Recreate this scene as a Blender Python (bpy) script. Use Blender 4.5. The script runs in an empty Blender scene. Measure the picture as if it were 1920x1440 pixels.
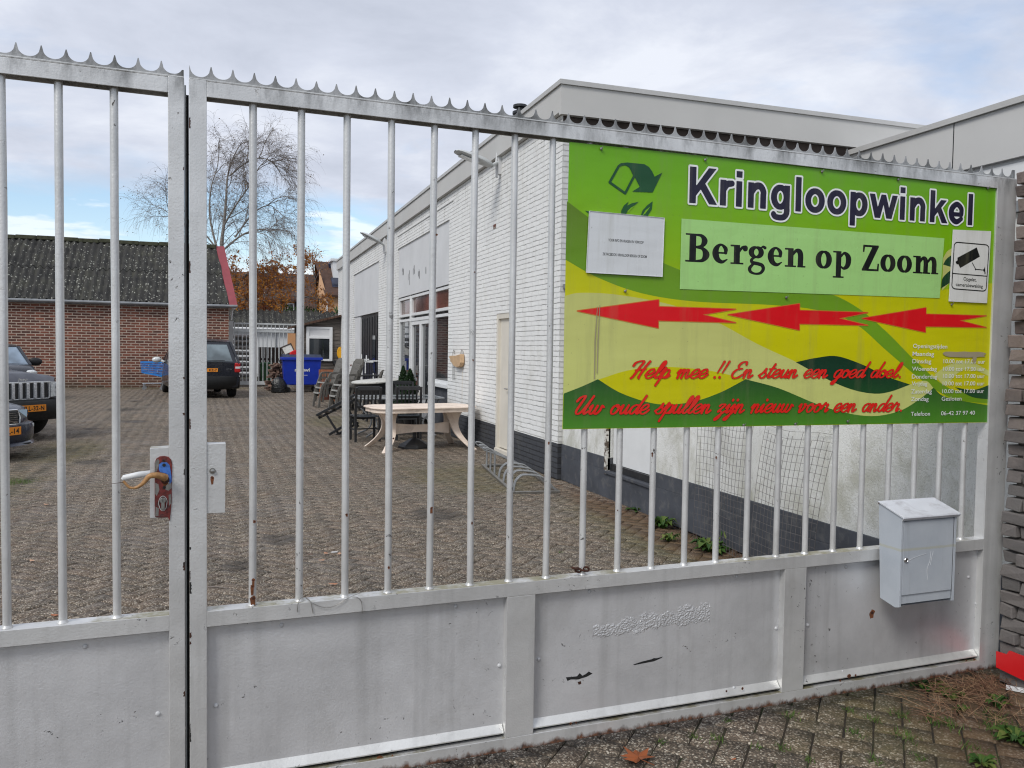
import bpy, math, random
import numpy as np
from mathutils import Vector, Matrix, Euler, noise
from mathutils.geometry import tessellate_polygon
S = bpy.context.scene
COL = S.collection
R = math.radians
random.seed(7)

# ------------------------------------------------------------------ camera
EYE = 1.65
YAW, PITCH, ROLL, FPX, GA = 0.32691653, -0.04191108, 0.01486149, 1552.93, 0.04040908
_cp, _sp = math.cos(PITCH), math.sin(PITCH)
FW = np.array([math.sin(YAW)*_cp, math.cos(YAW)*_cp, _sp])
_r0 = np.array([math.cos(YAW), -math.sin(YAW), 0.0]); _u0 = np.cross(_r0, FW)
RT = math.cos(ROLL)*_r0+math.sin(ROLL)*_u0
UP = -math.sin(ROLL)*_r0+math.cos(ROLL)*_u0
CO = np.array([0, 0, EYE])
cam = bpy.data.objects.new('camera', bpy.data.cameras.new('camera'))
COL.objects.link(cam)
m = Matrix.Identity(4)
for i in range(3):
    m[i][0], m[i][1], m[i][2], m[i][3] = RT[i], UP[i], -FW[i], CO[i]
cam.matrix_world = m
cam.data.sensor_width = 36
cam.data.lens = 36*FPX/1920
cam.data.clip_start = 0.05
cam.data.clip_end = 2000
S.camera = cam
S.view_settings.view_transform = 'Standard'
S.view_settings.look = 'None'
S.view_settings.exposure = 0.38
S.cycles.filter_width = 1.15
S.view_settings.gamma = 1

# real places read off the photograph: a pixel and the plane the thing stands in
def _ray(x, y): return FW+RT*(x-960)/FPX-UP*(y-720)/FPX
def atZ(x, y, z=0.0): d = _ray(x, y); return CO+d*(z-EYE)/d[2]
def atY(x, y, Y): d = _ray(x, y); return CO+d*Y/d[1]
def atX(x, y, X): d = _ray(x, y); return CO+d*X/d[0]
GB = atZ(355, 1511, 0.05)
GD = np.array([math.cos(GA), math.sin(GA), 0]); GN = np.array([-math.sin(GA), math.cos(GA), 0])
GK = GB@GN
def G(x, y, off=0.0):
    d = _ray(x, y); t = (GK-off-CO@GN)/(d@GN); p = CO+d*t
    return float((p-GB)@GD), float(p[2])
GM = Matrix.Translation((GB[0], GB[1], 0)) @ Matrix.Rotation(GA, 4, 'Z')

# ------------------------------------------------------------------ world and sun
W = bpy.data.worlds.new("World"); S.world = W; W.use_nodes = True
SUN_EL, SUN_AZ = 44, 232      # azimuth clockwise from +Y: behind the camera, to the left
def nd(nt, t, ins=None, **pr):
    n = nt.nodes.new(t)
    for k, v in pr.items(): setattr(n, k, v)
    for k, v in (ins or {}).items():
        if isinstance(v, bpy.types.NodeSocket): nt.links.new(v, n.inputs[k])
        elif isinstance(v, bpy.types.Node): nt.links.new(v.outputs[0], n.inputs[k])
        else: n.inputs[k].default_value = v
    return n
def c4(c): return (c[0], c[1], c[2], 1) if not isinstance(c, (bpy.types.NodeSocket, bpy.types.Node)) else c
def mix(nt, f, a, b, bt='MIX'):
    return nd(nt, 'ShaderNodeMix', {0: f, 6: c4(a), 7: c4(b)}, data_type='RGBA', blend_type=bt).outputs[2]
def ramp(nt, f, stops, interp='LINEAR'):
    n = nd(nt, 'ShaderNodeValToRGB', {0: f}); cr = n.color_ramp; cr.interpolation = interp
    while len(cr.elements) < len(stops): cr.elements.new(0.5)
    for e, (p, c) in zip(cr.elements, stops):
        e.position = p; e.color = (c, c, c, 1) if isinstance(c, (int, float)) else c4(c)
    return n.outputs[0]
def ma(nt, op, a, b=0.0, c=0.0, clamp=False):
    return nd(nt, 'ShaderNodeMath', {0: a, 1: b, 2: c}, operation=op, use_clamp=clamp).outputs[0]
def nz(nt, vec, scale, detail=3, rough=.5, dist=0.0, out=0):
    return nd(nt, 'ShaderNodeTexNoise', {'Vector': vec, 'Scale': scale, 'Detail': detail, 'Roughness': rough, 'Distortion': dist}).outputs[out]
def mapv(nt, vec, scale=(1, 1, 1), rot=(0, 0, 0), loc=(0, 0, 0)):
    return nd(nt, 'ShaderNodeMapping', {0: vec, 1: loc, 2: rot, 3: scale}).outputs[0]
nt = W.node_tree; nt.nodes.clear()
out = nd(nt, 'ShaderNodeOutputWorld'); tc = nd(nt, 'ShaderNodeTexCoord')
sky = nd(nt, 'ShaderNodeTexSky', sky_type='NISHITA', sun_disc=False, sun_elevation=R(SUN_EL), sun_rotation=R(SUN_AZ), air_density=1.0, dust_density=0.6)
bg1 = nd(nt, 'ShaderNodeBackground', {'Color': sky.outputs[0], 'Strength': 0.13})
gen = tc.outputs['Generated']
sep = nd(nt, 'ShaderNodeSeparateXYZ', {0: gen})
# clouds live in a flat layer: project the direction on a plane overhead
zc = ma(nt, 'ADD', ma(nt, 'MAXIMUM', sep.outputs[2], 0.0), 0.16)
cx = ma(nt, 'DIVIDE', sep.outputs[0], zc); cy = ma(nt, 'DIVIDE', sep.outputs[1], zc)
cv = nd(nt, 'ShaderNodeCombineXYZ', {0: cx, 1: cy, 2: 0.3}).outputs[0]
n1 = nz(nt, mapv(nt, cv, (1, 1, 1), loc=(3.1, 1.7, 0)), 0.9, 7, .58, .3)
n2 = nz(nt, mapv(nt, cv, (1, 1, 1), loc=(9.2, 4.4, 2)), 1.9, 6, .6, .2)
shade = ramp(nt, n2, [(0.30, (.44, .475, .56)), (0.5, (.53, .565, .655)), (0.68, (.66, .69, .76))])
# a strip of clear sky low over the yard, thick cloud above it
low = ramp(nt, sep.outputs[2], [(0.0, 0.66), (0.075, 0.60), (0.115, 0.38), (0.15, 0.40), (0.185, 0.68), (0.28, .72), (0.6, 0.80)])
cover = ma(nt, 'SUBTRACT', ma(nt, 'ADD', n1, low), .5)
cm = ramp(nt, cover, [(0.42, 0.0), (0.64, 1.0)])
bank = nz(nt, mapv(nt, gen, (3, 3, 14), loc=(0.3, 2.6, .2)), 2.2, 5, .55)
bk = ramp(nt, ma(nt, 'SUBTRACT', bank, ma(nt, 'MULTIPLY', sep.outputs[2], 2.6)), [(0.20, 0.0), (0.27, 1.0)])
cloud = nd(nt, 'ShaderNodeBackground', {'Color': shade, 'Strength': 1.0})
white = nd(nt, 'ShaderNodeBackground', {'Color': (.86, .88, .92, 1), 'Strength': 1.0})
mx1 = nd(nt, 'ShaderNodeMixShader', {0: cm, 1: bg1.outputs[0], 2: cloud.outputs[0]})
mx2 = nd(nt, 'ShaderNodeMixShader', {0: ma(nt, 'MULTIPLY', bk, .55), 1: mx1.outputs[0], 2: white.outputs[0]})
nt.links.new(mx2.outputs[0], out.inputs[0])
sl = bpy.data.lights.new('sun', 'SUN'); sl.energy = 1.6; sl.angle = R(20); sl.color = (1, .97, .92)
so = bpy.data.objects.new('sun', sl); COL.objects.link(so)
sd = Vector((math.sin(R(SUN_AZ))*math.cos(R(SUN_EL)), math.cos(R(SUN_AZ))*math.cos(R(SUN_EL)), math.sin(R(SUN_EL))))
so.rotation_euler = sd.to_track_quat('Z', 'Y').to_euler(); so.location = (0, -3, 12)

# ------------------------------------------------------------------ mesh building
WM = {}
I4 = Matrix.Identity(4)
def meta(o, label=None, cat=None, group=None, kind=None):
    if label: o['label'] = label
    if cat: o['category'] = cat
    if group: o['group'] = group
    if kind: o['kind'] = kind
    return o
def thing(name, label, cat, loc=(0, 0, 0), rz=0.0, group=None, M=None):
    o = bpy.data.objects.new(name, None); COL.objects.link(o)
    M = M or (Matrix.Translation(loc) @ Matrix.Rotation(rz, 4, 'Z'))
    o.matrix_world = M; o.empty_display_size = .1
    WM[o.name] = M.copy()
    return meta(o, label, cat, group)
class MB:
    def __init__(s, M=None): s.v = []; s.f = []; s.m = []; s.M = M or I4
    def add(s, vs, fs, M=None, mi=0):
        b = len(s.v)
        if M is None: s.v += [tuple(v) for v in vs]
        else: s.v += [tuple(M @ Vector(v)) for v in vs]
        s.f += [tuple(i+b for i in f) for f in fs]; s.m += [mi]*len(fs); return s
    def box(s, x0, x1, y0, y1, z0, z1, mi=0, M=None):
        if x0 > x1: x0, x1 = x1, x0
        if y0 > y1: y0, y1 = y1, y0
        if z0 > z1: z0, z1 = z1, z0
        return s.add([(x0, y0, z0), (x1, y0, z0), (x1, y1, z0), (x0, y1, z0), (x0, y0, z1), (x1, y0, z1), (x1, y1, z1), (x0, y1, z1)],
                     [(0, 3, 2, 1), (4, 5, 6, 7), (0, 1, 5, 4), (1, 2, 6, 5), (2, 3, 7, 6), (3, 0, 4, 7)], M, mi)
    def bar(s, a, b, w, h, mi=0, up=(0, 0, 1)):
        a, b = Vector(a), Vector(b); d = b-a; L = d.length
        z = d.normalized(); x = Vector(up).cross(z)
        if x.length < 1e-4: x = Vector((1, 0, 0))
        x.normalize(); y = z.cross(x)
        M = Matrix.Translation(a) @ Matrix((x, y, z)).transposed().to_4x4()
        return s.box(-w/2, w/2, -h/2, h/2, 0, L, mi, M)
    def tube(s, pts, r, n=8, mi=0, closed=False, cap=True):
        pts = [Vector(p) for p in pts]; k = len(pts)
        rs = list(r) if isinstance(r, (list, tuple)) else [r]*k
        vs = []; x = None
        for i, p in enumerate(pts):
            if closed: t = pts[(i+1) % k]-pts[i-1]
            else: t = pts[min(i+1, k-1)]-pts[max(i-1, 0)]
            t.normalize()
            if x is None:
                x = t.orthogonal().normalized()
            x = (x-t*x.dot(t)); x = x.normalized() if x.length > 1e-6 else t.orthogonal().normalized()
            y = t.cross(x)
            for j in range(n):
                a = 2*math.pi*j/n
                vs.append(p+(x*math.cos(a)+y*math.sin(a))*rs[i])
        fs = []
        for i in range(k if closed else k-1):
            i2 = (i+1) % k
            for j in range(n):
                fs.append((i*n+j, i*n+(j+1) % n, i2*n+(j+1) % n, i2*n+j))
        if cap and not closed:
            fs.append(tuple(reversed(range(n)))); fs.append(tuple((k-1)*n+j for j in range(n)))
        return s.add(vs, fs, None, mi)
    def lathe(s, prof, n=24, M=None, mi=0):
        vs = []; fs = []
        for r, z in prof:
            for j in range(n):
                a = 2*math.pi*j/n; vs.append((r*math.cos(a), r*math.sin(a), z))
        for i in range(len(prof)-1):
            for j in range(n): fs.append((i*n+j, i*n+(j+1) % n, (i+1)*n+(j+1) % n, (i+1)*n+j))
        fs.append(tuple(reversed(range(n)))); fs.append(tuple((len(prof)-1)*n+j for j in range(n)))
        return s.add(vs, fs, M, mi)
    def poly(s, pts2, z, M=None, mi=0):     # flat polygon in local XY at height z, facing -Z of the frame order given
        tr = tessellate_polygon([[Vector((p[0], p[1], 0)) for p in pts2]])
        return s.add([(p[0], p[1], z) for p in pts2], [tuple(t) for t in tr], M, mi)
    def prism(s, pts2, z0, z1, M=None, mi=0):
        k = len(pts2); tr = tessellate_polygon([[Vector((p[0], p[1], 0)) for p in pts2]])
        vs = [(p[0], p[1], z0) for p in pts2]+[(p[0], p[1], z1) for p in pts2]
        area = sum(pts2[i][0]*pts2[(i+1) % k][1]-pts2[(i+1) % k][0]*pts2[i][1] for i in range(k))
        def orient(t, up):
            a, b, c = [pts2[i] for i in t]
            ar = (b[0]-a[0])*(c[1]-a[1])-(c[0]-a[0])*(b[1]-a[1])
            return t if (ar > 0) == up else tuple(reversed(t))
        fs = [tuple(i+k for i in orient(tuple(t), True)) for t in tr]+[orient(tuple(t), False) for t in tr]
        for i in range(k):
            j = (i+1) % k
            fs.append((i, j, j+k, i+k) if area > 0 else (j, i, i+k, j+k))
        return s.add(vs, fs, M, mi)
    def grid(s, rows, mi=0, M=None):        # rows of equal length
        k = len(rows[0]); vs = [p for r in rows for p in r]
        fs = [(i*k+j, i*k+j+1, (i+1)*k+j+1, (i+1)*k+j) for i in range(len(rows)-1) for j in range(k-1)]
        return s.add(vs, fs, M, mi)
    def sph(s, c, r, n=10, k=6, mi=0, M=None):
        if not isinstance(r, (tuple, list)): r = (r, r, r)
        vs = [(c[0], c[1], c[2]-r[2])]; fs = []
        for i in range(1, k):
            ph = -math.pi/2+math.pi*i/k
            for j in range(n):
                a = 2*math.pi*j/n
                vs.append((c[0]+r[0]*math.cos(ph)*math.cos(a), c[1]+r[1]*math.cos(ph)*math.sin(a), c[2]+r[2]*math.sin(ph)))
        vs.append((c[0], c[1], c[2]+r[2])); e = len(vs)-1
        for j in range(n):
            fs.append((0, 1+(j+1) % n, 1+j)); fs.append((e, e-n+j, e-n+(j+1) % n))
        for i in range(k-2):
            for j in range(n): fs.append((1+i*n+j, 1+i*n+(j+1) % n, 1+(i+1)*n+(j+1) % n, 1+(i+1)*n+j))
        return s.add(vs, fs, M, mi)
    def build(s, name, mats, parent=None, smooth=False, bevel=0.0, loc=None, label=None, autos=None):
        me = bpy.data.meshes.new(name)
        P = WM[parent.name] if parent else (Matrix.Translation(loc) if loc is not None else I4)
        T = P.inverted() @ s.M
        A = np.array(s.v, dtype=float).reshape(-1, 3)
        Tn = np.array(T)
        A = A @ Tn[:3, :3].T + Tn[:3, 3]
        me.from_pydata(A.tolist(), [], s.f)
        if not isinstance(mats, (list, tuple)): mats = [mats]
        for mt in mats: me.materials.append(mt)
        if len(mats) > 1: me.polygons.foreach_set('material_index', s.m)
        if smooth: me.polygons.foreach_set('use_smooth', [True]*len(me.polygons))
        me.update()
        o = bpy.data.objects.new(name, me); COL.objects.link(o)
        if parent: o.parent = parent; WM[o.name] = WM[parent.name]
        else:
            if loc is not None: o.location = loc
            WM[o.name] = P
        if smooth:
            try: me.set_sharp_from_angle(angle=R(autos or 40))
            except Exception: pass
        if bevel:
            b = o.modifiers.new('bevel', 'BEVEL'); b.width = bevel; b.segments = 2; b.limit_method = 'ANGLE'; b.angle_limit = R(50)
        if label: o['label'] = label
        return o
def copy_tree(o, parent=None, M=None, label=None):
    c = o.copy(); COL.objects.link(c)
    if parent: c.parent = parent; WM[c.name] = WM[parent.name]
    else:
        if M is not None: c.matrix_world = M; WM[c.name] = M.copy()
        if label: c['label'] = label
    for ch in [x for x in COL.objects if x.parent == o]: copy_tree(ch, c)
    return c
def cr(pts, n=6, closed=False):              # Catmull-Rom through the points
    P = [Vector(p) for p in pts]; k = len(P); o = []
    rng = range(k) if closed else range(k-1)
    for i in rng:
        p0 = P[i-1] if (closed or i > 0) else P[0]*2-P[1]
        p1 = P[i]; p2 = P[(i+1) % k]
        p3 = P[(i+2) % k] if (closed or i+2 < k) else P[-1]*2-P[-2]
        for j in range(n):
            t = j/n; t2 = t*t; t3 = t2*t
            o.append(0.5*((2*p1)+(p2-p0)*t+(2*p0-5*p1+4*p2-p3)*t2+(3*p1-p0-3*p2+p3)*t3))
    if not closed: o.append(P[-1])
    return o

# ------------------------------------------------------------------ materials
def newmat(name):
    mt = bpy.data.materials.new(name); mt.use_nodes = True; t = mt.node_tree; t.nodes.clear()
    o = nd(t, 'ShaderNodeOutputMaterial'); b = nd(t, 'ShaderNodeBsdfPrincipled'); t.links.new(b.outputs[0], o.inputs[0])
    oc = nd(t, 'ShaderNodeTexCoord').outputs['Object']
    return mt, t, b, oc
def setb(t, b, **k):
    nm = dict(col='Base Color', rough='Roughness', metal='Metallic', normal='Normal', alpha='Alpha', spec='Specular IOR Level', coat='Coat Weight', trans='Transmission Weight')
    for a, v in k.items():
        i = b.inputs[nm[a]]
        if isinstance(v, bpy.types.NodeSocket): t.links.new(v, i)
        else: i.default_value = c4(v) if a == 'col' else v
def bump(t, h, dist=.003, st=1.0, nrm=None):
    ins = {'Height': h, 'Distance': dist, 'Strength': st}
    if nrm: ins['Normal'] = nrm
    return nd(t, 'ShaderNodeBump', ins).outputs[0]
def pm(name, col, rough=.6, var=.18, vs=6.0, bs=80.0, bd=.0006, metal=0.0, spec=.5, dark=None, ds=3.0, coat=0.0):
    mt, t, b, oc = newmat(name)
    n = nz(t, oc, vs, 4, .6)
    lo = tuple(c*(1-var) for c in col); hi = tuple(min(1, c*(1+var)) for c in col)
    c = ramp(t, n, [(.3, lo), (.7, hi)])
    if dark:
        d = ramp(t, nz(t, oc, ds, 6, .65, .4), [(.52, 0.0), (.68, 1.0)])
        c = mix(t, ma(t, 'MULTIPLY', d, .7), c, dark)
    nb = nz(t, oc, bs, 3)
    setb(t, b, col=c, rough=ramp(t, nz(t, oc, vs*2.3, 3), [(.3, max(0, rough-.08)), (.7, min(1, rough+.1))]), metal=metal, spec=spec, coat=coat, normal=bump(t, nb, bd))
    return mt

def gate_paint(name, base=(.65, .65, .64), rustz=True, grime=True):
    mt, t, b, oc = newmat(name)
    sp = nd(t, 'ShaderNodeSeparateXYZ', {0: oc})
    n = nz(t, oc, 2.2, 5, .65, .3)
    c = ramp(t, n, [(.28, tuple(x*.80 for x in base)), (.55, base), (.75, tuple(min(1, x*1.13) for x in base))])
    st = nz(t, mapv(t, oc, (14, 14, .8)), 1.0, 4, .6)          # vertical rain streaks
    c = mix(t, ma(t, 'MULTIPLY', ramp(t, st, [(.50, 0.0), (.78, 1.0)]), .34), c, (.27, .27, .26))
    big = ramp(t, nz(t, mapv(t, oc, (1, 1, .7)), 3.4, 5, .7, .8), [(.56, 0.0), (.80, 1.0)])
    c = mix(t, ma(t, 'MULTIPLY', big, .25), c, (.25, .235, .20))
    if grime:                                                  # algae and soot along the top rail
        hi = ramp(t, sp.outputs[2], [(0, 0.0), (1, 1.0)])
        z1 = nd(t, 'ShaderNodeMapRange', {0: sp.outputs[2], 1: 2.44, 2: 2.56, 3: 0.0, 4: 1.0}).outputs[0]
        g = ma(t, 'MULTIPLY', z1, ramp(t, nz(t, mapv(t, oc, (9, 9, 3)), 1.0, 6, .72), [(.44, 0.0), (.64, 1.0)]))
        c = mix(t, ma(t, 'MULTIPLY', g, .85), c, (.035, .035, .03))
        up_ = nd(t, 'ShaderNodeSeparateXYZ', {0: nd(t, 'ShaderNodeNewGeometry').outputs['Normal']}).outputs[2]
        z2 = nd(t, 'ShaderNodeMapRange', {0: up_, 1: .6, 2: .9, 3: 0.0, 4: 1.0}).outputs[0]
        g2 = ma(t, 'MULTIPLY', z2, ramp(t, nz(t, oc, 5, 5, .7), [(.45, 0.0), (.6, 1.0)]))
        c = mix(t, ma(t, 'MULTIPLY', g2, .8), c, (.22, .19, .07))
    chip = ramp(t, nz(t, oc, 46, 5, .62, .6), [(.655, 0.0), (.67, 1.0)], 'LINEAR')
    chz = ramp(t, nz(t, oc, 3.1, 3, .5), [(.5, 0.0), (.62, 1.0)])
    cf = ma(t, 'MULTIPLY', chip, chz)
    c = mix(t, ma(t, 'MULTIPLY', cf, .9), c, (.05, .045, .04))
    rust = 0.0
    if rustz:
        zb = nd(t, 'ShaderNodeMapRange', {0: sp.outputs[2], 1: .05, 2: .125, 3: 1.0, 4: 0.0}).outputs[0]
        rn = nz(t, mapv(t, oc, (26, 26, 14)), 1.0, 4, .62)
        rust = ramp(t, ma(t, 'ADD', ma(t, 'MULTIPLY', zb, .62), ma(t, 'MULTIPLY', rn, .62)), [(.74, 0.0), (.90, 1.0)])
        c = mix(t, ma(t, 'MULTIPLY', rust, .92), c, ramp(t, nz(t, oc, 60, 3), [(.35, (.035, .014, .008)), (.65, (.21, .07, .02))]))
    h = ma(t, 'SUBTRACT', nz(t, oc, 130, 3), ma(t, 'MULTIPLY', cf, 1.2))
    h2 = nz(t, oc, 7, 3)
    nb = bump(t, nz(t, oc, 2.3, 2), .022, .5, bump(t, h2, .005, .6, bump(t, h, .0009)))
    setb(t, b, col=c, rough=ma(t, 'ADD', .36, ma(t, 'MULTIPLY', cf, .4)), normal=nb, spec=.5, metal=.38)
    return mt
def brickmat(name, axis, c1, c2, mortar, bw=.22, rh=.0625, ms=.007, bd=.006, painted=False, wob=.004, dark=None, rough=.85, off=.5, dirtlow=None):
    mt, t, b, oc = newmat(name)
    sp = nd(t, 'ShaderNodeSeparateXYZ', {0: oc})
    u = sp.outputs[1] if axis == 'Y' else sp.outputs[0]
    v = nd(t, 'ShaderNodeCombineXYZ', {0: u, 1: sp.outputs[2], 2: 0.0}).outputs[0]
    w = nz(t, oc, 7, 3, .6, out=1)
    v2 = nd(t, 'ShaderNodeVectorMath', {0: w, 1: (-.5, -.5, -.5)}, operation='ADD').outputs[0]
    v3 = nd(t, 'ShaderNodeVectorMath', {0: v2, 'Scale': wob*2.2}, operation='SCALE').outputs[0]
    v = nd(t, 'ShaderNodeVectorMath', {0: v, 1: v3}, operation='ADD').outputs[0]
    br = nd(t, 'ShaderNodeTexBrick', {'Vector': v, 'Color1': c4(c1), 'Color2': c4(c2), 'Mortar': c4(mortar), 'Scale': 1.0, 'Mortar Size': ms, 'Mortar Smooth': .35, 'Bias': 0.0, 'Brick Width': bw, 'Row Height': rh}, offset=off)
    c = br.outputs[0]
    n = nz(t, oc, 1.3, 5, .6)
    c = mix(t, .35 if not painted else .12, c, mix(t, n, (.25, .25, .25), (1, 1, 1)), 'MULTIPLY')
    n4 = nz(t, oc, 30, 4, .6)
    c = mix(t, .45 if not painted else .05, c, ramp(t, n4, [(.3, .35), (.7, 1.0)]), 'MULTIPLY')
    if dark:
        d = ramp(t, nz(t, mapv(t, oc, (2, 2, .7)), 1.6, 6, .7, .5), [(.52, 0.0), (.72, 1.0)])
        c = mix(t, ma(t, 'MULTIPLY', d, .5), c, dark)
    if dirtlow:
        zl = nd(t, 'ShaderNodeMapRange', {0: sp.outputs[2], 1: 0.0, 2: dirtlow, 3: 1.0, 4: 0.0}).outputs[0]
        c = mix(t, ma(t, 'MULTIPLY', zl, ramp(t, n, [(.3, .2), (.7, .8)])), c, (.045, .05, .03))
    if painted and axis == 'Y':
        zt_ = nd(t, 'ShaderNodeMapRange', {0: sp.outputs[2], 1: 3.4, 2: 4.6, 3: 0.0, 4: 1.0}).outputs[0]
        dr = ramp(t, nz(t, mapv(t, oc, (3, 3, .35)), 2.2, 5, .7), [(.50, 0.0), (.72, 1.0)])
        c = mix(t, ma(t, 'MULTIPLY', ma(t, 'MULTIPLY', zt_, dr), .55), c, (.30, .29, .25))
        zz = nd(t, 'ShaderNodeSeparateXYZ', {0: v}).outputs[1]
        fr = ma(t, 'PINGPONG', ma(t, 'DIVIDE', zz, rh), .5)
        ln = ramp(t, fr, [(.0, 1.0), (.06, .7), (.13, 0.0)])
        brk = ramp(t, nz(t, mapv(t, oc, (1, 3, 14)), 1.6, 4, .6), [(.40, .1), (.60, 1.0)])
        ln = ma(t, 'MULTIPLY', ln, brk)
        c = mix(t, ma(t, 'MULTIPLY', ln, .16), c, (.20, .20, .19) if not name.startswith('anth') else (.02, .02, .022))
        nb = bump(t, br.outputs[1], -bd*.5); nb = bump(t, ln, -bd*.55, 1, nb)
    else: nb = bump(t, br.outputs[1], -bd)
    nb = bump(t, nz(t, oc, 55, 4, .6), .0025 if not painted else .0012, 1, nb)
    setb(t, b, col=c, rough=rough, normal=nb, spec=.35)
    return mt
MT = {}
MT['gate'] = gate_paint('gate_paint')
MT['gate2'] = gate_paint('ledge_paint', (.68, .68, .66), True, False)
MT['panel'] = gate_paint('panel_paint', (.64, .642, .65), False, False)
MT['oldgate'] = pm('far_gate_paint', (.52, .54, .54), .5, .12, 3, 40, .0005)
MT['dark'] = pm('dark_gap', (.012, .012, .012), .8, .2)
MT['rustspot'] = pm('rust', (.16, .055, .02), .9, .5, 40, 200, .001)
MT['rustdark'] = pm('old_rust', (.05, .016, .008), .9, .5, 60, 200, .001)
MT['bolt'] = pm('painted_bolt', (.50, .505, .51), .4, .1, 30, 200, .0003)
MT['steel'] = pm('worn_steel', (.34, .33, .31), .35, .25, 50, 200, .0003, metal=.9)
MT['escut'] = pm('blistered_red_paint', (.14, .02, .016), .5, .6, 70, 120, .0016, dark=(.035, .03, .03), ds=55)
MT['bluep'] = pm('blue_paint', (.05, .16, .5), .45, .3, 60, 200, .0006)
MT['brass'] = pm('worn_handle', (.36, .19, .07), .5, .4, 60, 220, .0006, dark=(.09, .05, .03), ds=40)
MT['whitebrick'] = brickmat('white_painted_brick', 'Y', (.84, .84, .82), (.80, .80, .785), (.76, .76, .74), .26, .068, .0055, .012, True, .011, dark=(.56, .55, .50))
MT['whitebrickX'] = brickmat('white_painted_brick_end', 'X', (.68, .68, .66), (.62, .62, .6), (.5, .5, .48), .26, .068, .008, .012, True, .008, dark=(.3, .28, .25))
MT['greybrick'] = brickmat('anthracite_painted_brick', 'Y', (.062, .066, .075), (.05, .053, .062), (.035, .036, .04), .26, .068, .008, .009, True, .005, dark=(.10, .10, .09))
MT['render'] = pm('grey_render_panel', (.60, .605, .61), .8, .06, 1.2, 60, .0008)
MT['fascia'] = pm('grey_fascia_board', (.50, .492, .47), .6, .05, .8, 30, .0003)
MT['extfascia'] = pm('pale_fascia_board', (.54, .535, .52), .6, .05, .8, 30, .0003)
MT['coping'] = pm('roof_trim', (.46, .455, .44), .5, .08, 2, 30, .0003)
MT['soffit'] = pm('brown_soffit', (.05, .035, .028), .8, .2, 3)
MT['white'] = pm('white_frame_paint', (.72, .73, .73), .4, .05, 3, 60, .0002)
MT['cream'] = pm('cream_door_paint', (.66, .62, .54), .5, .06, 3, 60, .0002)
MT['black'] = pm('black_paint', (.018, .019, .021), .4, .25, 6)
MT['anth'] = pm('anthracite_render', (.055, .060, .072), .75, .25, 3, 50, .001, dark=(.12, .12, .12), ds=9)
MT['tar'] = pm('flat_roof_felt', (.06, .06, .06), .9, .3, 3)
def plastermat():
    mt, t, b, oc = newmat('stained_white_plaster')
    sp = nd(t, 'ShaderNodeSeparateXYZ', {0: oc})
    n = nz(t, oc, 1.1, 5, .6, .3)
    c = ramp(t, n, [(.3, (.66, .66, .63)), (.6, (.76, .76, .73))])
    y1 = nd(t, 'ShaderNodeMapRange', {0: sp.outputs[1], 1: 6.6, 2: 7.2, 3: 1.0, 4: 0.0}).outputs[0]   # the near half is rough and dirty
    pit = ramp(t, nz(t, oc, 95, 4, .7), [(.59, 0.0), (.66, 1.0)])
    pit2 = ramp(t, nz(t, oc, 33, 5, .7), [(.60, 0.0), (.70, 1.0)])
    c = mix(t, ma(t, 'MULTIPLY', ma(t, 'MULTIPLY', pit, y1), .55), c, (.16, .15, .13))
    c = mix(t, ma(t, 'MULTIPLY', ma(t, 'MULTIPLY', pit2, y1), .3), c, (.28, .27, .24))
    zb = nd(t, 'ShaderNodeMapRange', {0: sp.outputs[2], 1: .45, 2: 1.5, 3: 1.0, 4: 0.0}).outputs[0]
    al = ramp(t, ma(t, 'ADD', nz(t, mapv(t, oc, (1, 1.3, .9)), 2.0, 7, .75, .6), ma(t, 'MULTIPLY', zb, .14)), [(.56, 0.0), (.76, 1.0)])
    c = mix(t, ma(t, 'MULTIPLY', ma(t, 'MULTIPLY', al, y1), .5), c, (.26, .25, .15))
    cra = nd(t, 'ShaderNodeTexVoronoi', {'Vector': nd(t, 'ShaderNodeVectorMath', {0: oc, 1: nz(t, oc, 3, 4, out=1)}, operation='ADD').outputs[0], 'Scale': 1.6}, feature='DISTANCE_TO_EDGE').outputs[0]
    ck = ramp(t, cra, [(0.0, 1.0), (.008, 0.0)])
    c = mix(t, ma(t, 'MULTIPLY', ck, .3), c, (.25, .24, .22))
    nb = bump(t, ma(t, 'MULTIPLY', nz(t, oc, 70, 5, .7), y1), .006, 1, bump(t, nz(t, oc, 5, 4), .006))
    setb(t, b, col=c, rough=.85, normal=nb, spec=.3)
    return mt
MT['plaster'] = plastermat()
def redbrick():
    return brickmat('red_brick', 'X', (.29, .100, .062), (.10, .045, .035), (.56, .45, .37), .30, .098, .017, .006, False, .006, dark=(.12, .06, .045), dirtlow=.45)
MT['redbrick'] = redbrick()
MT['redbrickY'] = brickmat('red_brick_side', 'Y', (.30, .115, .075), (.17, .075, .055), (.44, .37, .32), .215, .066, .0115, .006, False, .006)
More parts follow.
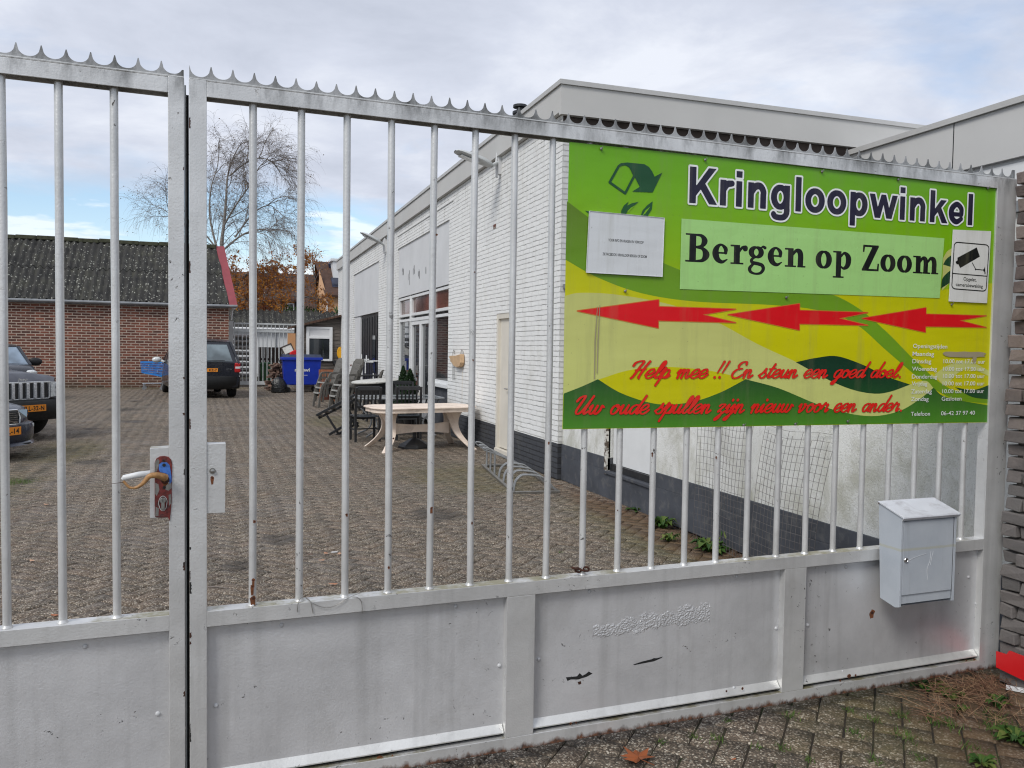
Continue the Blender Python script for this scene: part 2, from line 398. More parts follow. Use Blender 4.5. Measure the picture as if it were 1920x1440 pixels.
def roofmat():
    mt, t, b, oc = newmat('lichened_corrugated_sheet')
    c = ramp(t, nz(t, oc, 1.6, 6, .65), [(.3, (.020, .020, .019)), (.5, (.038, .037, .034)), (.75, (.062, .062, .045))])
    vo = nd(t, 'ShaderNodeTexVoronoi', {'Vector': nd(t, 'ShaderNodeVectorMath', {0: oc, 1: nd(t, 'ShaderNodeVectorMath', {0: nz(t, oc, 20, 3, out=1), 'Scale': .06}, operation='SCALE').outputs[0]}, operation='ADD').outputs[0], 'Scale': 11.5, 'Randomness': 1.0})
    r = nd(t, 'ShaderNodeSeparateColor', {0: vo.outputs['Color']})
    sz = ma(t, 'MULTIPLY', ma(t, 'SUBTRACT', r.outputs[0], .35), .62)
    sp = ramp(t, ma(t, 'SUBTRACT', sz, vo.outputs['Distance']), [(.0, 0.0), (.03, 1.0)])
    c = mix(t, ma(t, 'MULTIPLY', sp, .75), c, (.40, .40, .35))
    setb(t, b, col=c, rough=.95, normal=bump(t, nz(t, oc, 40, 4, .7), .004))
    return mt
MT['corr'] = roofmat()
MT['ridge'] = pm('mossy_ridge', (.05, .052, .03), .95, .5, 6, 60, .004)
MT['bargered'] = pm('red_bargeboard', (.25, .045, .055), .6, .15, 2)
MT['zinc'] = pm('zinc_gutter', (.24, .25, .26), .45, .2, 4, 60, .0004, metal=.3)
def glassmat(name, col=(.02, .024, .028), rough=.03):
    mt, t, b, oc = newmat(name)
    n = nz(t, oc, 1.1, 3)
    setb(t, b, col=ramp(t, n, [(.35, tuple(x*.5 for x in col)), (.65, tuple(min(1, x*1.8) for x in col))]), rough=rough, spec=.8, normal=bump(t, nz(t, oc, .8, 2), .01, .25))
    return mt
MT['glass'] = glassmat('window_glass')
MT['carglass'] = glassmat('car_glass', (.05, .065, .075), .05)
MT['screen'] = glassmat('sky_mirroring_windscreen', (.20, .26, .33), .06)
MT['silver'] = pm('bright_silver', (.66, .67, .68), .22, .08, 20, 60, .0002, metal=.4)
MT['tyre'] = pm('tyre_rubber', (.012, .012, .012), .85, .3, 20)
MT['chrome'] = pm('chrome', (.75, .75, .76), .12, .05, metal=1.0)
MT['headl'] = pm('lamp_lens', (.62, .64, .64), .12, .25, 30, 60, .001, spec=.9)
MT['taill'] = pm('red_lens', (.42, .012, .012), .15, .2, 30, 60, .001, spec=.8)
MT['plate'] = pm('orange_plate', (.80, .27, .02), .45, .05)
MT['plateblue'] = pm('plate_blue_band', (.02, .05, .35), .45, .05)
MT['ink'] = pm('black_ink', (.008, .008, .010), .45, .1)
MT['jeepp'] = pm('dark_blue_car_paint', (.018, .020, .032), .38, .1, 2, 20, .0001, coat=.25)
MT['spike'] = gate_paint('spike_strip_paint', (.36, .36, .355), False)
MT['panerefl'] = glassmat('tree_reflection_pane', (.10, .035, .022), .08)  # upper panes: reflection of orange trees put into the glass colour
MT['hoodp'] = pm('sky_lit_bonnet_paint', (.03, .032, .045), .16, .1, 2, 20, .0001, coat=1.0)
MT['plastic'] = pm('black_bumper_plastic', (.009, .010, .011), .6, .2)
MT['volvop'] = pm('navy_car_paint', (.008, .014, .034), .3, .1, coat=.4)
MT['vanp'] = pm('midnight_car_paint', (.006, .008, .015), .3, .1, coat=.4)
def wallbrick():
    mt, t, b, oc = newmat('weathered_purple_brick')
    at = nd(t, 'ShaderNodeAttribute', attribute_name='rnd').outputs[2]
    sp = nd(t, 'ShaderNodeSeparateXYZ', {0: oc})
    hi = ramp(t, ma(t, 'ADD', ma(t, 'MULTIPLY', at, .5), ma(t, 'MULTIPLY', nz(t, oc, 12, 5, .7), .7)), [(.3, (.07, .058, .058)), (.55, (.14, .108, .10)), (.8, (.23, .185, .17))])
    gz = nd(t, 'ShaderNodeMapRange', {0: sp.outputs[2], 1: .9, 2: 1.7, 3: 1.0, 4: 0.0}).outputs[0]
    c = mix(t, ma(t, 'MULTIPLY', gz, .72), hi, (.15, .145, .14))
    setb(t, b, col=c, rough=.9, normal=bump(t, nz(t, oc, 38, 6, .72), .005, 1, bump(t, nz(t, oc, 160, 3), .001)))
    return mt
MT['pbrick'] = wallbrick()
def paver():
    mt, t, b, oc = newmat('exposed_aggregate_paver')
    at = nd(t, 'ShaderNodeAttribute', attribute_name='rnd').outputs[2]
    tone = ramp(t, at, [(0, (.195, .160, .120)), (.3, (.235, .190, .142)), (.6, (.265, .208, .154)), (.85, (.285, .215, .157)), (1, (.305, .222, .158))])
    lg = ramp(t, nz(t, oc, .33, 4, .6), [(.3, .62), (.7, 1.0)])
    tone = mix(t, 1.0, tone, lg, 'MULTIPLY')
    vo = nd(t, 'ShaderNodeTexVoronoi', {'Vector': oc, 'Scale': 112.0, 'Randomness': 1.0})
    r = nd(t, 'ShaderNodeSeparateColor', {0: vo.outputs['Color']})
    st = ramp(t, r.outputs[0], [(0.0, (.02, .016, .013)), (.24, (.10, .075, .055)), (.46, (.25, .19, .14)), (.68, (.42, .35, .27)), (.84, (.66, .60, .50)), (1.0, (.84, .81, .75))], 'CONSTANT')
    stone = ramp(t, vo.outputs['Distance'], [(.46, 1.0), (.70, 0.0)])
    c = mix(t, ma(t, 'MULTIPLY', stone, .85), mix(t, 1.0, tone, (.55, .55, .55), 'MULTIPLY'), mix(t, .25, st, tone))
    dirt = ramp(t, nz(t, oc, 2.6, 6, .68, .3), [(.46, 0.0), (.72, 1.0)])
    c = mix(t, ma(t, 'MULTIPLY', dirt, .42), c, (.045, .038, .030))
    sp = nd(t, 'ShaderNodeSeparateXYZ', {0: oc})
    # thin green growth where nobody drives: beside the wall, by the furniture, under the cars and along the barn
    def blob(x, y, rx, ry):
        dx = ma(t, 'DIVIDE', ma(t, 'SUBTRACT', sp.outputs[0], x), rx); dy = ma(t, 'DIVIDE', ma(t, 'SUBTRACT', sp.outputs[1], y), ry)
        q = ma(t, 'SQRT', ma(t, 'ADD', ma(t, 'MULTIPLY', dx, dx), ma(t, 'MULTIPLY', dy, dy)))
        return nd(t, 'ShaderNodeMapRange', {0: q, 1: .3, 2: 1.0, 3: 1.0, 4: 0.0}).outputs[0]
    mk = None
    for a in [(2.9, 10.2, 1.6, 2.6), (-2.8, 10.6, 1.3, 3.2), (-2.0, 33.5, 7, 1.2), (2.2, 18.5, 1.3, 3.5), (3.6, 6.5, .9, 3.5), (-2.4, 14.0, 1.2, 3.0), (3.2, 3.0, 1.6, 1.2)]:
        q = blob(*a); mk = q if mk is None else ma(t, 'MAXIMUM', mk, q)
    gr = ramp(t, ma(t, 'ADD', ma(t, 'MULTIPLY', mk, .34), ma(t, 'MULTIPLY', nz(t, oc, 2.0, 6, .7), .5)), [(.42, 0.0), (.62, 1.0)])
    c = mix(t, ma(t, 'MULTIPLY', gr, .52), c, ramp(t, nz(t, oc, 9, 4), [(.35, (.055, .060, .018)), (.65, (.14, .115, .035))]))
    gr2 = ramp(t, nz(t, oc, 5.0, 6, .75), [(.62, 0.0), (.74, 1.0)])
    c = mix(t, ma(t, 'MULTIPLY', gr2, .22), c, (.06, .075, .02))
    tA, tB = atZ(60, 880), atZ(300, 738)
    ux, uy = float(tB[0]-tA[0]), float(tB[1]-tA[1]); ul = math.hypot(ux, uy); nx_, ny_ = -uy/ul, ux/ul
    dist = ma(t, 'ADD', ma(t, 'MULTIPLY', ma(t, 'SUBTRACT', sp.outputs[0], float(tA[0])), nx_), ma(t, 'MULTIPLY', ma(t, 'SUBTRACT', sp.outputs[1], float(tA[1])), ny_))
    tw = ma(t, 'ABSOLUTE', ma(t, 'SUBTRACT', ma(t, 'ABSOLUTE', dist), .16))
    trk = ma(t, 'MULTIPLY', ramp(t, tw, [(.03, 1.0), (.10, 0.0)]), ramp(t, nz(t, oc, 2, 4, .7), [(.4, 0.0), (.6, 1.0)]))
    c = mix(t, ma(t, 'MULTIPLY', trk, .5), c, (.05, .045, .035))
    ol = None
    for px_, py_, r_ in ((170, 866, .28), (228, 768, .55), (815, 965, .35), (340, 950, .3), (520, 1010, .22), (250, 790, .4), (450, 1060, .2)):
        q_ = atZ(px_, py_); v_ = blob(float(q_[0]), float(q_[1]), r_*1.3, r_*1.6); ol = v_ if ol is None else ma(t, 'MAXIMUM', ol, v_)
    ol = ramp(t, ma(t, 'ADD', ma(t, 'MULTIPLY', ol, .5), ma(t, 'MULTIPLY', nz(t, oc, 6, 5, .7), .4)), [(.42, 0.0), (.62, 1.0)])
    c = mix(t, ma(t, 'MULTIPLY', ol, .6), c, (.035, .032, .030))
    # rust-brown needles washed against the wall on the right
    q = ma(t, 'MAXIMUM', blob(3.75, 6.6, .55, 4.2), blob(3.5, 2.6, 1.2, 1.2))
    rb = ramp(t, ma(t, 'ADD', ma(t, 'MULTIPLY', q, .45), ma(t, 'MULTIPLY', nz(t, oc, 4, 6, .72), .5)), [(.46, 0.0), (.64, 1.0)])
    c = mix(t, ma(t, 'MULTIPLY', rb, .6), c, (.115, .06, .032))
    wet = ramp(t, nz(t, oc, .9, 4, .6), [(.5, .85), (.62, .55)])
    h = ma(t, 'ADD', ma(t, 'MULTIPLY', stone, .5), nz(t, oc, 45, 4, .7))
    setb(t, b, col=c, rough=wet, spec=.4, normal=bump(t, h, .0035, 1.0))
    return mt
MT['paver'] = paver()
def joint():
    mt, t, b, oc = newmat('mossy_joint_sand')
    c = ramp(t, nz(t, oc, 3.0, 6, .75), [(.30, (.014, .012, .009)), (.50, (.035, .027, .018)), (.60, (.030, .040, .012)), (.75, (.055, .085, .018))])
    setb(t, b, col=c, rough=.95, normal=bump(t, nz(t, oc, 120, 5, .7), .006))
    return mt
MT['joint'] = joint()
def leafy(name, a, bcol, cc, tl=.25):
    mt, t, b, oc = newmat(name)
    at = nd(t, 'ShaderNodeAttribute', attribute_name='rnd').outputs[2]
    c = ramp(t, at, [(0, a), (.5, bcol), (1, cc)])
    setb(t, b, col=c, rough=.6, spec=.3)
    tr = nd(t, 'ShaderNodeBsdfTranslucent', {'Color': c})
    o = [n for n in t.nodes if n.type == 'OUTPUT_MATERIAL'][0]
    m2 = nd(t, 'ShaderNodeMixShader', {0: tl, 1: b.outputs[0], 2: tr.outputs[0]})
    t.links.new(m2.outputs[0], o.inputs[0])
    return mt
MT['weed'] = leafy('weed_leaf', (.03, .075, .014), (.05, .12, .02), (.16, .19, .045))
MT['grassm'] = leafy('grass_blade', (.05, .10, .02), (.08, .15, .03), (.13, .2, .04))
MT['orangeleaf'] = leafy('autumn_leaf', (.26, .08, .02), (.46, .17, .03), (.62, .29, .05))
MT['drytwig'] = leafy('dry_stalk', (.09, .04, .026), (.19, .095, .058), (.36, .23, .13), .1)
MT['conif'] = leafy('conifer_needle', (.008, .022, .009), (.016, .042, .014), (.035, .075, .02), .1)
MT['palm'] = leafy('palm_leaf', (.02, .05, .015), (.04, .09, .02), (.07, .14, .03), .1)
MT['birchleaf'] = leafy('birch_leaf', (.09, .06, .03), (.16, .10, .045), (.24, .15, .06), .2)
MT['bark'] = pm('birch_bark', (.20, .18, .16), .9, .4, 12, 60, .003, dark=(.04, .035, .03), ds=9)
MT['twig'] = pm('thin_branch', (.19, .165, .15), .9, .3, 12)

def set_rnd(o, vals):
    a = o.data.attributes.new('rnd', 'FLOAT', 'FACE'); a.data.foreach_set('value', list(vals))

# ------------------------------------------------------------------ lettering
_tc = {}
def text2d(s, bold=0.0, space=1.0):
    k = (s, bold, space)
    if k in _tc: return _tc[k]
    cu = bpy.data.curves.new('glyphs', 'FONT'); cu.body = s; cu.size = 1; cu.offset = bold; cu.resolution_u = 4; cu.space_character = space
    o = bpy.data.objects.new('glyphs', cu); COL.objects.link(o)
    bpy.context.view_layer.update()
    me = bpy.data.meshes.new_from_object(o.evaluated_get(bpy.context.evaluated_depsgraph_get()))
    v = [(p.co.x, p.co.y) for p in me.vertices]; f = [tuple(p.vertices) for p in me.polygons]
    bpy.data.objects.remove(o); bpy.data.curves.remove(cu); bpy.data.meshes.remove(me)
    _tc[k] = (v, f); return _tc[k]
def put_text(mb, s, x0, x1, z0, cap, y, bold=0.0, mi=0, ref=None, space=1.0, rotf=None):
    """lettering in the local XZ plane at depth y: from x0 to x1, baseline z0, capital height cap"""
    v, f = text2d(s, bold, space)
    rv = text2d(s, ref if ref is not None else bold, space)[0]
    a = min(p[0] for p in rv); b = max(p[0] for p in rv)
    sx = (x1-x0)/(b-a); sy = cap/max(p[1] for p in text2d('H')[0])
    zz = (lambda x: z0[0]+(z0[1]-z0[0])*(x-x0)/(x1-x0)) if isinstance(z0, tuple) else (lambda x: z0)
    vs = []
    for p in v:
        x = x0+(p[0]-a)*sx; vs.append((x, y, zz(x)+p[1]*sy))
    mb.add(vs, f, None, mi)

def sdf_mesh(prims, h, grow=0.0):
    """union of 2-D strokes and polygons, meshed as one flat sheet. prims: ('s',[(x,y,r)...]) or ('p',[(x,y)...])"""
    xs = []; ys = []
    for k, P in prims:
        for p in P:
            r = (p[2] if k == 's' else 0)+grow+3*h
            xs += [p[0]-r, p[0]+r]; ys += [p[1]-r, p[1]+r]
    x0, y0 = min(xs), min(ys); nx = int((max(xs)-x0)/h)+2; ny = int((max(ys)-y0)/h)+2
    D = np.full((nx, ny), 1e3)
    def win(ax, bx, ay, by):
        return max(0, int((ax-x0)/h)), min(nx, int((bx-x0)/h)+2), max(0, int((ay-y0)/h)), min(ny, int((by-y0)/h)+2)
    for k, P in prims:
        if k == 's':
            for (ax, ay, ar), (bx, by, br) in zip(P[:-1], P[1:]):
                r = max(ar, br)+grow+2.5*h
                i0, i1, j0, j1 = win(min(ax, bx)-r, max(ax, bx)+r, min(ay, by)-r, max(ay, by)+r)
                X = (x0+np.arange(i0, i1)*h)[:, None]; Y = (y0+np.arange(j0, j1)*h)[None, :]
                dx, dy = bx-ax, by-ay; L = dx*dx+dy*dy+1e-12
                t = np.clip(((X-ax)*dx+(Y-ay)*dy)/L, 0, 1)
                d = np.hypot(X-ax-t*dx, Y-ay-t*dy)-(ar+(br-ar)*t)
                D[i0:i1, j0:j1] = np.minimum(D[i0:i1, j0:j1], d)
        else:
            r = grow+2.5*h; px = [p[0] for p in P]; py = [p[1] for p in P]
            i0, i1, j0, j1 = win(min(px)-r, max(px)+r, min(py)-r, max(py)+r)
            X = (x0+np.arange(i0, i1)*h)[:, None]; Y = (y0+np.arange(j0, j1)*h)[None, :]
            d = np.full((i1-i0, j1-j0), 1e3); ins = np.zeros(d.shape, bool)
            for (ax, ay), (bx, by) in zip(P, P[1:]+P[:1]):
                dx, dy = bx-ax, by-ay; L = dx*dx+dy*dy+1e-12
                t = np.clip(((X-ax)*dx+(Y-ay)*dy)/L, 0, 1)
                d = np.minimum(d, np.hypot(X-ax-t*dx, Y-ay-t*dy))
                c = ((ay > Y) != (by > Y)) & (X < dx*(Y-ay)/(dy if abs(dy) > 1e-12 else 1e-12)+ax)
                ins ^= c
            d = np.where(ins, -d, d)
            D[i0:i1, j0:j1] = np.minimum(D[i0:i1, j0:j1], d)
    D -= grow
    I = D < 0; vs = []; fs = []; vid = {}
    def vert(key, x, y):
        if key not in vid: vid[key] = len(vs); vs.append((x, y))
        return vid[key]
    full = I[:-1, :-1] & I[1:, :-1] & I[1:, 1:] & I[:-1, 1:]
    some = (I[:-1, :-1] | I[1:, :-1] | I[1:, 1:] | I[:-1, 1:]) & ~full
    for i in range(nx-1):
        j = 0
        while j < ny-1:
            if full[i, j]:
                j2 = j
                while j2 < ny-1 and full[i, j2]: j2 += 1
                q = [(i, j), (i+1, j), (i+1, j2), (i, j2)]
                fs.append(tuple(vert(('g',)+c, x0+c[0]*h, y0+c[1]*h) for c in q)); j = j2
            else: j += 1
    for i, j in zip(*np.nonzero(some)):
        cs = [(i, j), (i+1, j), (i+1, j+1), (i, j+1)]; poly = []
        for a, b in zip(cs, cs[1:]+cs[:1]):
            da, db = D[a], D[b]
            if da < 0: poly.append(vert(('g',)+a, x0+a[0]*h, y0+a[1]*h))
            if (da < 0) != (db < 0):
                t = da/(da-db); k = ('e',)+tuple(sorted((a, b)))
                poly.append(vert(k, x0+(a[0]+(b[0]-a[0])*t)*h, y0+(a[1]+(b[1]-a[1])*t)*h))
        if len(poly) >= 3: fs.append(tuple(poly))
    return vs, fs
SCR = {
'a': (5.2, [[(4.2,4.3),(3,5),(1.2,4),(.6,2),(1.2,.3),(2.4,.2),(3.6,2),(4.3,4.6)],[(4.3,4.8),(4,2),(4.3,.4),(5.2,.5),(6,1.8)]]),
'e': (4.6, [[(.0,1.7),(2.2,2.2),(3.9,3.7),(3.2,5.2),(1.5,4.6),(.5,2.6),(1,.6),(2.4,-.1),(3.9,.7),(5,2.2)]]),
'l': (3.2, [[(0,1.6),(2,4),(3.4,8),(3,9.8),(2,8.6),(1.2,4),(1,1),(1.8,0),(3,.8),(3.8,1.8)]]),
'p': (5.0, [[(.2,2.6),(1.6,6),(1.2,1),(.2,-4.2)],[(1.3,2.6),(2.8,5),(4.2,4.2),(4,1.6),(2.6,.2),(1.4,.8)],[(2.6,.2),(4,.2),(5.4,1.6)]]),
'm': (7.4, [[(0,3),(1,4.8),(1,0)],[(1,2.2),(2.4,4.8),(3.3,4.3),(3.1,0)],[(3.1,2.2),(4.5,4.8),(5.5,4.3),(5.3,1),(6,0),(7.4,1.6)]]),
'n': (5.4, [[(0,3),(1,4.8),(1,0)],[(1,2.2),(2.4,4.8),(3.5,4.3),(3.3,1),(4,0),(5.6,1.6)]]),
'H': (8.6, [[(.2,7),(.8,8.8),(3.2,9.8),(4.8,9.4),(3.8,6),(2.6,1),(1.8,0)],[(7.9,9.6),(6.7,6),(5.7,1),(5.9,0)],[(2.4,4.5),(7.4,5.2)]]),
'E': (6.8, [[(6,8),(5.6,9.6),(3.4,9.4),(2,7.6),(2.8,5.8),(4.8,5.6)],[(4,5.5),(1.6,4.8),(.4,2.4),(1.6,.1),(4,.1),(6.4,2)]]),
's': (4.2, [[(-.2,1.4),(1.6,3.2),(2.6,5.6)],[(2.6,5.4),(2.7,3.8),(3.7,2),(3.1,.3),(1.5,.0),(.5,.9)]]),
't': (3.4, [[(2.6,8.4),(1.5,3.6),(1.2,.8),(2.2,.1),(3.6,1.6)],[(.2,5.4),(3.9,5.8)]]),
'u': (5.2, [[(0,3.2),(1,4.8),(.8,1.6),(1.6,.1),(3,1.4),(3.8,4.6)],[(3.8,4.8),(3.6,1),(4.4,.1),(5.6,1.6)]]),
'g': (5.0, [[(4.2,4.3),(3,5),(1.2,4),(.6,2),(1.2,.3),(2.4,.2),(3.6,2),(4.3,4.6)],[(4.3,4.8),(3.4,0),(2.2,-3.6),(1,-4),(.8,-2.8),(3,-.8),(5.2,1.4)]]),
'o': (4.8, [[(2.6,5),(1,4),(.6,1.8),(1.6,.1),(3.2,.6),(4,2.8),(3.2,4.8),(2.2,4.8),(3,3.8),(5.2,4)]]),
'd': (5.6, [[(4.2,4.3),(3,5),(1.2,4),(.6,2),(1.2,.3),(2.4,.2),(3.6,2),(4.6,5)],[(6,10),(4.8,5),(4.3,1),(5,.1),(6.2,1.6)]]),
'U': (8.2, [[(.2,7),(1.2,9),(3.4,9.8),(2.8,6),(2,2),(3,.2),(4.8,1.4),(6.6,6),(7.6,9.8)],[(6.8,6.4),(6.1,2),(6.6,.2),(8.2,1.6)]]),
'w': (7.0, [[(0,3.4),(1,4.8),(.8,1.4),(1.8,.1),(3,1.6),(3.6,4.6)],[(3.6,4.6),(3.4,1.2),(4.4,.1),(5.8,2),(6,4.6),(7.2,3.8)]]),
'z': (4.4, [[(.2,4),(1.2,5),(3.2,4.8),(1.6,2.4),(.6,.8),(2.2,1),(2.8,-.6),(1.8,-3.2),(.6,-4),(.6,-3),(2.4,-1),(4.6,1.2)]]),
'i': (2.8, [[(0,2.8),(1.3,4.8),(1,1),(1.7,.1),(3,1.6)],[(2.1,7.2),(2.2,7.6)]]),
'j': (2.8, [[(0,2.8),(1.6,4.8),(1.1,0),(0,-3.6),(-1.2,-4),(-1.2,-3),(1,-.8),(3,1.4)],[(2.1,7.2),(2.2,7.6)]]),
'v': (5.0, [[(0,3.4),(1,4.8),(1.1,.5),(1.8,.2),(3.4,2.6),(3.6,4.8),(2.8,4.8),(3.6,3.9),(5.2,4)]]),
'r': (4.4, [[(0,2),(1.6,5.6),(2,4.6),(3.6,4.6),(3,1.4),(3.6,.1),(4.8,1.6)]]),
'!': (2.8, [[(2.4,9.8),(1.3,3)],[(.8,.5),(.8,.3)]]), '.': (3.4, [[(2.3,.5),(2.3,.4)]]), ' ': (4.2, [])}
def script_prims(s):
    x = 0; P = []
    for ch in s:
        adv, st = SCR[ch]
        for l in st:
            q = cr([(a, b, 0) for a, b in l], 5) if len(l) > 2 else [Vector((a, b, 0)) for a, b in l]
            k = len(q); pts = []
            for i, p in enumerate(q):
                d = (q[min(i+1, k-1)]-q[max(i-1, 0)])
                dn = abs(d.y)/(d.length+1e-9)
                r = .35+.27*dn if ch != '!' else .62-.3*i
                if len(l) == 2 and ch in 'ij!.' and abs(l[0][1]-l[1][1]) < 1: r = .68
                pts.append((x+p.x+p.y*.42, p.y, max(.3, r)))
            P.append(('s', pts))
        x += adv
    return P, x
def rect(a, b, c, d): return ('p', [(a, c), (b, c), (b, d), (a, d)])
def stk(*pts):
    q = cr([Vector(p) for p in pts], 6); return ('s', [(p.x, p.y, max(.1, p.z)) for p in q])
def ell(cx, cy, rx, ry, thick, thin, n=28):
    return ('s', [(cx+rx*math.cos(a), cy+ry*math.sin(a), thin+(thick-thin)*abs(math.cos(a))) for a in [2*math.pi*i/n for i in range(n+1)]])
SER = {
'B': (8.4, [rect(1.1, 3.3, 0, 10), rect(-.2, 4.5, 0, .62), rect(-.2, 4.5, 9.4, 10), stk((3.2,9.65,.35),(5.2,9.3,.6),(6.1,7.6,1.0),(5.2,5.8,.6),(3.2,5.35,.33)), stk((3.2,5.25,.33),(5.6,4.8,.6),(6.7,2.8,1.15),(5.6,.8,.65),(3.2,.35,.35))]),
'e': (6.6, [stk((1.6,3.75,.32),(4.6,3.75,.32)), stk((4.9,3.8,.55),(4.8,5.4,.7),(3.3,6.7,.4),(1.9,5.6,.8),(1.45,3.6,1.1),(2.1,1.5,.95),(3.7,.55,.6),(5.4,1.5,.22))]),
'r': (6.0, [rect(1.1, 3.2, 0, 6.6), rect(0, 4.5, 0, .6), rect(-.1, 3.2, 6.3, 6.95), stk((3.0,4.6,.35),(3.9,6.0,.5),(5.0,6.1,.85)), stk((5.0,6.0,.9),(5.0,5.6,.85))]),
'g': (6.6, [ell(2.9, 4.7, 1.75, 1.75, .95, .4), stk((4.3,5.9,.3),(5.2,6.9,.35),(5.9,6.5,.6)), stk((2.2,2.7,.4),(1.3,1.9,.5),(1.7,.9,.65),(3.6,.55,.65),(5.1,.0,.65),(5.5,-1.4,.6),(4.5,-2.8,.5),(2.6,-3.1,.4),(1.0,-2.4,.55),(.8,-1.0,.6),(2.0,.4,.4))]),
'n': (7.6, [rect(1.1, 3.1, 0, 6.6), rect(0, 4.1, 0, .6), rect(-.1, 3.1, 6.3, 6.95), stk((2.9,4.7,.4),(4.0,6.1,.6),(5.2,5.9,.95),(5.7,4.4,1.0),(5.7,2,1.0)), rect(4.7, 6.7, 0, 3), rect(3.9+.7, 7.6, 0, .6)]),
'o': (6.8, [ell(3.2, 3.4, 2.05, 2.95, 1.05, .38)]),
'p': (7.4, [rect(1.1, 3.1, -3.2, 6.6), rect(0, 4.2, -3.2, -2.6), rect(-.1, 3.1, 6.3, 6.95), stk((2.9,4.9,.35),(4.2,6.3,.5),(5.6,5.2,.95),(5.9,3.3,1.05),(5.4,1.4,.9),(4.1,.45,.5),(2.9,1.2,.3))]),
'Z': (7.4, [rect(.5, 6.7, 9.2, 10), rect(.2, 6.9, 0, .8), ('p', [(.2, .6), (2.8, .6), (6.7, 9.4), (4.2, 9.4)]), ('p', [(.5, 10), (1.3, 10), (1.0, 7.2), (.4, 7.2)]), ('p', [(6.9, 0), (6.1, 0), (6.4, 3), (7.0, 3)])]),
'm': (11.2, [rect(1.1, 3.1, 0, 6.6), rect(0, 4.0, 0, .6), rect(-.1, 3.1, 6.3, 6.95), stk((2.9,4.7,.4),(3.9,6.1,.6),(4.9,5.9,.9),(5.3,4.4,.95),(5.3,2,.95)), rect(4.35, 6.25, 0, 3), rect(4.1, 7.3, 0, .6), stk((6.1,4.7,.4),(7.2,6.1,.6),(8.4,5.9,.95),(8.9,4.4,1.0),(8.9,2,1.0)), rect(7.9, 9.9, 0, 3), rect(7.7, 10.8, 0, .6)]),
' ': (3.6, [])}
def serif_prims(s):
    x = 0; P = []
    for ch in s:
        adv, st = SER[ch]
        for k, p in st: P.append((k, [(q[0]+x,)+tuple(q[1:]) for q in p]))
        x += adv
    return P, x
def put_flat(mb, vf, sx, sz, ox, oz, y, mi=0, slope=0.0):
    vs, fs = vf
    mb.add([(ox+a*sx, y, oz+b*sz+slope*a*sx) for a, b in vs], fs, None, mi)

def stq(*p): return stk(*p)
SAN = {
'K': (9.9, [rect(1, 3.1, 0, 10), ('p', [(3, 4.7), (7.1, 10), (9.6, 10), (3, 2.0)]), ('p', [(4.0, 4.8), (5.7, 6.1), (10.0, 0), (7.4, 0)])]),
'r': (5.3, [rect(1, 3, 0, 7.2), stk((2.2,4.4,.8),(3.3,6.0,.95),(4.9,6.35,.85))]),
'i': (4.0, [rect(1, 3, 0, 7.2), rect(1, 3, 8.2, 10)]),
'n': (8.2, [rect(1, 3, 0, 7.2), stk((2.1,4.3,.9),(3.5,6.1,1),(5.2,6.25,1.0),(6.2,4.9,1.0),(6.2,3.5,1)), rect(5.2, 7.2, 0, 4)]),
'g': (8.3, [ell(3.9, 3.7, 2.2, 2.75, 1.05, .85), rect(5.3, 7.25, -.6, 7.2), stk((6.27,1.5,.97),(6.27,-.6,.97),(5.4,-1.85,.9),(3.8,-2.15,.85),(2.2,-1.9,.85),(1.7,-1.3,.9))]),
'l': (4.0, [rect(1, 3, 0, 10)]),
'o': (8.0, [ell(4.0, 3.6, 2.5, 2.75, 1.05, .85)]),
'p': (8.3, [rect(1, 3, -2.9, 7.2), ell(4.4, 3.6, 2.2, 2.75, 1.05, .85)]),
'w': (11.0, [('p', [(0, 7.2), (2.1, 7.2), (4.3, 0), (2.2, 0)]), ('p', [(2.2, 0), (4.3, 0), (6.4, 7.2), (4.6, 7.2)]), ('p', [(4.6, 7.2), (6.4, 7.2), (8.8, 0), (6.7, 0)]), ('p', [(6.7, 0), (8.8, 0), (11, 7.2), (8.9, 7.2)])]),
'k': (8.2, [rect(1, 3, 0, 10), ('p', [(3, 4.3), (5.4, 7.2), (7.9, 7.2), (3, 2.0)]), ('p', [(3.7, 4.2), (5.3, 5.3), (8.4, 0), (6.0, 0)])]),
'e': (7.8, [stk((2,3.1,.68),(6.1,3.1,.68)), stk((6.0,3.5,.9),(5.8,5.1,.95),(4,6.3,.85),(2.15,5.1,1),(1.65,3.5,1.05),(2.2,1.7,1),(4,.75,.85),(6,1.8,.75))])}
def sans_prims(s):
    x = 0; P = []
    for ch in s:
        adv, st = SAN[ch]
        for k, p in st: P.append((k, [(q[0]+x,)+tuple(q[1:]) for q in p]))
        x += adv
    return P, x
MT['tancloth'] = pm('tan_cloth', (.50, .34, .20), .9, .15, 8, 90, .002)
def jambmat():
    mt, t, b, oc = newmat('peeling_jamb_paint')
    f = ramp(t, nz(t, oc, 14, 5, .7, .5), [(.5, 0.0), (.53, 1.0)])
    c = mix(t, f, (.62, .60, .55), (.10, .075, .055)); setb(t, b, col=c, rough=.8, normal=bump(t, f, -.003)); return mt
MT['jamb'] = jambmat()
MT['wirem'] = pm('rusty_wire', (.13, .12, .115), .6, .3, 10)
MT['mortar'] = pm('old_mortar', (.075, .066, .058), .95, .4, 14, 60, .006)
MT['redb'] = pm('bright_red', (.62, .012, .015), .4, .08, 4, 60, .0003)
MT['balk'] = pm('weathered_timber', (.30, .28, .26), .9, .3, 3, 30, .006, dark=(.08, .07, .065), ds=5)
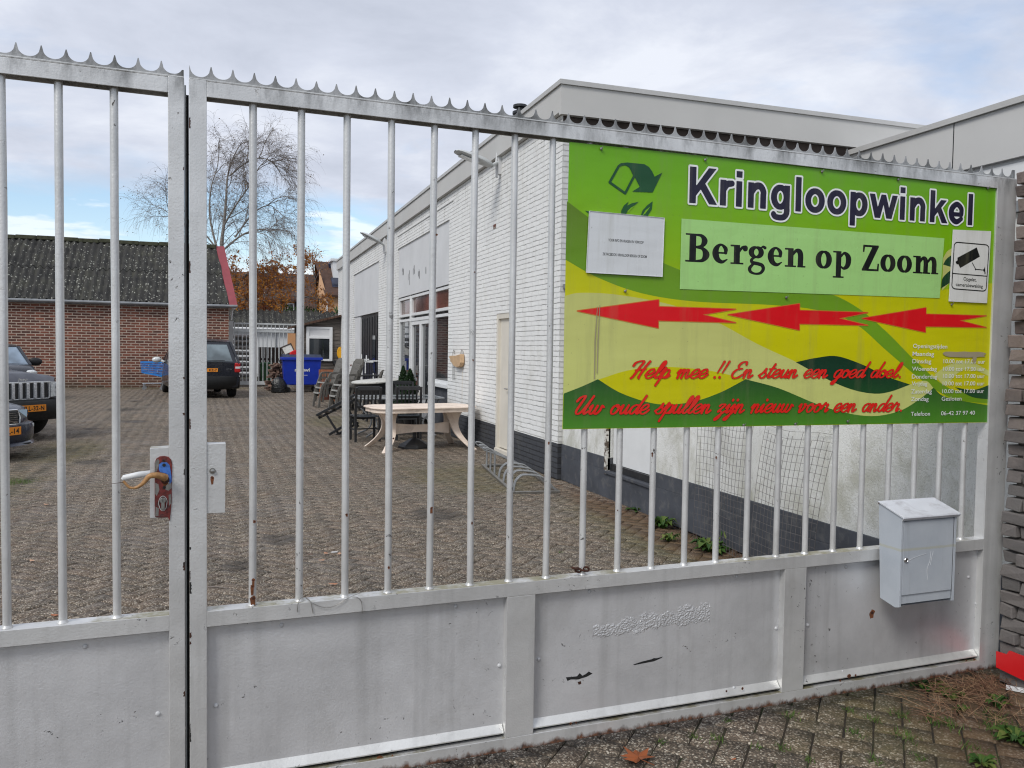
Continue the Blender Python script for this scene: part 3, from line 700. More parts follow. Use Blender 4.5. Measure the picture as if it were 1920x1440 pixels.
def boardsm():
    mt, t, b, oc = newmat('weathered_boards')
    n = nz(t, mapv(t, oc, (1.2, 6, 26)), 1.0, 5, .65)
    c = ramp(t, n, [(.3, (.035, .030, .027)), (.5, (.11, .095, .083)), (.72, (.22, .195, .17))])
    setb(t, b, col=c, rough=.9, normal=bump(t, n, .006)); return mt
MT['boards'] = boardsm()
MT['tiles'] = pm('brown_roof_tiles', (.085, .045, .030), .9, .35, 5, 30, .01, dark=(.03, .035, .018), ds=3)
MT['yellow'] = pm('yellow_plastic', (.72, .36, .008), .5, .1, 6)
MT['lid'] = pm('letterbox_lid_paint', (.60, .62, .66), .35, .08, 5, 60, .0003, dark=(.4, .4, .42), ds=12)
MT['grate'] = pm('worn_iron_grate', (.12, .10, .085), .8, .3, 10)
MT['pinkpl'] = pm('pinkish_plastic', (.84, .71, .60), .5, .07, 3, 60, .0004, dark=(.5, .4, .33), ds=4)
MT['seatb'] = pm('wet_black_seat', (.03, .035, .042), .22, .3, 8)
MT['tglass'] = glassmat('table_glass', (.10, .12, .125), .08)
MT['blotch'] = pm('blotchy_white_top', (.58, .57, .53), .6, .12, 5, 60, .001, dark=(.22, .22, .18), ds=9)
MT['wicker'] = pm('grey_wicker', (.115, .108, .096), .8, .3, 30, 200, .002)
MT['seatg'] = pm('pale_wet_seat', (.34, .34, .32), .5, .25, 8)
MT['wood'] = pm('orange_brown_wood', (.30, .115, .055), .6, .3, 9)
MT['redwood'] = pm('red_brown_wood', (.12, .035, .02), .6, .3, 6)
MT['blueb'] = pm('blue_container_plastic', (.004, .030, .36), .42, .15, 3, 50, .0004)
MT['blued'] = pm('dark_blue_lid', (.012, .022, .06), .5, .25, 4)
MT['bluet'] = pm('light_blue_plastic', (.025, .22, .62), .45, .15, 8)
MT['greenb'] = pm('green_bin_plastic', (.035, .105, .04), .55, .15, 3)
MT['card'] = pm('light_brown_board', (.50, .26, .12), .8, .08, 3)
MT['rubble'] = pm('old_bricks', (.16, .10, .075), .9, .7, 5, 40, .006)
MT['bag'] = pm('black_bag_plastic', (.016, .017, .018), .28, .3, 6, 18, .02)
MT['galv'] = pm('galvanised_steel', (.33, .34, .35), .4, .2, 20, 120, .0004, metal=.5)
MT['carglass2'] = glassmat('rear_car_glass', (.16, .20, .22), .08)
MT['tanwall'] = pm('tan_rendered_wall', (.50, .30, .17), .9, .1, .5)
MT['rooft'] = pm('dark_brown_tiles', (.075, .040, .028), .9, .3, 2, 12, .02)
MT['orangetile'] = pm('orange_tiles', (.36, .10, .04), .85, .25, 3)
MT['solar'] = glassmat('solar_glass', (.012, .018, .045), .12)
MT['orangeleaf2'] = leafy('fallen_leaf', (.06, .028, .015), (.34, .10, .035), (.55, .34, .22), .1)

# ------------------------------------------------------------------ ground: base sheet and herringbone pavers
g = MB(); g.add([(-400, -60, -.016), (400, -60, -.016), (400, 600, -.016), (-400, 600, -.016)], [(0, 1, 2, 3)])
meta(g.build('ground', MT['joint']), kind='structure')
def pave():
    L, Wd, gp = .200, .100, .0045
    ang = R(47); ca, sa = math.cos(ang), math.sin(ang)
    V = []; F = []; Q = []
    rs = np.random.RandomState(3)
    u = .119
    n = 0
    bx = []
    for i in range(-370, 370):
        for j in range(-370, 370):
            k = (i-j) % 4
            if k == 0: a = (i*u+gp/2, j*u+gp/2, i*u+2*u-gp/2, j*u+u-gp/2)
            elif k == 3: a = (i*u+gp/2, j*u+gp/2, i*u+u-gp/2, j*u+2*u-gp/2)
            else: continue
            mx, my = (a[0]+a[2])/2, (a[1]+a[3])/2
            X = mx*ca-my*sa; Y = mx*sa+my*ca
            if not (-1.2 < Y < 36 and X > -.24*Y-2.6 and X < 4.0 and not (X > 3.72 and Y < 3.1)): continue
            bx.append(a)
    bx = np.array(bx); N = len(bx)
    c = (bx[:, :2]+bx[:, 2:])/2; hw = (bx[:, 2:]-bx[:, :2])/2
    th = rs.normal(0, .006, N); z = rs.normal(0, .0014, N)+.007*np.sin(c[:, 0]*1.25+.8*np.sin(c[:, 1]*.5))*np.sin(c[:, 1]*.85+1.3); tx = rs.normal(0, .009, N); ty = rs.normal(0, .009, N)
    hw = hw*(1-rs.uniform(0, .02, (N, 2)))
    pts = []
    for inset, dz in ((.0, -.012), (.0045, 0)):
        for sx, sy in ((-1, -1), (1, -1), (1, 1), (-1, 1)):
            x = sx*(hw[:, 0]-inset); y = sy*(hw[:, 1]-inset)
            px = c[:, 0]+x*np.cos(th)-y*np.sin(th); py = c[:, 1]+x*np.sin(th)+y*np.cos(th)
            pts.append(np.stack([px*ca-py*sa, px*sa+py*ca, z+dz+tx*x+ty*y], 1))
    V = np.stack(pts, 1).reshape(-1, 3)
    base = (np.arange(N)*8)[:, None, None]
    f = np.array([[4, 5, 6, 7], [0, 1, 5, 4], [1, 2, 6, 5], [2, 3, 7, 6], [3, 0, 4, 7]])[None]
    F = (base+f).reshape(-1, 4)
    me = bpy.data.meshes.new('paving')
    me.vertices.add(len(V)); me.vertices.foreach_set('co', V.ravel())
    me.loops.add(F.size); me.loops.foreach_set('vertex_index', F.ravel())
    me.polygons.add(len(F)); me.polygons.foreach_set('loop_start', np.arange(len(F))*4); me.polygons.foreach_set('loop_total', np.full(len(F), 4))
    me.update(calc_edges=True); me.validate()
    a = me.attributes.new('rnd', 'FLOAT', 'FACE'); a.data.foreach_set('value', np.repeat(rs.uniform(0, 1, N), 5))
    me.materials.append(MT['paver'])
    o = bpy.data.objects.new('paving', me); COL.objects.link(o); meta(o, kind='structure')
pave()

# ------------------------------------------------------------------ the gate
RZ0, RZ1 = 2.485, 2.54
def GP(px, py, gy): a = G(px, py, -gy); return (a[0], gy, a[1])
def lumps(mb, c, r, k=5, sd=0):
    rr = random.Random(sd)
    for _ in range(k): mb.sph((c[0]+rr.uniform(-r, r), c[1]+rr.uniform(-r*.3, r*.3), c[2]+rr.uniform(-r, r)*.5), (r*rr.uniform(.4, .8),)*3, 7, 5)
def spikes(x0, x1, tips):
    zv, zt, w = 2.553, 2.589, .0035
    out = [(x1, RZ1), (x1, zt if abs(tips[-1]-x1) < .01 else zv)] if False else []
    top = []
    for a, b in zip(tips[:-1], tips[1:]):
        jt = random.uniform(-.002, .002)
        top.append((a-w*.4, zt+jt)); top.append((a+w*.4, zt+jt))
        for i in range(1, 14):
            t = -1+2*i/14; top.append((a+w*.5+(b-a-w)*(t+1)/2, zv+(zt-zv)*(1-math.sqrt(max(0, 1-(abs(t)**1.15)**2*.99)))))
    top.append((tips[-1], zt))
    top = [p for p in top if x0 <= p[0] <= x1]
    return [(x0, RZ1+.0005)]+[(x1, RZ1+.0005)]+[(x1, top[-1][1])]+list(reversed(top))+[(x0, top[0][1])]
XZ = Matrix(((1, 0, 0, 0), (0, 0, -1, 0), (0, 1, 0, 0), (0, 0, 0, 1)))    # local XY -> XZ, z -> -y
def leaf(label, x0, x1, st0, st1, mull, barsx, tips, nm):
    root = thing('gate_leaf', label, 'gate leaf', M=GM @ Matrix.Translation((x0, .03, 0)), group='leaves of the silver driveway gate')
    f = MB(GM)
    f.box(x0, st0, 0, .06, .05, RZ1); f.box(st1, x1, 0, .06, .05, RZ1)
    f.box(st0, st1, .0, .004, RZ0, RZ1-.0035); f.box(st0, st1, .056, .06, RZ0, RZ1-.0035); f.box(st0, st1, .0, .06, RZ1-.0033, RZ1)  # top rail shaped as a channel open below, so its underside turns dark
    f.box(st0, st1, .0, .06, .672, .727); f.box(st0, st1, .0, .06, .05, .104)
    e = [st0]
    for a, b in mull: f.box(a, b, 0, .06, .104, .672); e += [a, b]
    e.append(st1)
    f.build('frame', MT['gate'], root, bevel=.0025)
    for k in range(0, len(e), 2):
        a, b = e[k], e[k+1]
        p = MB(GM); p.box(a, b, .034, .042, .104, .672); p.build('infill_panel', MT['panel2'] if (nm == 'R' and k == 2) else MT['panel'], root)
        l = MB(GM)
        for u, v in ((a+.002, b-.002),):
            l.add([(u, .034, .150), (v, .034, .150), (v, .010, .124), (u, .010, .124), (u, .010, .119), (v, .010, .119), (v, .034, .119), (u, .034, .119)],
                  [(0, 3, 2, 1), (3, 4, 5, 2), (4, 7, 6, 5), (0, 7, 4, 3), (1, 2, 5, 6)])
        l.build('ledge', MT['gate2'], root, bevel=.001)
        d = MB(GM); d.box(a+.001, b-.001, .03, .034, .1045, .1188); d.build('seam', MT['dark'], root)
        d = MB(GM); d.box(a+.0005, b-.0005, .031, .0339, .662, .672); d.build('seam', MT['dark'], root)
    for x in barsx:
        b = MB(GM); j = [(x+random.uniform(-.0015, .0015), .030+random.uniform(-.001, .001)) for _ in range(5)]
        b.tube([(j[i][0], j[i][1], z) for i, z in enumerate((.726, 1.1, 1.6, 2.1, RZ1-.004))], .0132, 14)
        b.lathe([(.0135, .7265), (.018, .7275), (.0147, .733), (.0133, .737)], 12, Matrix.Translation((x, .03, 0)))
        b.build('bar', MT['gate'], root, smooth=True)
    s = MB(GM); s.prism(spikes(x0+.001, x1-.001, tips), -.018, -.014, XZ); s.build('spike_strip', MT['spike'], root)
    s = MB(GM); s.box(x0+.002, x1-.002, .0005, .014, RZ1+.0005, RZ1+.0035); s.build('capping_strip', MT['gate2'], root)
    return root
def panel2():
    mt, t, b, oc = newmat('blistered_panel_paint')
    src = gate_paint('panel_paint_b', (.64, .642, .65), False, False)
    # same paint, plus a patch where it has wrinkled: x 1.55..2.15, z .42...54 in leaf coordinates
    t = src.node_tree; b = [n for n in t.nodes if n.type == 'BSDF_PRINCIPLED'][0]
    oc = [n for n in t.nodes if n.type == 'TEX_COORD'][0].outputs['Object']
    sp = nd(t, 'ShaderNodeSeparateXYZ', {0: oc})
    x, z = sp.outputs[0], sp.outputs[2]
    zc = nd(t, 'ShaderNodeMapRange', {0: x, 1: 1.55, 2: 2.15, 3: .478, 4: .503}).outputs[0]
    dz = ma(t, 'ABSOLUTE', ma(t, 'SUBTRACT', z, zc))
    hw = nd(t, 'ShaderNodeMapRange', {0: x, 1: 1.6, 2: 2.0, 3: .030, 4: .048}).outputs[0]
    in1 = ma(t, 'MULTIPLY', ma(t, 'GREATER_THAN', x, 1.565), ma(t, 'LESS_THAN', x, 2.14))
    mk = ramp(t, ma(t, 'ADD', ma(t, 'SUBTRACT', hw, dz), ma(t, 'MULTIPLY', ma(t, 'SUBTRACT', nz(t, oc, 16, 5, .7), .55), .16)), [(.0, 0.0), (.012, 1.0)])
    mk = ma(t, 'MULTIPLY', mk, in1)
    h = ma(t, 'MULTIPLY', nd(t, 'ShaderNodeTexVoronoi', {'Vector': mapv(t, oc, (115, 115, 150)), 'Scale': 1.0}, feature='SMOOTH_F1').outputs[0], mk)
    old = b.inputs['Normal'].links[0].from_socket
    nb = bump(t, h, .0045, 1.0, old); t.links.new(nb, b.inputs['Normal'])
    return src
MT['panel2'] = panel2()
bars_up = [476, 567, 653, 735, 813, 888, 960, 1030]
bars_lo = [1093, 1158, 1223, 1282, 1342, 1397, 1456, 1511, 1563, 1615, 1667, 1716, 1762, 1810]
bx = [G(p, 600, -.03)[0] for p in bars_up]+[G(p, 895, -.03)[0] for p in bars_lo]
A = np.polyfit(np.arange(len(bx)), bx, 1); bx = [float(A[0]*i+A[1]) for i in range(len(bx))]
tipsR = [.002+.0702*i for i in range(56)]
tipsL = [-.013-.0702*i for i in range(36)][::-1]
gR = leaf('wide right leaf of the silver gate, carrying the green shop sign', .002, 3.882, .058, 3.748, [(1.170, 1.291), (2.516, 2.637)], bx, [x for x in tipsR if x < 3.88], 'R')
gL = leaf('left leaf of the silver gate, with the rusty handle and red lock plate', -2.45, -.013, -2.39, -.063, [(-1.25, -1.13)], [G(7, 600, -.03)[0]-.16*i for i in range(12, 0, -1)]+[G(p, 600, -.03)[0] for p in (7, 113, 216)], [x for x in tipsL if x > -2.45], 'L')
def bolts(root, px):
    for x, y in px:
        p = GP(x, y, .034); b = MB(GM); b.lathe([(.0085, 0), (.0085, .002), (.0062, .005), (.0025, .0064)], 12, Matrix.Translation(p) @ Matrix.Rotation(R(90), 4, 'X'))
        b.build('bolt', MT['bolt'], root, smooth=True, autos=60)
bolts(gR, [(528, 1172), (854, 1137), (936, 1248), (834, 1384), (527, 1437), (405, 1323), (1105, 1109), (1381, 1081), (1455, 1178), (1376, 1290), (1100, 1336), (1010, 1236), (1586, 1063), (1816, 1082), (1830, 1132), (1765, 1232), (1579, 1259), (1514, 1172)])
bolts(gL, [(160, 1212), (296, 1338)])
def blotch(root, name, pxs, y, mat, M=GM):
    p = [GP(a, b, y) for a, b in pxs]; mb = MB(M)
    mb.add(p, [tuple(t) for t in tessellate_polygon([[Vector((q[0], q[2], 0)) for q in p]])]); return mb.build(name, mat, root)
blotch(gR, 'paint_tear', [(1061, 1270), (1073, 1269), (1082, 1268), (1087, 1262), (1092, 1267), (1098, 1264), (1104, 1259), (1111, 1263), (1100, 1269), (1084, 1274), (1070, 1274), (1064, 1277)], .0333, MT['dark'])
blotch(gR, 'paint_tear', [(1083, 1279), (1089, 1277), (1090, 1282), (1085, 1284)], .0333, MT['rustdark'])
blotch(gR, 'paint_tear', [(1187, 1246), (1205, 1240), (1222, 1236), (1226, 1234), (1232, 1234), (1243, 1231), (1240, 1234), (1226, 1240), (1210, 1243), (1190, 1247)], .0333, MT['dark'])
random.seed(11)
def rustblob(root, px, py, y, r, st=0.0):
    c = GP(px, py, y); mb = MB(GM); k = 14
    ring = [(c[0]+r*random.uniform(.6, 1.2)*math.cos(2*math.pi*i/k), y, c[2]+r*random.uniform(.6, 1.2)*math.sin(2*math.pi*i/k)-(st*r if math.sin(2*math.pi*i/k) < -.5 else 0)) for i in range(k)]
    mb.add(ring, [tuple(range(k))]); mb.build('rust_spot', MT['rustspot'], root)
    mb = MB(GM); mb.sph((c[0], y, c[2]), (r*.5, .0012, r*.45), 8, 5); mb.build('rust_core', MT['rustdark'], root)
rustblob(gR, 1635.5, 1149, .0336, .017, .9)
for px, py, r, st in [(477, 978, .0055, 0), (650, 965, .0055, .5), (809, 953, .0065, 2.2), (729, 1064, .005, .4), (885, 980, .004, 1), (475, 1088, .0065, 3), (738, 822, .004, 0), (658, 685, .004, 0), (887, 675, .0035, .5), (819, 440, .004, 0), (890, 510, .0035, 0), (1029, 830, .004, 1), (1223, 850, .005, 2), (1343, 857, .0045, 1.2), (1158, 957, .003, 0)]:
    c = G(px, py, -.016); rustblob(gR, px, py, .0152, r, st)
for px, py, r in ((1575, 1276, .006), (1592, 1268, .011), (1604, 1266, .006), (1827, 1238, .012), (1812, 1240, .007), (1070, 1357, .006), (1080, 1355, .005), (1362, 1296, .006), (1392, 1291, .007), (695, 1427, .010), (712, 1424, .014), (735, 1420, .010), (676, 1430, .007)):
    rustblob(gR, px, py, .0085, r)
rustblob(gR, 475, 1122, .0152, .011, 2.5); rustblob(gR, 473, 1100, .0152, .007, 3.5); rustblob(gR, 398, 896, .0035, .007, 2.5); rustblob(gR, 952, 1280, .033, .006, 3); rustblob(gR, 1838, 1225, .033, .007, 3)
for k_ in range(17):
    s_ = random.random() < .5; z_ = random.uniform(.2, 2.45); w_ = random.uniform(.002, .008); h_ = random.uniform(.008, .04); e_ = -.0131 if s_ else .0022
    d_ = -w_ if s_ else w_; mb = MB(GM); n_ = 7
    q_ = [(e_, -.0006, z_)]+[(e_+d_*random.uniform(.4, 1), -.0006, z_+h_*i_/n_) for i_ in range(n_+1)]+[(e_, -.0006, z_+h_)]
    mb.add(q_, [tuple(t) for t in tessellate_polygon([[Vector((a[0], a[2], 0)) for a in q_]])]); mb.build('paint_chip', MT['rustdark' if k_ % 3 else 'dark'], gL if s_ else gR)
# lock side: case plates, red escutcheon, blue patch, brown lever, cylinder
def plate_box(root, name, pxs, y0, y1, mat, bev=.002):
    p = [G(a, b, -y0) for a, b in pxs]; mb = MB(GM); mb.prism([(q[0], q[1]) for q in p], -y1, -y0, XZ); return mb.build(name, mat, root, bevel=bev)
lk = plate_box(gL, 'lock_case', [(281, 840), (316.5, 838), (316.5, 971), (281, 972)], .004, .05, MT['gate'])
es = plate_box(gL, 'escutcheon', [(290, 965), (290, 868), (293, 860), (299, 856), (308, 855), (316, 857), (321, 862), (323, 870), (322, 940), (320, 962), (318, 978), (315, 970), (303, 971), (291, 970)], -.004, .004, MT['escut'], .0015)
for pl_ in ([(291, 866), (296, 860), (299, 864), (297, 876), (292, 888), (290, 884)], [(291, 905), (297, 908), (299, 918), (294, 930), (291, 926)], [(312, 905), (321, 902), (322, 915), (316, 920), (310, 918)], [(316, 928), (321, 926), (321, 944), (317, 948)], [(292, 950), (298, 953), (297, 967), (291, 968)]):
    blotch(gL, 'peeled_patch', pl_, -.0043, MT['steel'])
rustblob(gL, 309, 905, -.0046, .011)
plate_box(gL, 'blue_paint_patch', [(298, 880), (298, 871), (303, 867), (313, 867), (318, 872), (321, 890), (322, 903), (318, 908), (317, 896), (312, 888), (300, 885)], -.0052, -.0040, MT['bluep'], 0)
mb = MB(GM)
for px, py, r in ((306.5, 863.5, .0035), (307.5, 872, .0055), (308, 914, .005)):
    c = GP(px, py, -.0058); mb.lathe([(r, 0), (r, .0008)], 12, Matrix.Translation(c) @ Matrix.Rotation(R(90), 4, 'X'))
mb.build('screw_hole', MT['dark'], es)
mb = MB(GM); c = GP(309, 899, -.006)
mb.lathe([(.014, 0), (.0135, .006), (.010, .012), (.009, .03)], 16, Matrix.Translation(c) @ Matrix.Rotation(R(90), 4, 'X')); mb.build('spindle', MT['rustdark'], gL, smooth=True)
pts = cr([GP(310, 896, -.030), GP(303, 893, -.040), GP(292, 891, -.046), GP(280, 893, -.048), GP(271, 903, -.048), GP(262, 911, -.048), GP(252, 915, -.048), GP(242, 913, -.046), GP(235, 906, -.044), GP(231, 902, -.044)], 5)
k = len(pts); mb = MB(GM); mb.tube(pts, [.013-.0085*min(1, i/k*1.5) for i in range(k)], 12); mb.build('lever', MT['brass'], gL, smooth=True)
mb = MB(GM); mb.tube([GP(286, 887, .105), GP(260, 890, .11), GP(232, 896, .112), GP(229, 899, .112)], [.0105, .0105, .010, .005], 12); mb.tube([GP(310, 893, .05), GP(300, 886, .10), GP(286, 887, .105)], .010, 10); mb.build('lever', MT['white'], gL, smooth=True, label='white lever on the yard side of the lock')
mb = MB(GM); mb.tube([GP(236, 903, -.043), GP(222, 905.5, -.043), GP(209, 907, -.043)], [.0012, .001, .0008], 6); mb.build('wire_end', MT['rustdark'], gL)
cy = MB(GM); c = GP(305.5, 938, -.006)
cy.lathe([(.0098, 0), (.0098, .006), (.0085, .0075)], 20, Matrix.Translation(c) @ Matrix.Rotation(R(90), 4, 'X'))
cy.prism([(c[0]-.0052, c[2]-.031), (c[0]+.0052, c[2]-.031), (c[0]+.0052, c[2]-.004), (c[0]-.0052, c[2]-.004)], .0062, .0128, XZ)
cyo = cy.build('lock_cylinder', MT['steel'], gL, smooth=True)
cy = MB(GM); cy.box(c[0]-.0008, c[0]+.0008, c[1]-.0086, c[1]-.0076, c[2]-.006, c[2]+.004); cy.build('keyhole', MT['dark'], cyo)
rg = MB(GM); rg.tube([(c[0]+.0135*math.cos(a)*(1 if math.sin(a) > 0 else .9), -.0055, c[2]-.011+.025*math.sin(a)) for a in [2*math.pi*i/20 for i in range(20)]], .0013, 6, closed=True); rg.build('paint_rim', MT['gate2'], gL)
kp = plate_box(gR, 'strike_plate', [(387.5, 832), (423.5, 831), (422, 962), (387.5, 963)], .004, .05, MT['gate'])
mb = MB(GM); c = GP(398.5, 883, .004)
mb.lathe([(.0105, 0), (.0105, .002)], 16, Matrix.Translation(c) @ Matrix.Rotation(R(90), 4, 'X')); mb.lathe([(.0072, 0), (.0072, .008), (.004, .0095)], 8, Matrix.Translation(c) @ Matrix.Rotation(R(90), 4, 'X'))
mb.build('bolt', MT['steel'], gR, smooth=True)
mb = MB(GM); mb.box(-.0125, -.0072, .05, .056, .05, 2.53); mb.build('closing_strip', MT['oldgate'], gL)
mb = MB(GM); mb.box(-.0072, .0012, .058, .062, .05, 2.5); mb.build('shadow_gap_strip', MT['dark'], gL)

# wire twisted round the rail, rusty chain end
w = MB(GM)
def wire(pxy, y=-.004, r=.0011): w.tube(cr([GP(a, b, y+c) for a, b, c in pxy], 6), r, 6)
wire([(558, 1148, 0), (558, 1134, 0), (562, 1124, .01), (568, 1120, .02), (576, 1122, .01), (583, 1130, 0), (587, 1150, 0)])
wire([(572, 1120, .02), (585, 1130, .0), (600, 1137, -.003), (616, 1139, -.004), (632, 1134, -.003), (648, 1124, .0), (662, 1117, .012), (677, 1111, .02)])
wire([(661, 1119, .01), (670, 1120, .0), (677, 1127, -.003), (679, 1138, -.003), (679, 1150, 0)])
c = GP(587, 1150, 0)
o = w.build('tie_wire', MT['steel'], None, loc=Vector((GM @ Vector(GP(568, 1130, 0))))); meta(o, 'thin loose wire wrapped over the middle rail of the gate', 'wire')
w = MB(GM)
for i, (a, b) in enumerate(((1078, 1066), (1084, 1069), (1092, 1069), (1099, 1067))):
    q = GP(a, b, .012+.006*(i % 2)); M = Matrix.Translation(q) @ Euler((R(90*(i % 2)), R(20), 0)).to_matrix().to_4x4()
    w.tube([M @ Vector((.014*math.cos(t), .008*math.sin(t), 0)) for t in [2*math.pi*j/12 for j in range(12)]], .004, 7, closed=True)
o = w.build('chain', MT['rustdark'], None, smooth=True, loc=GM @ Vector(GP(1088, 1069, .012))); meta(o, 'short rusty chain end lying on the gate rail under the sign', 'chain')

# ------------------------------------------------------------------ the green sign
SY = .010
def sgn(px, py): return G(px, py, -SY)
tl, tr_, br_, bl = sgn(1068, 266), sgn(1877, 351), sgn(1853, 792), sgn(1055, 805)
def sq(pts): return [(lambda q: (q[0], q[1]))(sgn(*p)) for p in pts]
sign = thing('shop_sign', 'big green and yellow shop sign reading Kringloopwinkel Bergen op Zoom', 'sign', M=GM @ Matrix.Translation((bl[0], SY, bl[1])))
def smat(name, stops=None, col=None, x0=1.33, x1=2.48, rough=.38):
    """printed vinyl; a printed vertical gradient runs with the board's own height"""
    mt, t, b, oc = newmat(name)
    sp = nd(t, 'ShaderNodeSeparateXYZ', {0: oc})
    if stops: c = ramp(t, ma(t, 'DIVIDE', sp.outputs[2], 1.16), stops)
    else: c = nd(t, 'ShaderNodeRGB').outputs[0]; c.default_value = c4(col)
    d = ramp(t, nz(t, mapv(t, oc, (5, 5, .4)), 3.0, 6, .7), [(.5, 0.0), (.8, 1.0)])
    c = mix(t, ma(t, 'MULTIPLY', d, .28), c, (.22, .21, .12))
    d = ramp(t, nz(t, oc, 70, 4, .6), [(.66, 0.0), (.74, 1.0)])
    c = mix(t, ma(t, 'MULTIPLY', d, .4), c, (.10, .10, .05))
    setb(t, b, col=c, rough=ramp(t, nz(t, oc, 5, 4), [(.3, rough-.10), (.7, rough+.14)]), spec=.35, normal=bump(t, nz(t, mapv(t, oc, (1, 1, 2.2)), 2.1, 3), .016, .5, bump(t, nz(t, oc, 150, 2), .0002)))
    return mt
SM = {}
SM['green'] = smat('sign_green', [(.45, (.40, .50, .002)), (.62, (.24, .46, .002)), (.85, (.165, .43, .003)), (1, (.13, .37, .008))])
SM['yellow'] = smat('sign_yellow', [(0, (.60, .56, .001)), (.4, (.62, .60, .001)), (.62, (.46, .50, .001))])
SM['olive'] = smat('sign_olive', [(.0, (.17, .33, .008)), (.4, (.17, .37, .015)), (.75, (.11, .22, .008))])
SM['cream'] = smat('sign_cream', [(0, (.62, .66, .20)), (.35, (.58, .60, .19)), (.6, (.52, .53, .16))])
SM['hill'] = smat('sign_hill_green', [(0, (.075, .26, .02)), (.07, (.05, .18, .02)), (.2, (.012, .060, .018))])
SM['leaf'] = smat('sign_dark_leaf', [(.05, (.02, .10, .02)), (.2, (.006, .045, .020)), (.3, (.006, .035, .018)), (.7, (.01, .06, .02))])
SM['red'] = smat('sign_red', None, (.74, .006, .012))
SM['redline'] = smat('sign_red_outline', None, (.62, .18, .03))
SM['strip'] = smat('sign_pale_strip', None, (.38, .68, .22), rough=.3)
SM['emb'] = smat('sign_emblem_green', [(.6, (.02, .12, .02)), (.9, (.008, .07, .025))])
SM['navy'] = smat('sign_navy', None, (.014, .012, .035))
SM['wht'] = smat('sign_white', None, (.82, .84, .82))
SM['blk'] = smat('sign_black', None, (.006, .008, .008))
SM['txtred'] = smat('sign_script_red', None, (.78, .018, .012))
SM['torn'] = smat('torn_backing', None, (.36, .31, .20), rough=.8)
SM['faint'] = smat('sign_worn_white', None, (.68, .70, .64))
SM['paper'] = smat('laminated_paper', None, (.66, .68, .69), rough=.2)
SM['camw'] = smat('camera_notice_white', None, (.74, .74, .70))
b = MB(GM); b.prism([bl, br_, tr_, tl], -(SY+.004), -SY, XZ); b.build('board', [SM['green']], sign, bevel=0)
LAY = [0]
def layer(name, polys, mat, parent=None, smooth=True, grow=0):
    LAY[0] += 1; y = SY-.00013*LAY[0]; mb = MB(GM)
    for p in polys:
        q = [Vector((a, b, 0)) for a, b in sq(p)]
        tr = tessellate_polygon([q]); mb.add([(v.x, y, v.y) for v in q], [tuple(t) for t in tr])
    return mb.build(name, mat, parent or sign)
def crp(*segs):
    """corner-to-corner smooth runs joined into one outline"""
    o = []
    for s in segs:
        q = cr([(a, b, 0) for a, b in s], 7) if len(s) > 2 else [Vector((a, b, 0)) for a, b in s]
        q = [(p.x, p.y) for p in q]
        o += q if not o else q[1:]
    if abs(o[0][0]-o[-1][0])+abs(o[0][1]-o[-1][1]) < .5: o = o[:-1]
    return o
layer('yellow_wave', [crp([(1060.5, 485), (1120, 519), (1200, 545), (1300, 553), (1420, 548), (1540, 546), (1650, 550), (1770, 543), (1867, 530)], [(1867, 530), (1856, 742)], [(1856, 742), (1056.5, 738)], [(1056.5, 738), (1060.5, 485)])], SM['yellow'])
layer('olive_wave', [crp([(1063, 377), (1100, 405), (1160, 450), (1230, 487), (1320, 520), (1470, 545), (1545, 548), (1605, 575), (1662, 622), (1720, 680), (1780, 728), (1857.5, 744)], [(1857.5, 744), (1856.7, 757)], [(1856.7, 757), (1790, 748), (1735, 718), (1665, 660), (1605, 608), (1540, 583), (1450, 572), (1300, 565), (1200, 549), (1120, 520), (1060.3, 487)], [(1060.3, 487), (1063, 377)])], SM['olive'])
layer('cream_wave', [crp([(1058.5, 555), (1090, 549), (1160, 553), (1260, 572), (1340, 602), (1420, 645), (1495, 680), (1560, 715), (1640, 738), (1706, 721), (1735, 714), (1750, 727)], [(1750, 727), (1720, 752), (1680, 777), (1640, 783), (1590, 782), (1530, 764), (1470, 738), (1400, 711)], [(1400, 711), (1120, 712)], [(1120, 712), (1056, 740)], [(1056, 740), (1058.5, 555)])], SM['cream'])
layer('yellow_oval', [crp([(1121, 712), (1180, 694), (1250, 688), (1330, 695), (1400, 711)], [(1400, 711), (1350, 738), (1290, 758), (1235, 758), (1180, 745), (1121, 712)])], SM['yellow'])
layer('hills', [crp([(1056.8, 738), (1090, 725), (1121, 711)], [(1121, 711), (1160, 735), (1210, 753), (1250, 758.5), (1300, 753), (1350, 736), (1398, 711)], [(1398, 711), (1460, 728), (1530, 757), (1585, 774), (1640, 780), (1690, 769), (1730, 744), (1750, 727)], [(1750, 727), (1775, 745), (1857, 761)], [(1857, 761), (1853.3, 791)], [(1853.3, 791), (1055.3, 804)], [(1055.3, 804), (1056.8, 738)])], SM['hill'])
layer('cream_swoosh', [crp([(1752, 702), (1780, 684), (1815, 677), (1861, 699)], [(1861, 699), (1860.6, 708)], [(1860.6, 708), (1820, 692), (1795, 700), (1772, 722), (1752, 702)])], SM['cream'])
layer('dark_leaf', [crp([(1492, 679), (1530, 671), (1570, 668), (1620, 685), (1660, 705), (1706, 721)], [(1706, 721), (1670, 734), (1640, 738), (1600, 731), (1555, 713), (1492, 679)]),
                    crp([(1790, 726), (1825, 731), (1859, 720)], [(1859, 720), (1858, 749)], [(1858, 749), (1822, 744), (1790, 726)])], SM['leaf'])
layer('leaf_tip_edge', [crp([(1768, 484), (1776, 471), (1790, 463)], [(1790, 463), (1790, 520)], [(1790, 520), (1766, 545)], [(1766, 545), (1768, 484)])], SM['cream'])
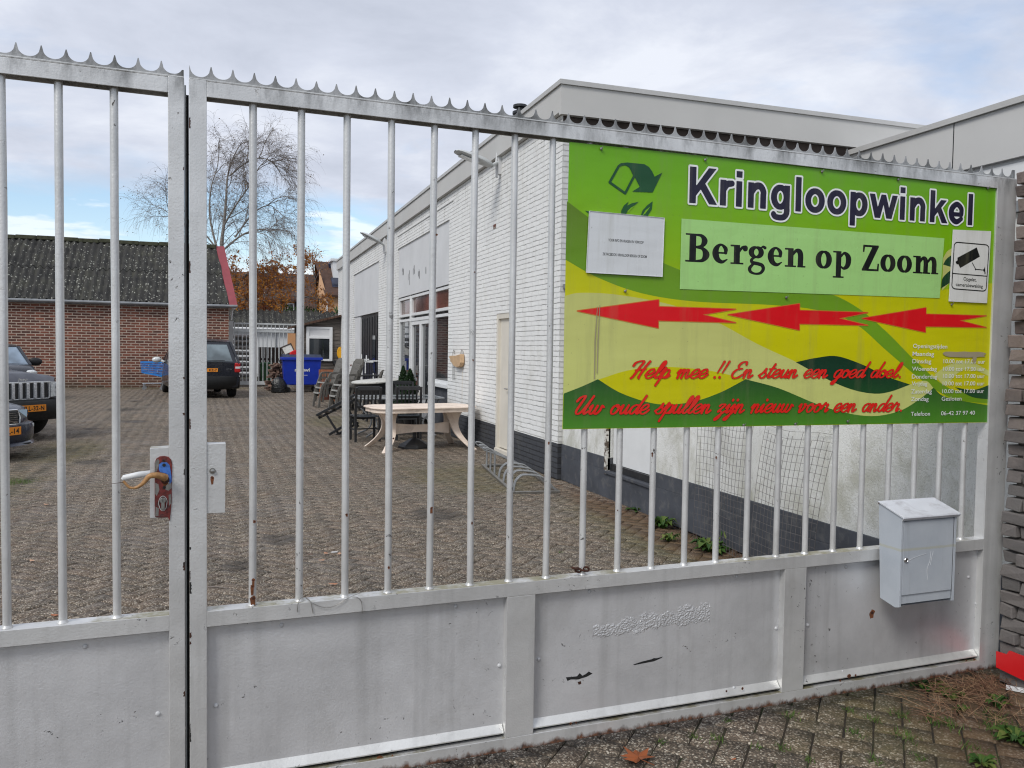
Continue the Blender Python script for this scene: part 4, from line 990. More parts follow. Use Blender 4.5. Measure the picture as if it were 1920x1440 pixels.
layer('leaf_tip', [crp([(1768, 496), (1775, 485), (1790, 474)], [(1790, 474), (1790, 503)], [(1790, 503), (1768, 496)]), crp([(1764, 541), (1768, 520), (1790, 500)], [(1790, 500), (1790, 524)], [(1790, 524), (1764, 541)])], SM['leaf'])
# three red arrows pointing left
AR = [[(1082, 583), (1235, 562), (1235, 575), (1379.5, 579.6), (1317, 590), (1379.5, 605), (1234, 601), (1234, 615)],
      [(1364.5, 590), (1499, 569.4), (1499, 582), (1627, 586), (1572.5, 597), (1627, 610), (1498.6, 607), (1498.6, 619)],
      [(1615.6, 597), (1736, 577), (1736, 589), (1849, 592), (1799, 601), (1849, 614), (1735, 612), (1735, 623)]]
y0 = LAY[0]
for a in AR:
    q = sq(a); vf = sdf_mesh([('p', q)], .003, .0032)
    mb = MB(GM); mb.add([(p[0], SY-.00013*(y0+1), p[1]) for p in vf[0]], vf[1])
    o = mb.build('red_arrow', SM['redline'], sign)
    mb = MB(GM); tr = tessellate_polygon([[Vector((p[0], p[1], 0)) for p in q]]); mb.add([(p[0], SY-.00013*(y0+2), p[1]) for p in q], [tuple(t) for t in tr]); mb.build('arrow_face', SM['red'], o)
LAY[0] += 2
# recycling emblem and the leaf shape half hidden by the notice
def q8(l): return [(1060+a*.1806, 270+b*.1806) for a, b in l]
rib = q8([(560, 215), (590, 198), (640, 192), (820, 210)])+q8([(868, 240), (900, 285), (925, 340), (1005, 297), (905, 503), (690, 495), (770, 445), (712, 330), (690, 270), (655, 235), (620, 215)])
LAY[0] += 1; mb = MB(GM)
ring = [(x, z, .0052) for x, z in sq(q8([(458, 398), (552, 232), (580, 212), (625, 208), (665, 232), (690, 270), (714, 330), (620, 512), (458, 398)]))]
vf = sdf_mesh([('s', ring), ('p', sq(rib))], .0022); put_flat(mb, vf, 1, 1, 0, 0, SY-.00013*LAY[0]); mb.build('emblem', SM['emb'], sign)
layer('emblem', [q8([(780, 745), (800, 690), (850, 635), (905, 595), (895, 680), (860, 735), (850, 760), (780, 750)]), q8([(575, 730), (580, 690), (605, 640), (655, 598), (640, 640), (690, 615), (760, 600), (700, 650), (650, 690), (620, 740)]), q8([(200, 692), (250, 700), (240, 722)])], SM['emb'])
layer('emblem', [q8([(800, 742), (830, 690), (880, 650), (830, 720)]), q8([(640, 700), (680, 660), (720, 640), (670, 690), (655, 715)])], SM['green'])
# pale strip with the town name
q = sq([(1277.4, 410), (1770, 447), (1761, 559), (1274, 542)]); LAY[0] += 1
mb = MB(GM); mb.add([(p[0], SY-.00013*LAY[0]-.0003, p[1]) for p in q], [(0, 1, 2, 3)]); strip = mb.build('pale_green_strip', SM['strip'], sign)
P, w_ = serif_prims('Bergen op Zoom')
vf = sdf_mesh(P, .14)
a, c = sgn(1284, 490.5), sgn(1758.5, 514.7); top = sgn(1285, 437)
mnx = min(p[0] for p in vf[0]); mxx = max(p[0] for p in vf[0]); sx = (c[0]-a[0])/(mxx-mnx); sz = (top[1]-a[1])/10
mb = MB(GM); put_flat(mb, vf, sx, sz, a[0]-mnx*sx, a[1], SY-.00013*LAY[0]-.0005, slope=(c[1]-a[1])/(c[0]-a[0])); mb.build('town_name', SM['blk'], strip)
LAY[0] += 5
# Kringloopwinkel: white outline, navy letters
a, c = sgn(1290, 380.5), sgn(1823, 423); top = sgn(1291.7, 312)
P, w_ = sans_prims('Kringloopwinkel')
vf = sdf_mesh(P, .16); vo = sdf_mesh(P, .16, .52)
mnx = min(p[0] for p in vf[0]); mxx = max(p[0] for p in vf[0]); sx = (c[0]-a[0]-.008)/(mxx-mnx); sz = (top[1]-a[1])/10
for k, (v, mt) in enumerate(((vo, 'wht'), (vf, 'navy'))):
    LAY[0] += 1; mb = MB(GM); put_flat(mb, v, sx, sz, a[0]+.004-mnx*sx, a[1], SY-.00013*LAY[0], slope=(c[1]-a[1])/(c[0]-a[0]))
    mb.build('shop_name_outline' if k == 0 else 'shop_name', SM[mt], sign)
# brush script lines
for s, pa, pb, hh in (('Help mee !! En steun een goed doel.', (1180, 709), (1692, 708), 33), ('Uw oude spullen zijn nieuw voor een ander.', (1077, 777), (1690, 771), 35)):
    P, w_ = script_prims(s); a, c = sgn(*pa), sgn(*pb); top = sgn(pa[0], pa[1]-hh)
    vf = sdf_mesh(P, .18, .0); vo = sdf_mesh(P, .2, .07)
    mnx = min(p[0] for p in vf[0]); mxx = max(p[0] for p in vf[0]); sx = (c[0]-a[0])/(mxx-mnx); sz = (top[1]-a[1])/10
    sl_ = (c[1]-a[1])/(c[0]-a[0])
    for kk, (v, mt) in enumerate(((vo, 'blk'), (vf, 'txtred'))):
        mb = MB(GM); put_flat(mb, v, sx, sz, a[0]-mnx*sx, a[1], SY-.00013*(LAY[0]+1+kk), slope=sl_); mb.build('script_outline' if kk == 0 else 'script_line', SM[mt], sign)
LAY[0] += 2
def g5(a, b): return (1680+a*.1319, 620+b*.1319)
LAY[0] += 1; mb = MB(GM)
rows = [('Openingstijden', 235, 720, 245), ('Maandag', 228, 532, 357), ('Dinsdag', 225, 492, 462), ('Woensdag', 220, 572, 570), ('Donderdag', 218, 578, 680), ('Vrijdag', 215, 437, 780), ('Zaterdag', 207, 500, 892), ('Zondag', 205, 455, 1000), ('Telefoon', 203, 475, 1212), ('06-42 37 97 40', 632, 1112, 1202), ('Gesloten', 640, 923, 995)]
for i, yy in enumerate((462, 570, 672, 778, 888)): rows.append(('10.00 tot 17.00 uur', 667-4*i, 1258-4*i, yy))
for s, xa, xb, yy in rows:
    a = sgn(*g5(xa, yy)); c = sgn(*g5(xb, yy)); put_text(mb, s, a[0], c[0], (a[1], a[1]), .0195, SY-.00013*LAY[0], .004)
    mb.build('opening_hours_line', SM['wht'], sign); mb = MB(GM)
layer('torn_patch', [[g5(*p) for p in [(655, 318), (690, 300), (760, 298), (860, 303), (960, 296), (1060, 304), (1170, 300), (1240, 310), (1276, 328), (1240, 350), (1262, 370), (1170, 372), (1140, 378), (1130, 430), (1120, 455), (1085, 450), (1080, 380), (1000, 382), (860, 376), (750, 372), (700, 360), (668, 340)]]], SM['torn'])
def screw(root, px, py, M=GM):
    c = GP(px, py, SY-.004); mb = MB(M); mb.lathe([(.0062, 0), (.0058, .003), (.003, .005)], 10, Matrix.Translation(c) @ Matrix.Rotation(R(90), 4, 'X'))
    mb.tube([(c[0]+.002, c[1]-.003, c[2]-.002), (c[0]+.003, c[1]-.009, c[2]+.003), (c[0]+.003, c[1]-.009, c[2]+.010)], .0014, 6); mb.build('screw', MT['steel'], root, smooth=True)
for p in [(1127, 279), (1322, 300), (1541, 322), (1684, 337), (1852, 353), (1172, 546), (1474, 558), (1784, 571), (1394, 797), (1491, 795), (1589, 790)]: screw(sign, *p)
for pts in ([(1114, 640), (1119, 575), (1120, 575), (1116, 640), (1114.5, 711), (1113, 711)], [(1119.5, 640), (1123.5, 572), (1124.5, 572), (1121.5, 640), (1119.5, 700), (1118, 700)]): layer('dirt_streak', [pts], SM['torn'])

# ---- notices fixed to the sign
def quadthing(name, label, cat, pxs, y0, y1, mat, part):
    q = [G(a, b, -y0) for a, b in pxs]
    root = thing(name, label, cat, M=GM @ Matrix.Translation((q[0][0], y0, q[0][1])))
    mb = MB(GM); mb.prism(q, -y1, -y0, XZ); mb.build(part, mat, root); return root, q
PY = SY-.0005-.00013*(LAY[0]+2)
nt_, q = quadthing('paper_notice', 'laminated white paper notice taped to the left of the green sign', 'notice', [(1098.8, 511), (1241.5, 518.9), (1245.6, 408.7), (1104.8, 395.5)], PY-.002, PY, SM['paper'], 'sheet')
def bil(q, u, v):     # q: bl, br, tr, tl ; u right, v down
    a = Vector(q[3]).lerp(Vector(q[2]), u); b_ = Vector(q[0]).lerp(Vector(q[1]), u); return a.lerp(b_, v)
mb = MB(GM)
for s, u0, u1, v, h in (('VOOR INFO EN VRAGEN EN VERKOOP', .265, .73, .465, .0105), ('ZIE FACEBOOK: KRINGLOOP BERGEN OP ZOOM', .20, .78, .70, .0105)):
    a, c = bil(q, u0, v), bil(q, u1, v); put_text(mb, s, a[0], c[0], (a[1], c[1]), h, PY-.0024, .01)
mb.build('notice_text', SM['blk'], nt_)
mb = MB(GM)
for (u0, v0), (u1, v1) in (((.0, .0), (1, .0)), ((1, 0), (1, 1)), ((1, 1), (0, 1)), ((0, 1), (0, 0))):
    a, c = bil(q, u0, v0), bil(q, u1, v1); mb.bar((a[0], PY-.0028, a[1]), (c[0], PY-.0028, c[1]), .0035, .0012)
mb.build('plastic_edge', MT['white'], nt_)
cn, q = quadthing('camera_notice', 'white notice with a black surveillance camera pictogram on the green sign', 'notice', [(1779.6, 565), (1850.7, 568.5), (1858.4, 433.5), (1787.5, 430.5)], PY-.003, PY, SM['camw'], 'sheet')
def cs(a, b):         # coordinates of the zoomed crop -> notice u,v
    v = (b-545)/718.; l = 1318-40*v; r = 1697-40*v; return bil(q, (a-l)/(r-l), v)
rr = []
for cx_, cy_, a0 in ((1362, 706, 180), (1638, 718, 270), (1612, 1108, 0), (1340, 1100, 90)):
    for k in range(5):
        an = R(a0+90*k/4); p = cs(cx_+36*math.cos(an), cy_+36*math.sin(an)); rr.append((p[0], p[1], .0026))
pr = [('s', rr+[rr[0]])]
a, c = cs(1308, 982), cs(1652, 994); pr.append(('s', [(a[0], a[1], .0024), (c[0], c[1], .0024)]))
pr.append(('p', [tuple(cs(*p)) for p in [(1550, 712), (1582, 802), (1385, 925), (1368, 888), (1352, 890), (1338, 866), (1358, 850), (1358, 824)]]))
pr.append(('s', [tuple(cs(*p))+(.0022,) for p in [(1506, 868), (1540, 930), (1625, 935)]])); a = cs(1538, 932); pr.append(('s', [(a[0], a[1], .004), (a[0]+.001, a[1], .004)]))
pr.append(('p', [tuple(cs(*p)) for p in [(1634, 893), (1640, 975), (1630, 975), (1628, 950), (1618, 948), (1618, 925), (1626, 922)]]))
vf = sdf_mesh(pr, .0011); mb = MB(GM); put_flat(mb, vf, 1, 1, 0, 0, PY-.0036)
a, c = cs(1418, 1047), cs(1548, 1052); put_text(mb, 'Opgelet,', a[0], c[0], (a[1], c[1]), .0165, PY-.0036, .012)
a, c = cs(1342, 1106), cs(1612, 1114); put_text(mb, 'camerabewaking', a[0], c[0], (a[1], c[1]), .0165, PY-.0036, .012)
mb.build('pictogram', SM['blk'], cn)

# ---- mailbox
def lettermat():
    mt, t, b, oc = newmat('letterbox_paint')
    n = nz(t, oc, 6, 4, .6)
    c = ramp(t, n, [(.3, (.40, .435, .48)), (.7, (.47, .505, .545))])
    sp = nd(t, 'ShaderNodeSeparateXYZ', {0: oc})
    d = ma(t, 'ABSOLUTE', ma(t, 'SUBTRACT', sp.outputs[2], ma(t, 'ADD', .268, ma(t, 'MULTIPLY', nz(t, oc, 22, 3), .012))))
    tp = ramp(t, d, [(.0045, 1.0), (.0075, 0.0)])
    c = mix(t, ma(t, 'MULTIPLY', tp, .42), c, (.42, .40, .24))
    st = ramp(t, nz(t, mapv(t, oc, (20, 20, 2)), 1, 5, .7), [(.6, 0.0), (.8, 1.0)])
    c = mix(t, ma(t, 'MULTIPLY', st, .3), c, (.22, .22, .22))
    setb(t, b, col=c, rough=.42, normal=bump(t, nz(t, oc, 120, 2), .0004)); return mt
MT['letter'] = lettermat()
ml = thing('letterbox', 'grey blue metal letterbox hung on the gate rail under the sign', 'letterbox', M=GM @ Matrix.Translation((3.055, -.001, .478)))
X0, X1 = 3.050, 3.390
sw = .012
mb = MB(GM)
for a, c in ((X0, X0+.003), (X1-.003, X1)):
    vs = []
    for x in (a, c):
        vs += [(x, -.028, .500), (x, -.001, .950), (x, -.142, .906), (x, -.142, .487), (x, -.118, .480)]
    mb.add(vs, [(0, 1, 2, 3, 4), (9, 8, 7, 6, 5), (0, 5, 6, 1), (1, 6, 7, 2), (2, 7, 8, 3), (3, 8, 9, 4), (4, 9, 5, 0)])
for a, c in ((X0+.003, X0+sw), (X1-sw, X1-.003)): mb.box(a, c, -.1418, -.1390, .488, .905)
mb.add([(X0+.003, -.030, .505), (X1-.003, -.030, .505), (X1-.003, -.004, .949), (X0+.003, -.004, .949)], [(0, 1, 2, 3)])
mb.add([(X0+.003, -.030, .503), (X1-.003, -.030, .503), (X1-.003, -.116, .484), (X0+.003, -.116, .484)], [(0, 1, 2, 3)])
mb.box(X0+sw, X1-sw, -.1338, -.1318, .498, .560); mb.box(X0+sw, X1-sw, -.1338, -.1318, .878, .905)
mb.build('body', MT['letter'], ml, bevel=.0008)
mb = MB(GM); mb.box(X0+sw, X1-sw, -.1312, -.1300, .540, .90); mb.build('inner_shadow_plate', MT['dark'], ml)
dr = MB(GM); dr.box(X0+sw+.004, X1-sw-.004, -.1400, -.1320, .540, .884); dr = dr.build('door', MT['letter'], ml, bevel=.002)
mb = MB(GM); c = GP(1702, 1049, -.1404); c = (X0+.033, -.1402, .705)
mb.lathe([(.0125, 0), (.0120, .003), (.0095, .006), (.0075, .006), (.0072, .004)], 20, Matrix.Translation(c) @ Matrix.Rotation(R(90), 4, 'X')); mb.build('lock', MT['chrome'], dr, smooth=True)
mb = MB(GM); mb.box(c[0]-.001, c[0]+.001, c[1]-.0065, c[1]-.0055, c[2]-.005, c[2]+.005); mb.build('keyhole', MT['dark'], dr)
mb = MB(GM); v = []
for x in (X0-.006, X1+.008):
    v += [(x, -.001, .957), (x, -.155, .909), (x, -.158, .903), (x, -.150, .891), (x, -.147, .892), (x, -.152, .902), (x, -.001, .950)]
mb.add(v, [(0, 1, 2, 3, 4, 5, 6), (13, 12, 11, 10, 9, 8, 7)]+[(i, i+7, (i+1) % 7+7, (i+1) % 7) for i in range(7)])
lid = mb.build('lid', MT['lid'] if 'lid' in MT else MT['letter'], ml, bevel=.0008)
w = MB(GM)
for P_ in ([(X0+.045, .70), (X0+.08, .712), (X0+.13, .722), (X0+.155, .726)], [(X0+.185, .735), (X0+.18, .69), (X0+.165, .65), (X0+.172, .60)], [(X0+.20, .733), (X0+.19, .70), (X0+.185, .67)]):
    w.tube(cr([(a, -.1412, b) for a, b in P_], 5), .0006, 5)
w.build('tape_thread', MT['white'], ml)
# rusty nail heads: letterbox hinge pin
mb = MB(GM); mb.lathe([(.004, 0), (.003, .002)], 8, Matrix.Translation((X0-.0065, -.008, .948)) @ Matrix.Rotation(R(-90), 4, 'Y')); mb.build('hinge_pin', MT['rustdark'], ml)

# ------------------------------------------------------------------ the shop building
XB, XP = 3.93, 3.99
def WY(px, py=650): return float(atX(px, py, XB)[1])
def wz(px, py): return float(atX(px, py, XB)[2])
shop = thing('shop_building', 'long white painted brick shop building with flat roof and grey fascia', 'building', (XB, 9.75, 0))
ZT = 4.60
Yd0, Yd1 = WY(957), WY(930)
Ya, Yb = WY(840), WY(744)          # shop front bay
Yc, Yd = WY(709), WY(662)          # bay with the dark door
Ye = WY(633.5)
zp1t, zp1b = wz(841, 412), wz(840, 532)
zp2t, zp2b = wz(708.7, 490), wz(708.7, 584)
w = MB()
XI = XB+.35
w.box(XB, XI, 9.75, Yd0, .46, ZT); w.box(XB, XI, Yd1, Ya, .46, ZT); w.box(XB, XI, Yd0, Yd1, 2.2, ZT)
w.box(XB, XI, Ya, Yb, zp1t, ZT); w.box(XB, XI, Yb, Yc, .46, ZT); w.box(XB, XI, Yc, Yd, zp2t, ZT); w.box(XB, XI, Yd, Ye, .46, ZT)
w.build('wall', MT['whitebrick'], shop)
for a, b in ((9.75, Yd0), (Yd1, Ya), (Yb, Yc), (Yd, Ye)):
    w = MB(); w.box(XB+.002, XI, a, b, 0, .46); w.build('plinth', MT['greybrick'], shop)
w = MB(); w.box(XB+.03, XB+.20, Ya, Yb, zp1b, zp1t); w.build('render_panel', MT['render'], shop)
w = MB(); w.box(XB+.03, XB+.20, Yc, Yd, zp2b, zp2t); w.build('render_panel', MT['render'], shop)
w = MB(); w.box(XB-.015, XB+.0, Ya-.3, Yb, zp1t+.30, zp1t+.315); w.box(XB-.012, XB, 9.9, Ya-.3, 4.3, 4.306) if False else None
w.build('drip_edge', MT['coping'], shop)
w = MB(); w.box(3.86, 3.93, 9.72, Ye, ZT+.005, 4.93); w.box(3.86, 17, 9.65, 9.72, ZT+.0-.03, 4.93)
w.build('fascia', MT['fascia'], shop)
w = MB(); w.box(3.835, 4.05, 9.86, Ye+.05, 4.932, 4.99); w.box(3.835, 17, 9.625, 9.86, 4.932, 4.99); w.build('roof_trim', MT['coping'], shop)
w = MB(); w.box(4.05, 17, 9.86, Ye, 4.90, 4.93); w.box(XB+.35, 17, 9.9, Ye, 0, 4.85) ; w.build('roof', MT['tar'], shop)
w = MB(); w.box(XB, XB+.17, 9.74, 9.75, .46, 4.42); w.build('corner_bricks', MT['whitebrickX'], shop)
w = MB(); w.box(XB, 17, 9.735, 9.749, 4.42, ZT-.03); w.box(XB+.17, 17, 9.74, 9.749, 2.4, 4.42); w.build('brown_boarding', MT['soffit'], shop)
w = MB(); w.box(XB-.004, XB+.002, WY(930, 420)+0, WY(926, 420)+.02, wz(933, 426), wz(933, 418)); w.build('bare_brick', MT['redbrickY'], shop)
# side door
d = MB(); d.box(XB+.05, XB+.10, Yd0+.07, Yd1-.07, .12, 2.12); dd = d.build('door', MT['cream'], shop)
d = MB(); d.box(XB+.01, XB+.12, Yd0, Yd0+.07, .1, 2.2); d.box(XB+.01, XB+.12, Yd1-.07, Yd1, .1, 2.2); d.box(XB+.01, XB+.12, Yd0+.07, Yd1-.07, 2.12, 2.2); d.box(XB-.01, XB+.2, Yd0, Yd1, 0, .1); d.build('door_frame', MT['cream'], dd)
d = MB(); d.tube([(XB+.01, Yd0+.14, 1.05), (XB+.0, Yd0+.15, 1.05), (XB+.0, Yd0+.25, 1.05)], .01, 8); d.box(XB+.02, XB+.05, Yd0+.1, Yd0+.14, .55, .62); d.build('handle', MT['steel'], dd)
# shop front windows
def window(nm, y0, y1, z0, z1, x=XB+.10, fw=.06, sub=(), root=shop, door=False):
    f = MB(); f.box(x-.05, x+.03, y0, y0+fw, z0, z1); f.box(x-.05, x+.03, y1-fw, y1, z0, z1); f.box(x-.05, x+.03, y0+fw, y1-fw, z1-fw, z1)
    f.box(x-.05, x+.03, y0+fw, y1-fw, z0, z0+(fw if not door else .45))
    fo = f.build(nm, MT['white'], root, bevel=.004)
    p = MB(); p.box(x, x+.012, y0+fw, y1-fw, z0+(fw if not door else .45), z1-fw); p.build('pane', MT['glass'], fo)
    return fo
zt = zp1b-.02; ztr1 = wz(840, 583); zsil = wz(839, 722)
y1_, y2_, y3_ = WY(804), WY(766), WY(742)
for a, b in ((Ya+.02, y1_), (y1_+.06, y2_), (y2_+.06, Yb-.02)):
    o_ = window('window', a, b, ztr1+.03, zt); bpy.data.objects[[c_.name for c_ in COL.objects if c_.parent == o_][0]].data.materials[0] = MT['panerefl']
window('window', Ya+.02, y1_, zsil, ztr1-.03); window('window', y2_+.06, Yb-.02, zsil, ztr1-.03)
ym = (y1_+.06+y2_)/2
for a, b in ((y1_+.09, ym-.005), (ym+.005, y2_-.03)):
    o = window('shop_door', a, b, .12, ztr1-.10, fw=.09, door=True)
    h = MB(); yy = b-.05 if a < ym-.1 else a+.05; h.tube([(XB+.02, yy, 1.1), (XB-.01, yy, 1.1), (XB-.01, yy, 1.25), (XB+.02, yy, 1.25)], .008, 6); h.build('handle', MT['steel'], o)
w = MB()
for y in (y1_, y2_): w.box(XB+.03, XB+.14, y+.001, y+.059, .1, zt)
w.box(XB+.03, XB+.14, Ya+.02, Yb-.02, ztr1-.0295, ztr1+.0295) if False else None
w.box(XB+.035, XB+.15, y1_+.06, y2_, ztr1-.10, ztr1-.03); w.box(XB+.02, XB+.16, Ya+.02, Yb-.02, ztr1-.029, ztr1+.029) if False else None
w.box(XB-.02, XB+.14, Ya+.02, y1_, zsil-.07, zsil-.001); w.box(XB-.02, XB+.14, y2_+.06, Yb-.02, zsil-.07, zsil-.001)
w.build('window_frame', MT['white'], shop, bevel=.003)
for a, b in ((Ya+.01, y1_), (y2_+.06, Yb)):
    w = MB(); w.box(XB+.06, XI, a, b, .0, zsil-.07); w.build('plinth', MT['anth'], shop)
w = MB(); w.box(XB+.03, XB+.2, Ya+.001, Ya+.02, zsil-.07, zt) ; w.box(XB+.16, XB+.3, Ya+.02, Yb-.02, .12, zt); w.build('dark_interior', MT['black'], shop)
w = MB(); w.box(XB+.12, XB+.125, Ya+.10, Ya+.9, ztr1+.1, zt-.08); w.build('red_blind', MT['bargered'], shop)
# rust stains and fixings left by old letters on the panel
random.seed(5)
for px, py in ((756, 505), (767, 516), (776, 507), (786.5, 509), (745, 523), (798, 508)):
    c = atX(px, py, XB+.028); w = MB(); n = random.randint(3, 5)
    for _ in range(n):
        yy = c[1]+random.uniform(-.09, .09); z0 = c[2]+random.uniform(-.05, .12); h = random.uniform(.05, .2)
        w.box(XB+.0265, XB+.029, yy, yy+random.uniform(.01, .04), z0-h, z0)
    w.build('stain', MT['black'], shop)
# dark bay at the back
Yg = WY(672)
w = MB(); w.box(XB+.06, XB+.1, Yg, Yd, 0, zp2b); w.build('grey_door_panel', MT['render'], shop)
w = MB(); w.box(XB+.10, XB+.14, Yc, Yg, 0, zp2b); dk = w.build('dark_door', MT['black'], shop)
w = MB()
for i in range(8):
    y = Yc+(Yg-Yc)*(i+.5)/8; w.box(XB+.085, XB+.0995, y-.04, y+.04, .1, zp2b-.1)
w.build('board', MT['plastic'], dk)
w = MB(); w.box(XB+.082, XB+.0845, Yc+1.0, Yc+1.5, .9, 2.0); w.build('pane', MT['glass'], dk)

# roof pipe
q = atY(975, 212, 13.5); w = MB(Matrix.Translation((q[0], 13.5, 0)))
w.lathe([(.05, 4.9), (.05, q[2]-.02), (.13, q[2]-.02), (.13, q[2]+.02), (.06, q[2]+.03), (.06, q[2]+.08), (.12, q[2]+.09), (.12, q[2]+.13), (.02, q[2]+.15)], 14)
o = w.build('vent_pipe', MT['black'], None, smooth=True, loc=Vector((q[0], 13.5, 4.9))); meta(o, 'black roof vent pipe with round cowl on the shop roof', 'vent pipe')

# wall lamps
def walllamp(label, bpx, hpx0, hpx1):
    b = atX(bpx[0], bpx[1], XB); Yl = b[1]
    h0 = atY(hpx0[0], hpx0[1], Yl-.1); h1 = atY(hpx1[0], hpx1[1], Yl-.15)
    r = thing('wall_lamp', label, 'lamp', (XB, Yl, b[2]-.2), group='lamps on the shop wall')
    mb = MB(); mb.box(XB-.05, XB, Yl-.045, Yl+.045, b[2]-.2, b[2]+.18); mb.tube([(XB-.05, Yl, b[2]+.15), (XB-.07, Yl, b[2]), (XB-.06, Yl, b[2]-.25)], .02, 8); mb.build('bracket', MT['render'], r)
    mb = MB(); mb.tube([(XB-.05, Yl, b[2]-.02), Vector(h0)*.6+Vector((XB-.05, Yl, b[2]-.02))*.4, Vector(h0)], .028, 10); mb.build('arm', MT['oldgate'], r, smooth=True)
    d = (Vector(h1)-Vector(h0)); L = d.length; z = d.normalized(); x = Vector((0, 1, 0)).cross(z).normalized(); y = z.cross(x)
    M = Matrix.Translation(Vector(h0)) @ Matrix((x, y, z)).transposed().to_4x4()
    rows = []
    for t, wd, th in ((0, .06, .05), (.08, .10, .075), (.3, .135, .08), (.6, .15, .075), (.85, .14, .05), (.96, .11, .03), (1, .04, .012)):
        rows.append([(th*.9*math.sin(a)*(1 if math.sin(a) > 0 else .45), wd*math.cos(a), t*L) for a in [2*math.pi*i/16 for i in range(17)]])
    mb = MB(M); mb.grid(rows); mb.build('head', MT['oldgate'], r, smooth=True)
    mb = MB(M); mb.box(-.040, -.036, -.09, .09, L*.35, L*.85); mb.build('glass_cover', MT['headl'], r)
walllamp('larger looking nearer street-type lamp on the white wall, left of the green sign', (939, 303), (921, 311), (853, 283))
walllamp('smaller looking farther street-type lamp high on the white wall over the furniture', (724, 459), (713, 455), (676, 436))

# tan cloth basket and cords on the wall
c = atX(860, 672, XB-.01)
r = thing('wall_basket', 'torn tan half basket hanging from hooks on the white brick wall', 'basket', (XB, c[1], c[2]))
pp = [atX(a, b, XB-.02) for a, b in ((848, 669), (851, 675), (850, 677), (853, 680), (857, 686), (863, 689), (868, 687), (870, 680), (869.5, 664), (860, 667), (851, 667))]
mb = MB(Matrix(((0, 0, -1, XB), (1, 0, 0, 0), (0, 1, 0, 0), (0, 0, 0, 1)))); mb.prism([(p[1], p[2]) for p in pp], .01, .09); mb.build('cloth', MT['tancloth'] if 'tancloth' in MT else MT['brass'], r, bevel=.01)
mb = MB()
for ax, bx_ in ((849, 852), (864, 868)):
    mb.tube(cr([atX(ax, 669, XB-.02), atX(ax+.5, 660, XB-.05), atX(ax+1.5, 656.5, XB-.04), atX(bx_, 659, XB-.01), atX(bx_, 664, XB-.01)], 4), .006, 6)
for a in (848.5, 850.5, 852.5): mb.tube(cr([atX(a, 672, XB-.015), atX(a-.5, 690, XB-.02), atX(a+.3, 713, XB-.015)], 4), .0035, 5)
mb.build('hook', MT['steel'], r)
mb = MB(); mb.box(XB-.0025, XB+.001, atX(867, 700, XB)[1]-.015, atX(867, 700, XB)[1]+.015, .55, c[2]-.15); mb.build('rust_run', MT['cream'], r)

# ------------------------------------------------------------------ plastered yard wall with plinth, running back from the gate
yw = thing('yard_wall', 'stained white plaster wall with dark grey plinth behind the gate', 'wall', (XP, 3.2, 0))
ZW = 2.42
Dn, Df = float(atX(1226, 850, XP)[1]), float(atX(1141, 850, XP)[1])
zdb = float(atX(1141, 879, XP)[2])
w = MB(); w.box(XP, 4.25, Df, 9.735, .455, ZW); w.box(XP, 4.25, 3.25, Dn, .455, ZW); w.box(XP, 4.25, Dn, Df, 2.1, ZW); w.build('wall', MT['plaster'], yw)
w = MB(); w.box(XP-.012, 4.25, 3.25, 9.735, 0, zdb-.02); w.box(XP-.012, 4.25, Df, 9.735, zdb-.02, .455); w.box(XP-.012, 4.25, 3.25, Dn, zdb-.02, .455); w.build('plinth', MT['anth'], yw, bevel=.004)
w = MB(); w.box(XP-.03, 4.28, 3.25, 9.735, ZW+.002, ZW+.06); w.build('coping', MT['zinc'], yw)
w = MB(); w.box(XP+.05, XP+.09, Dn+.02, Df-.02, zdb+.06, 2.08); hd = w.build('hatch', MT['white'], yw)
w = MB(); w.box(XP+.02, XP+.10, Dn+.01, Df-.01, zdb-.019, zdb+.055); w.build('bottom_track', MT['black'], hd)
w = MB(); w.box(XP-.03, XP+.02, Df, Df+.05, zdb-.06, 2.1); w.build('peeling_jamb', MT['jamb'] if 'jamb' in MT else MT['cream'], hd)
w = MB(); w.box(XP-.035, XP+.1, Dn-.01, Df+.06, zdb-.055, zdb-.0195); w.build('sill', MT['anth'], hd, bevel=.006)
# roof between the wall and the rear extension
w = MB(); w.box(4.25, 8.25, 3.3, 9.73, 2.30, 2.40); o = w.build('flat_roof', MT['tar'], yw)

# welded wire mesh leaning on the wall
wm = thing('wire_mesh', 'bent rusty welded wire mesh sheet leaning against the stained plaster wall', 'mesh', (XP-.12, 5.8, 0))
def meshpt(u, v, k):     # u along the wall 0..1, v up
    if k == 0: p0, p1, h, lean = 6.28, 5.52, 1.12, .05
    else: p0, p1, h, lean = 5.46, 4.72, 1.06, .14
    y = p0+(p1-p0)*u; tp = 1+.01*math.sin(7*u+k*2)
    x = XP-.17+lean*1.0*v*v+.012*math.sin(5*u+2*k)+.008*math.sin(4*v+u*3)
    return Vector((min(x, XP-.015), y+.05*v*(.5-u), .02+h*v*tp))
for k, (n, mm) in enumerate(((15, 20), (15, 19))):
    w = MB()
    for i in range(n+1): w.tube([meshpt(i/n, t/12*(1-.03*((i*7) % 3)), k) for t in range(13)], .0016, 4, cap=False)
    for j in range(mm+1): w.tube([meshpt(t/12, j/mm, k) for t in range(13)], .0016, 4, cap=False)
    w.build('wire_sheet', MT['wirem'] if 'wirem' in MT else MT['rustdark'], wm)

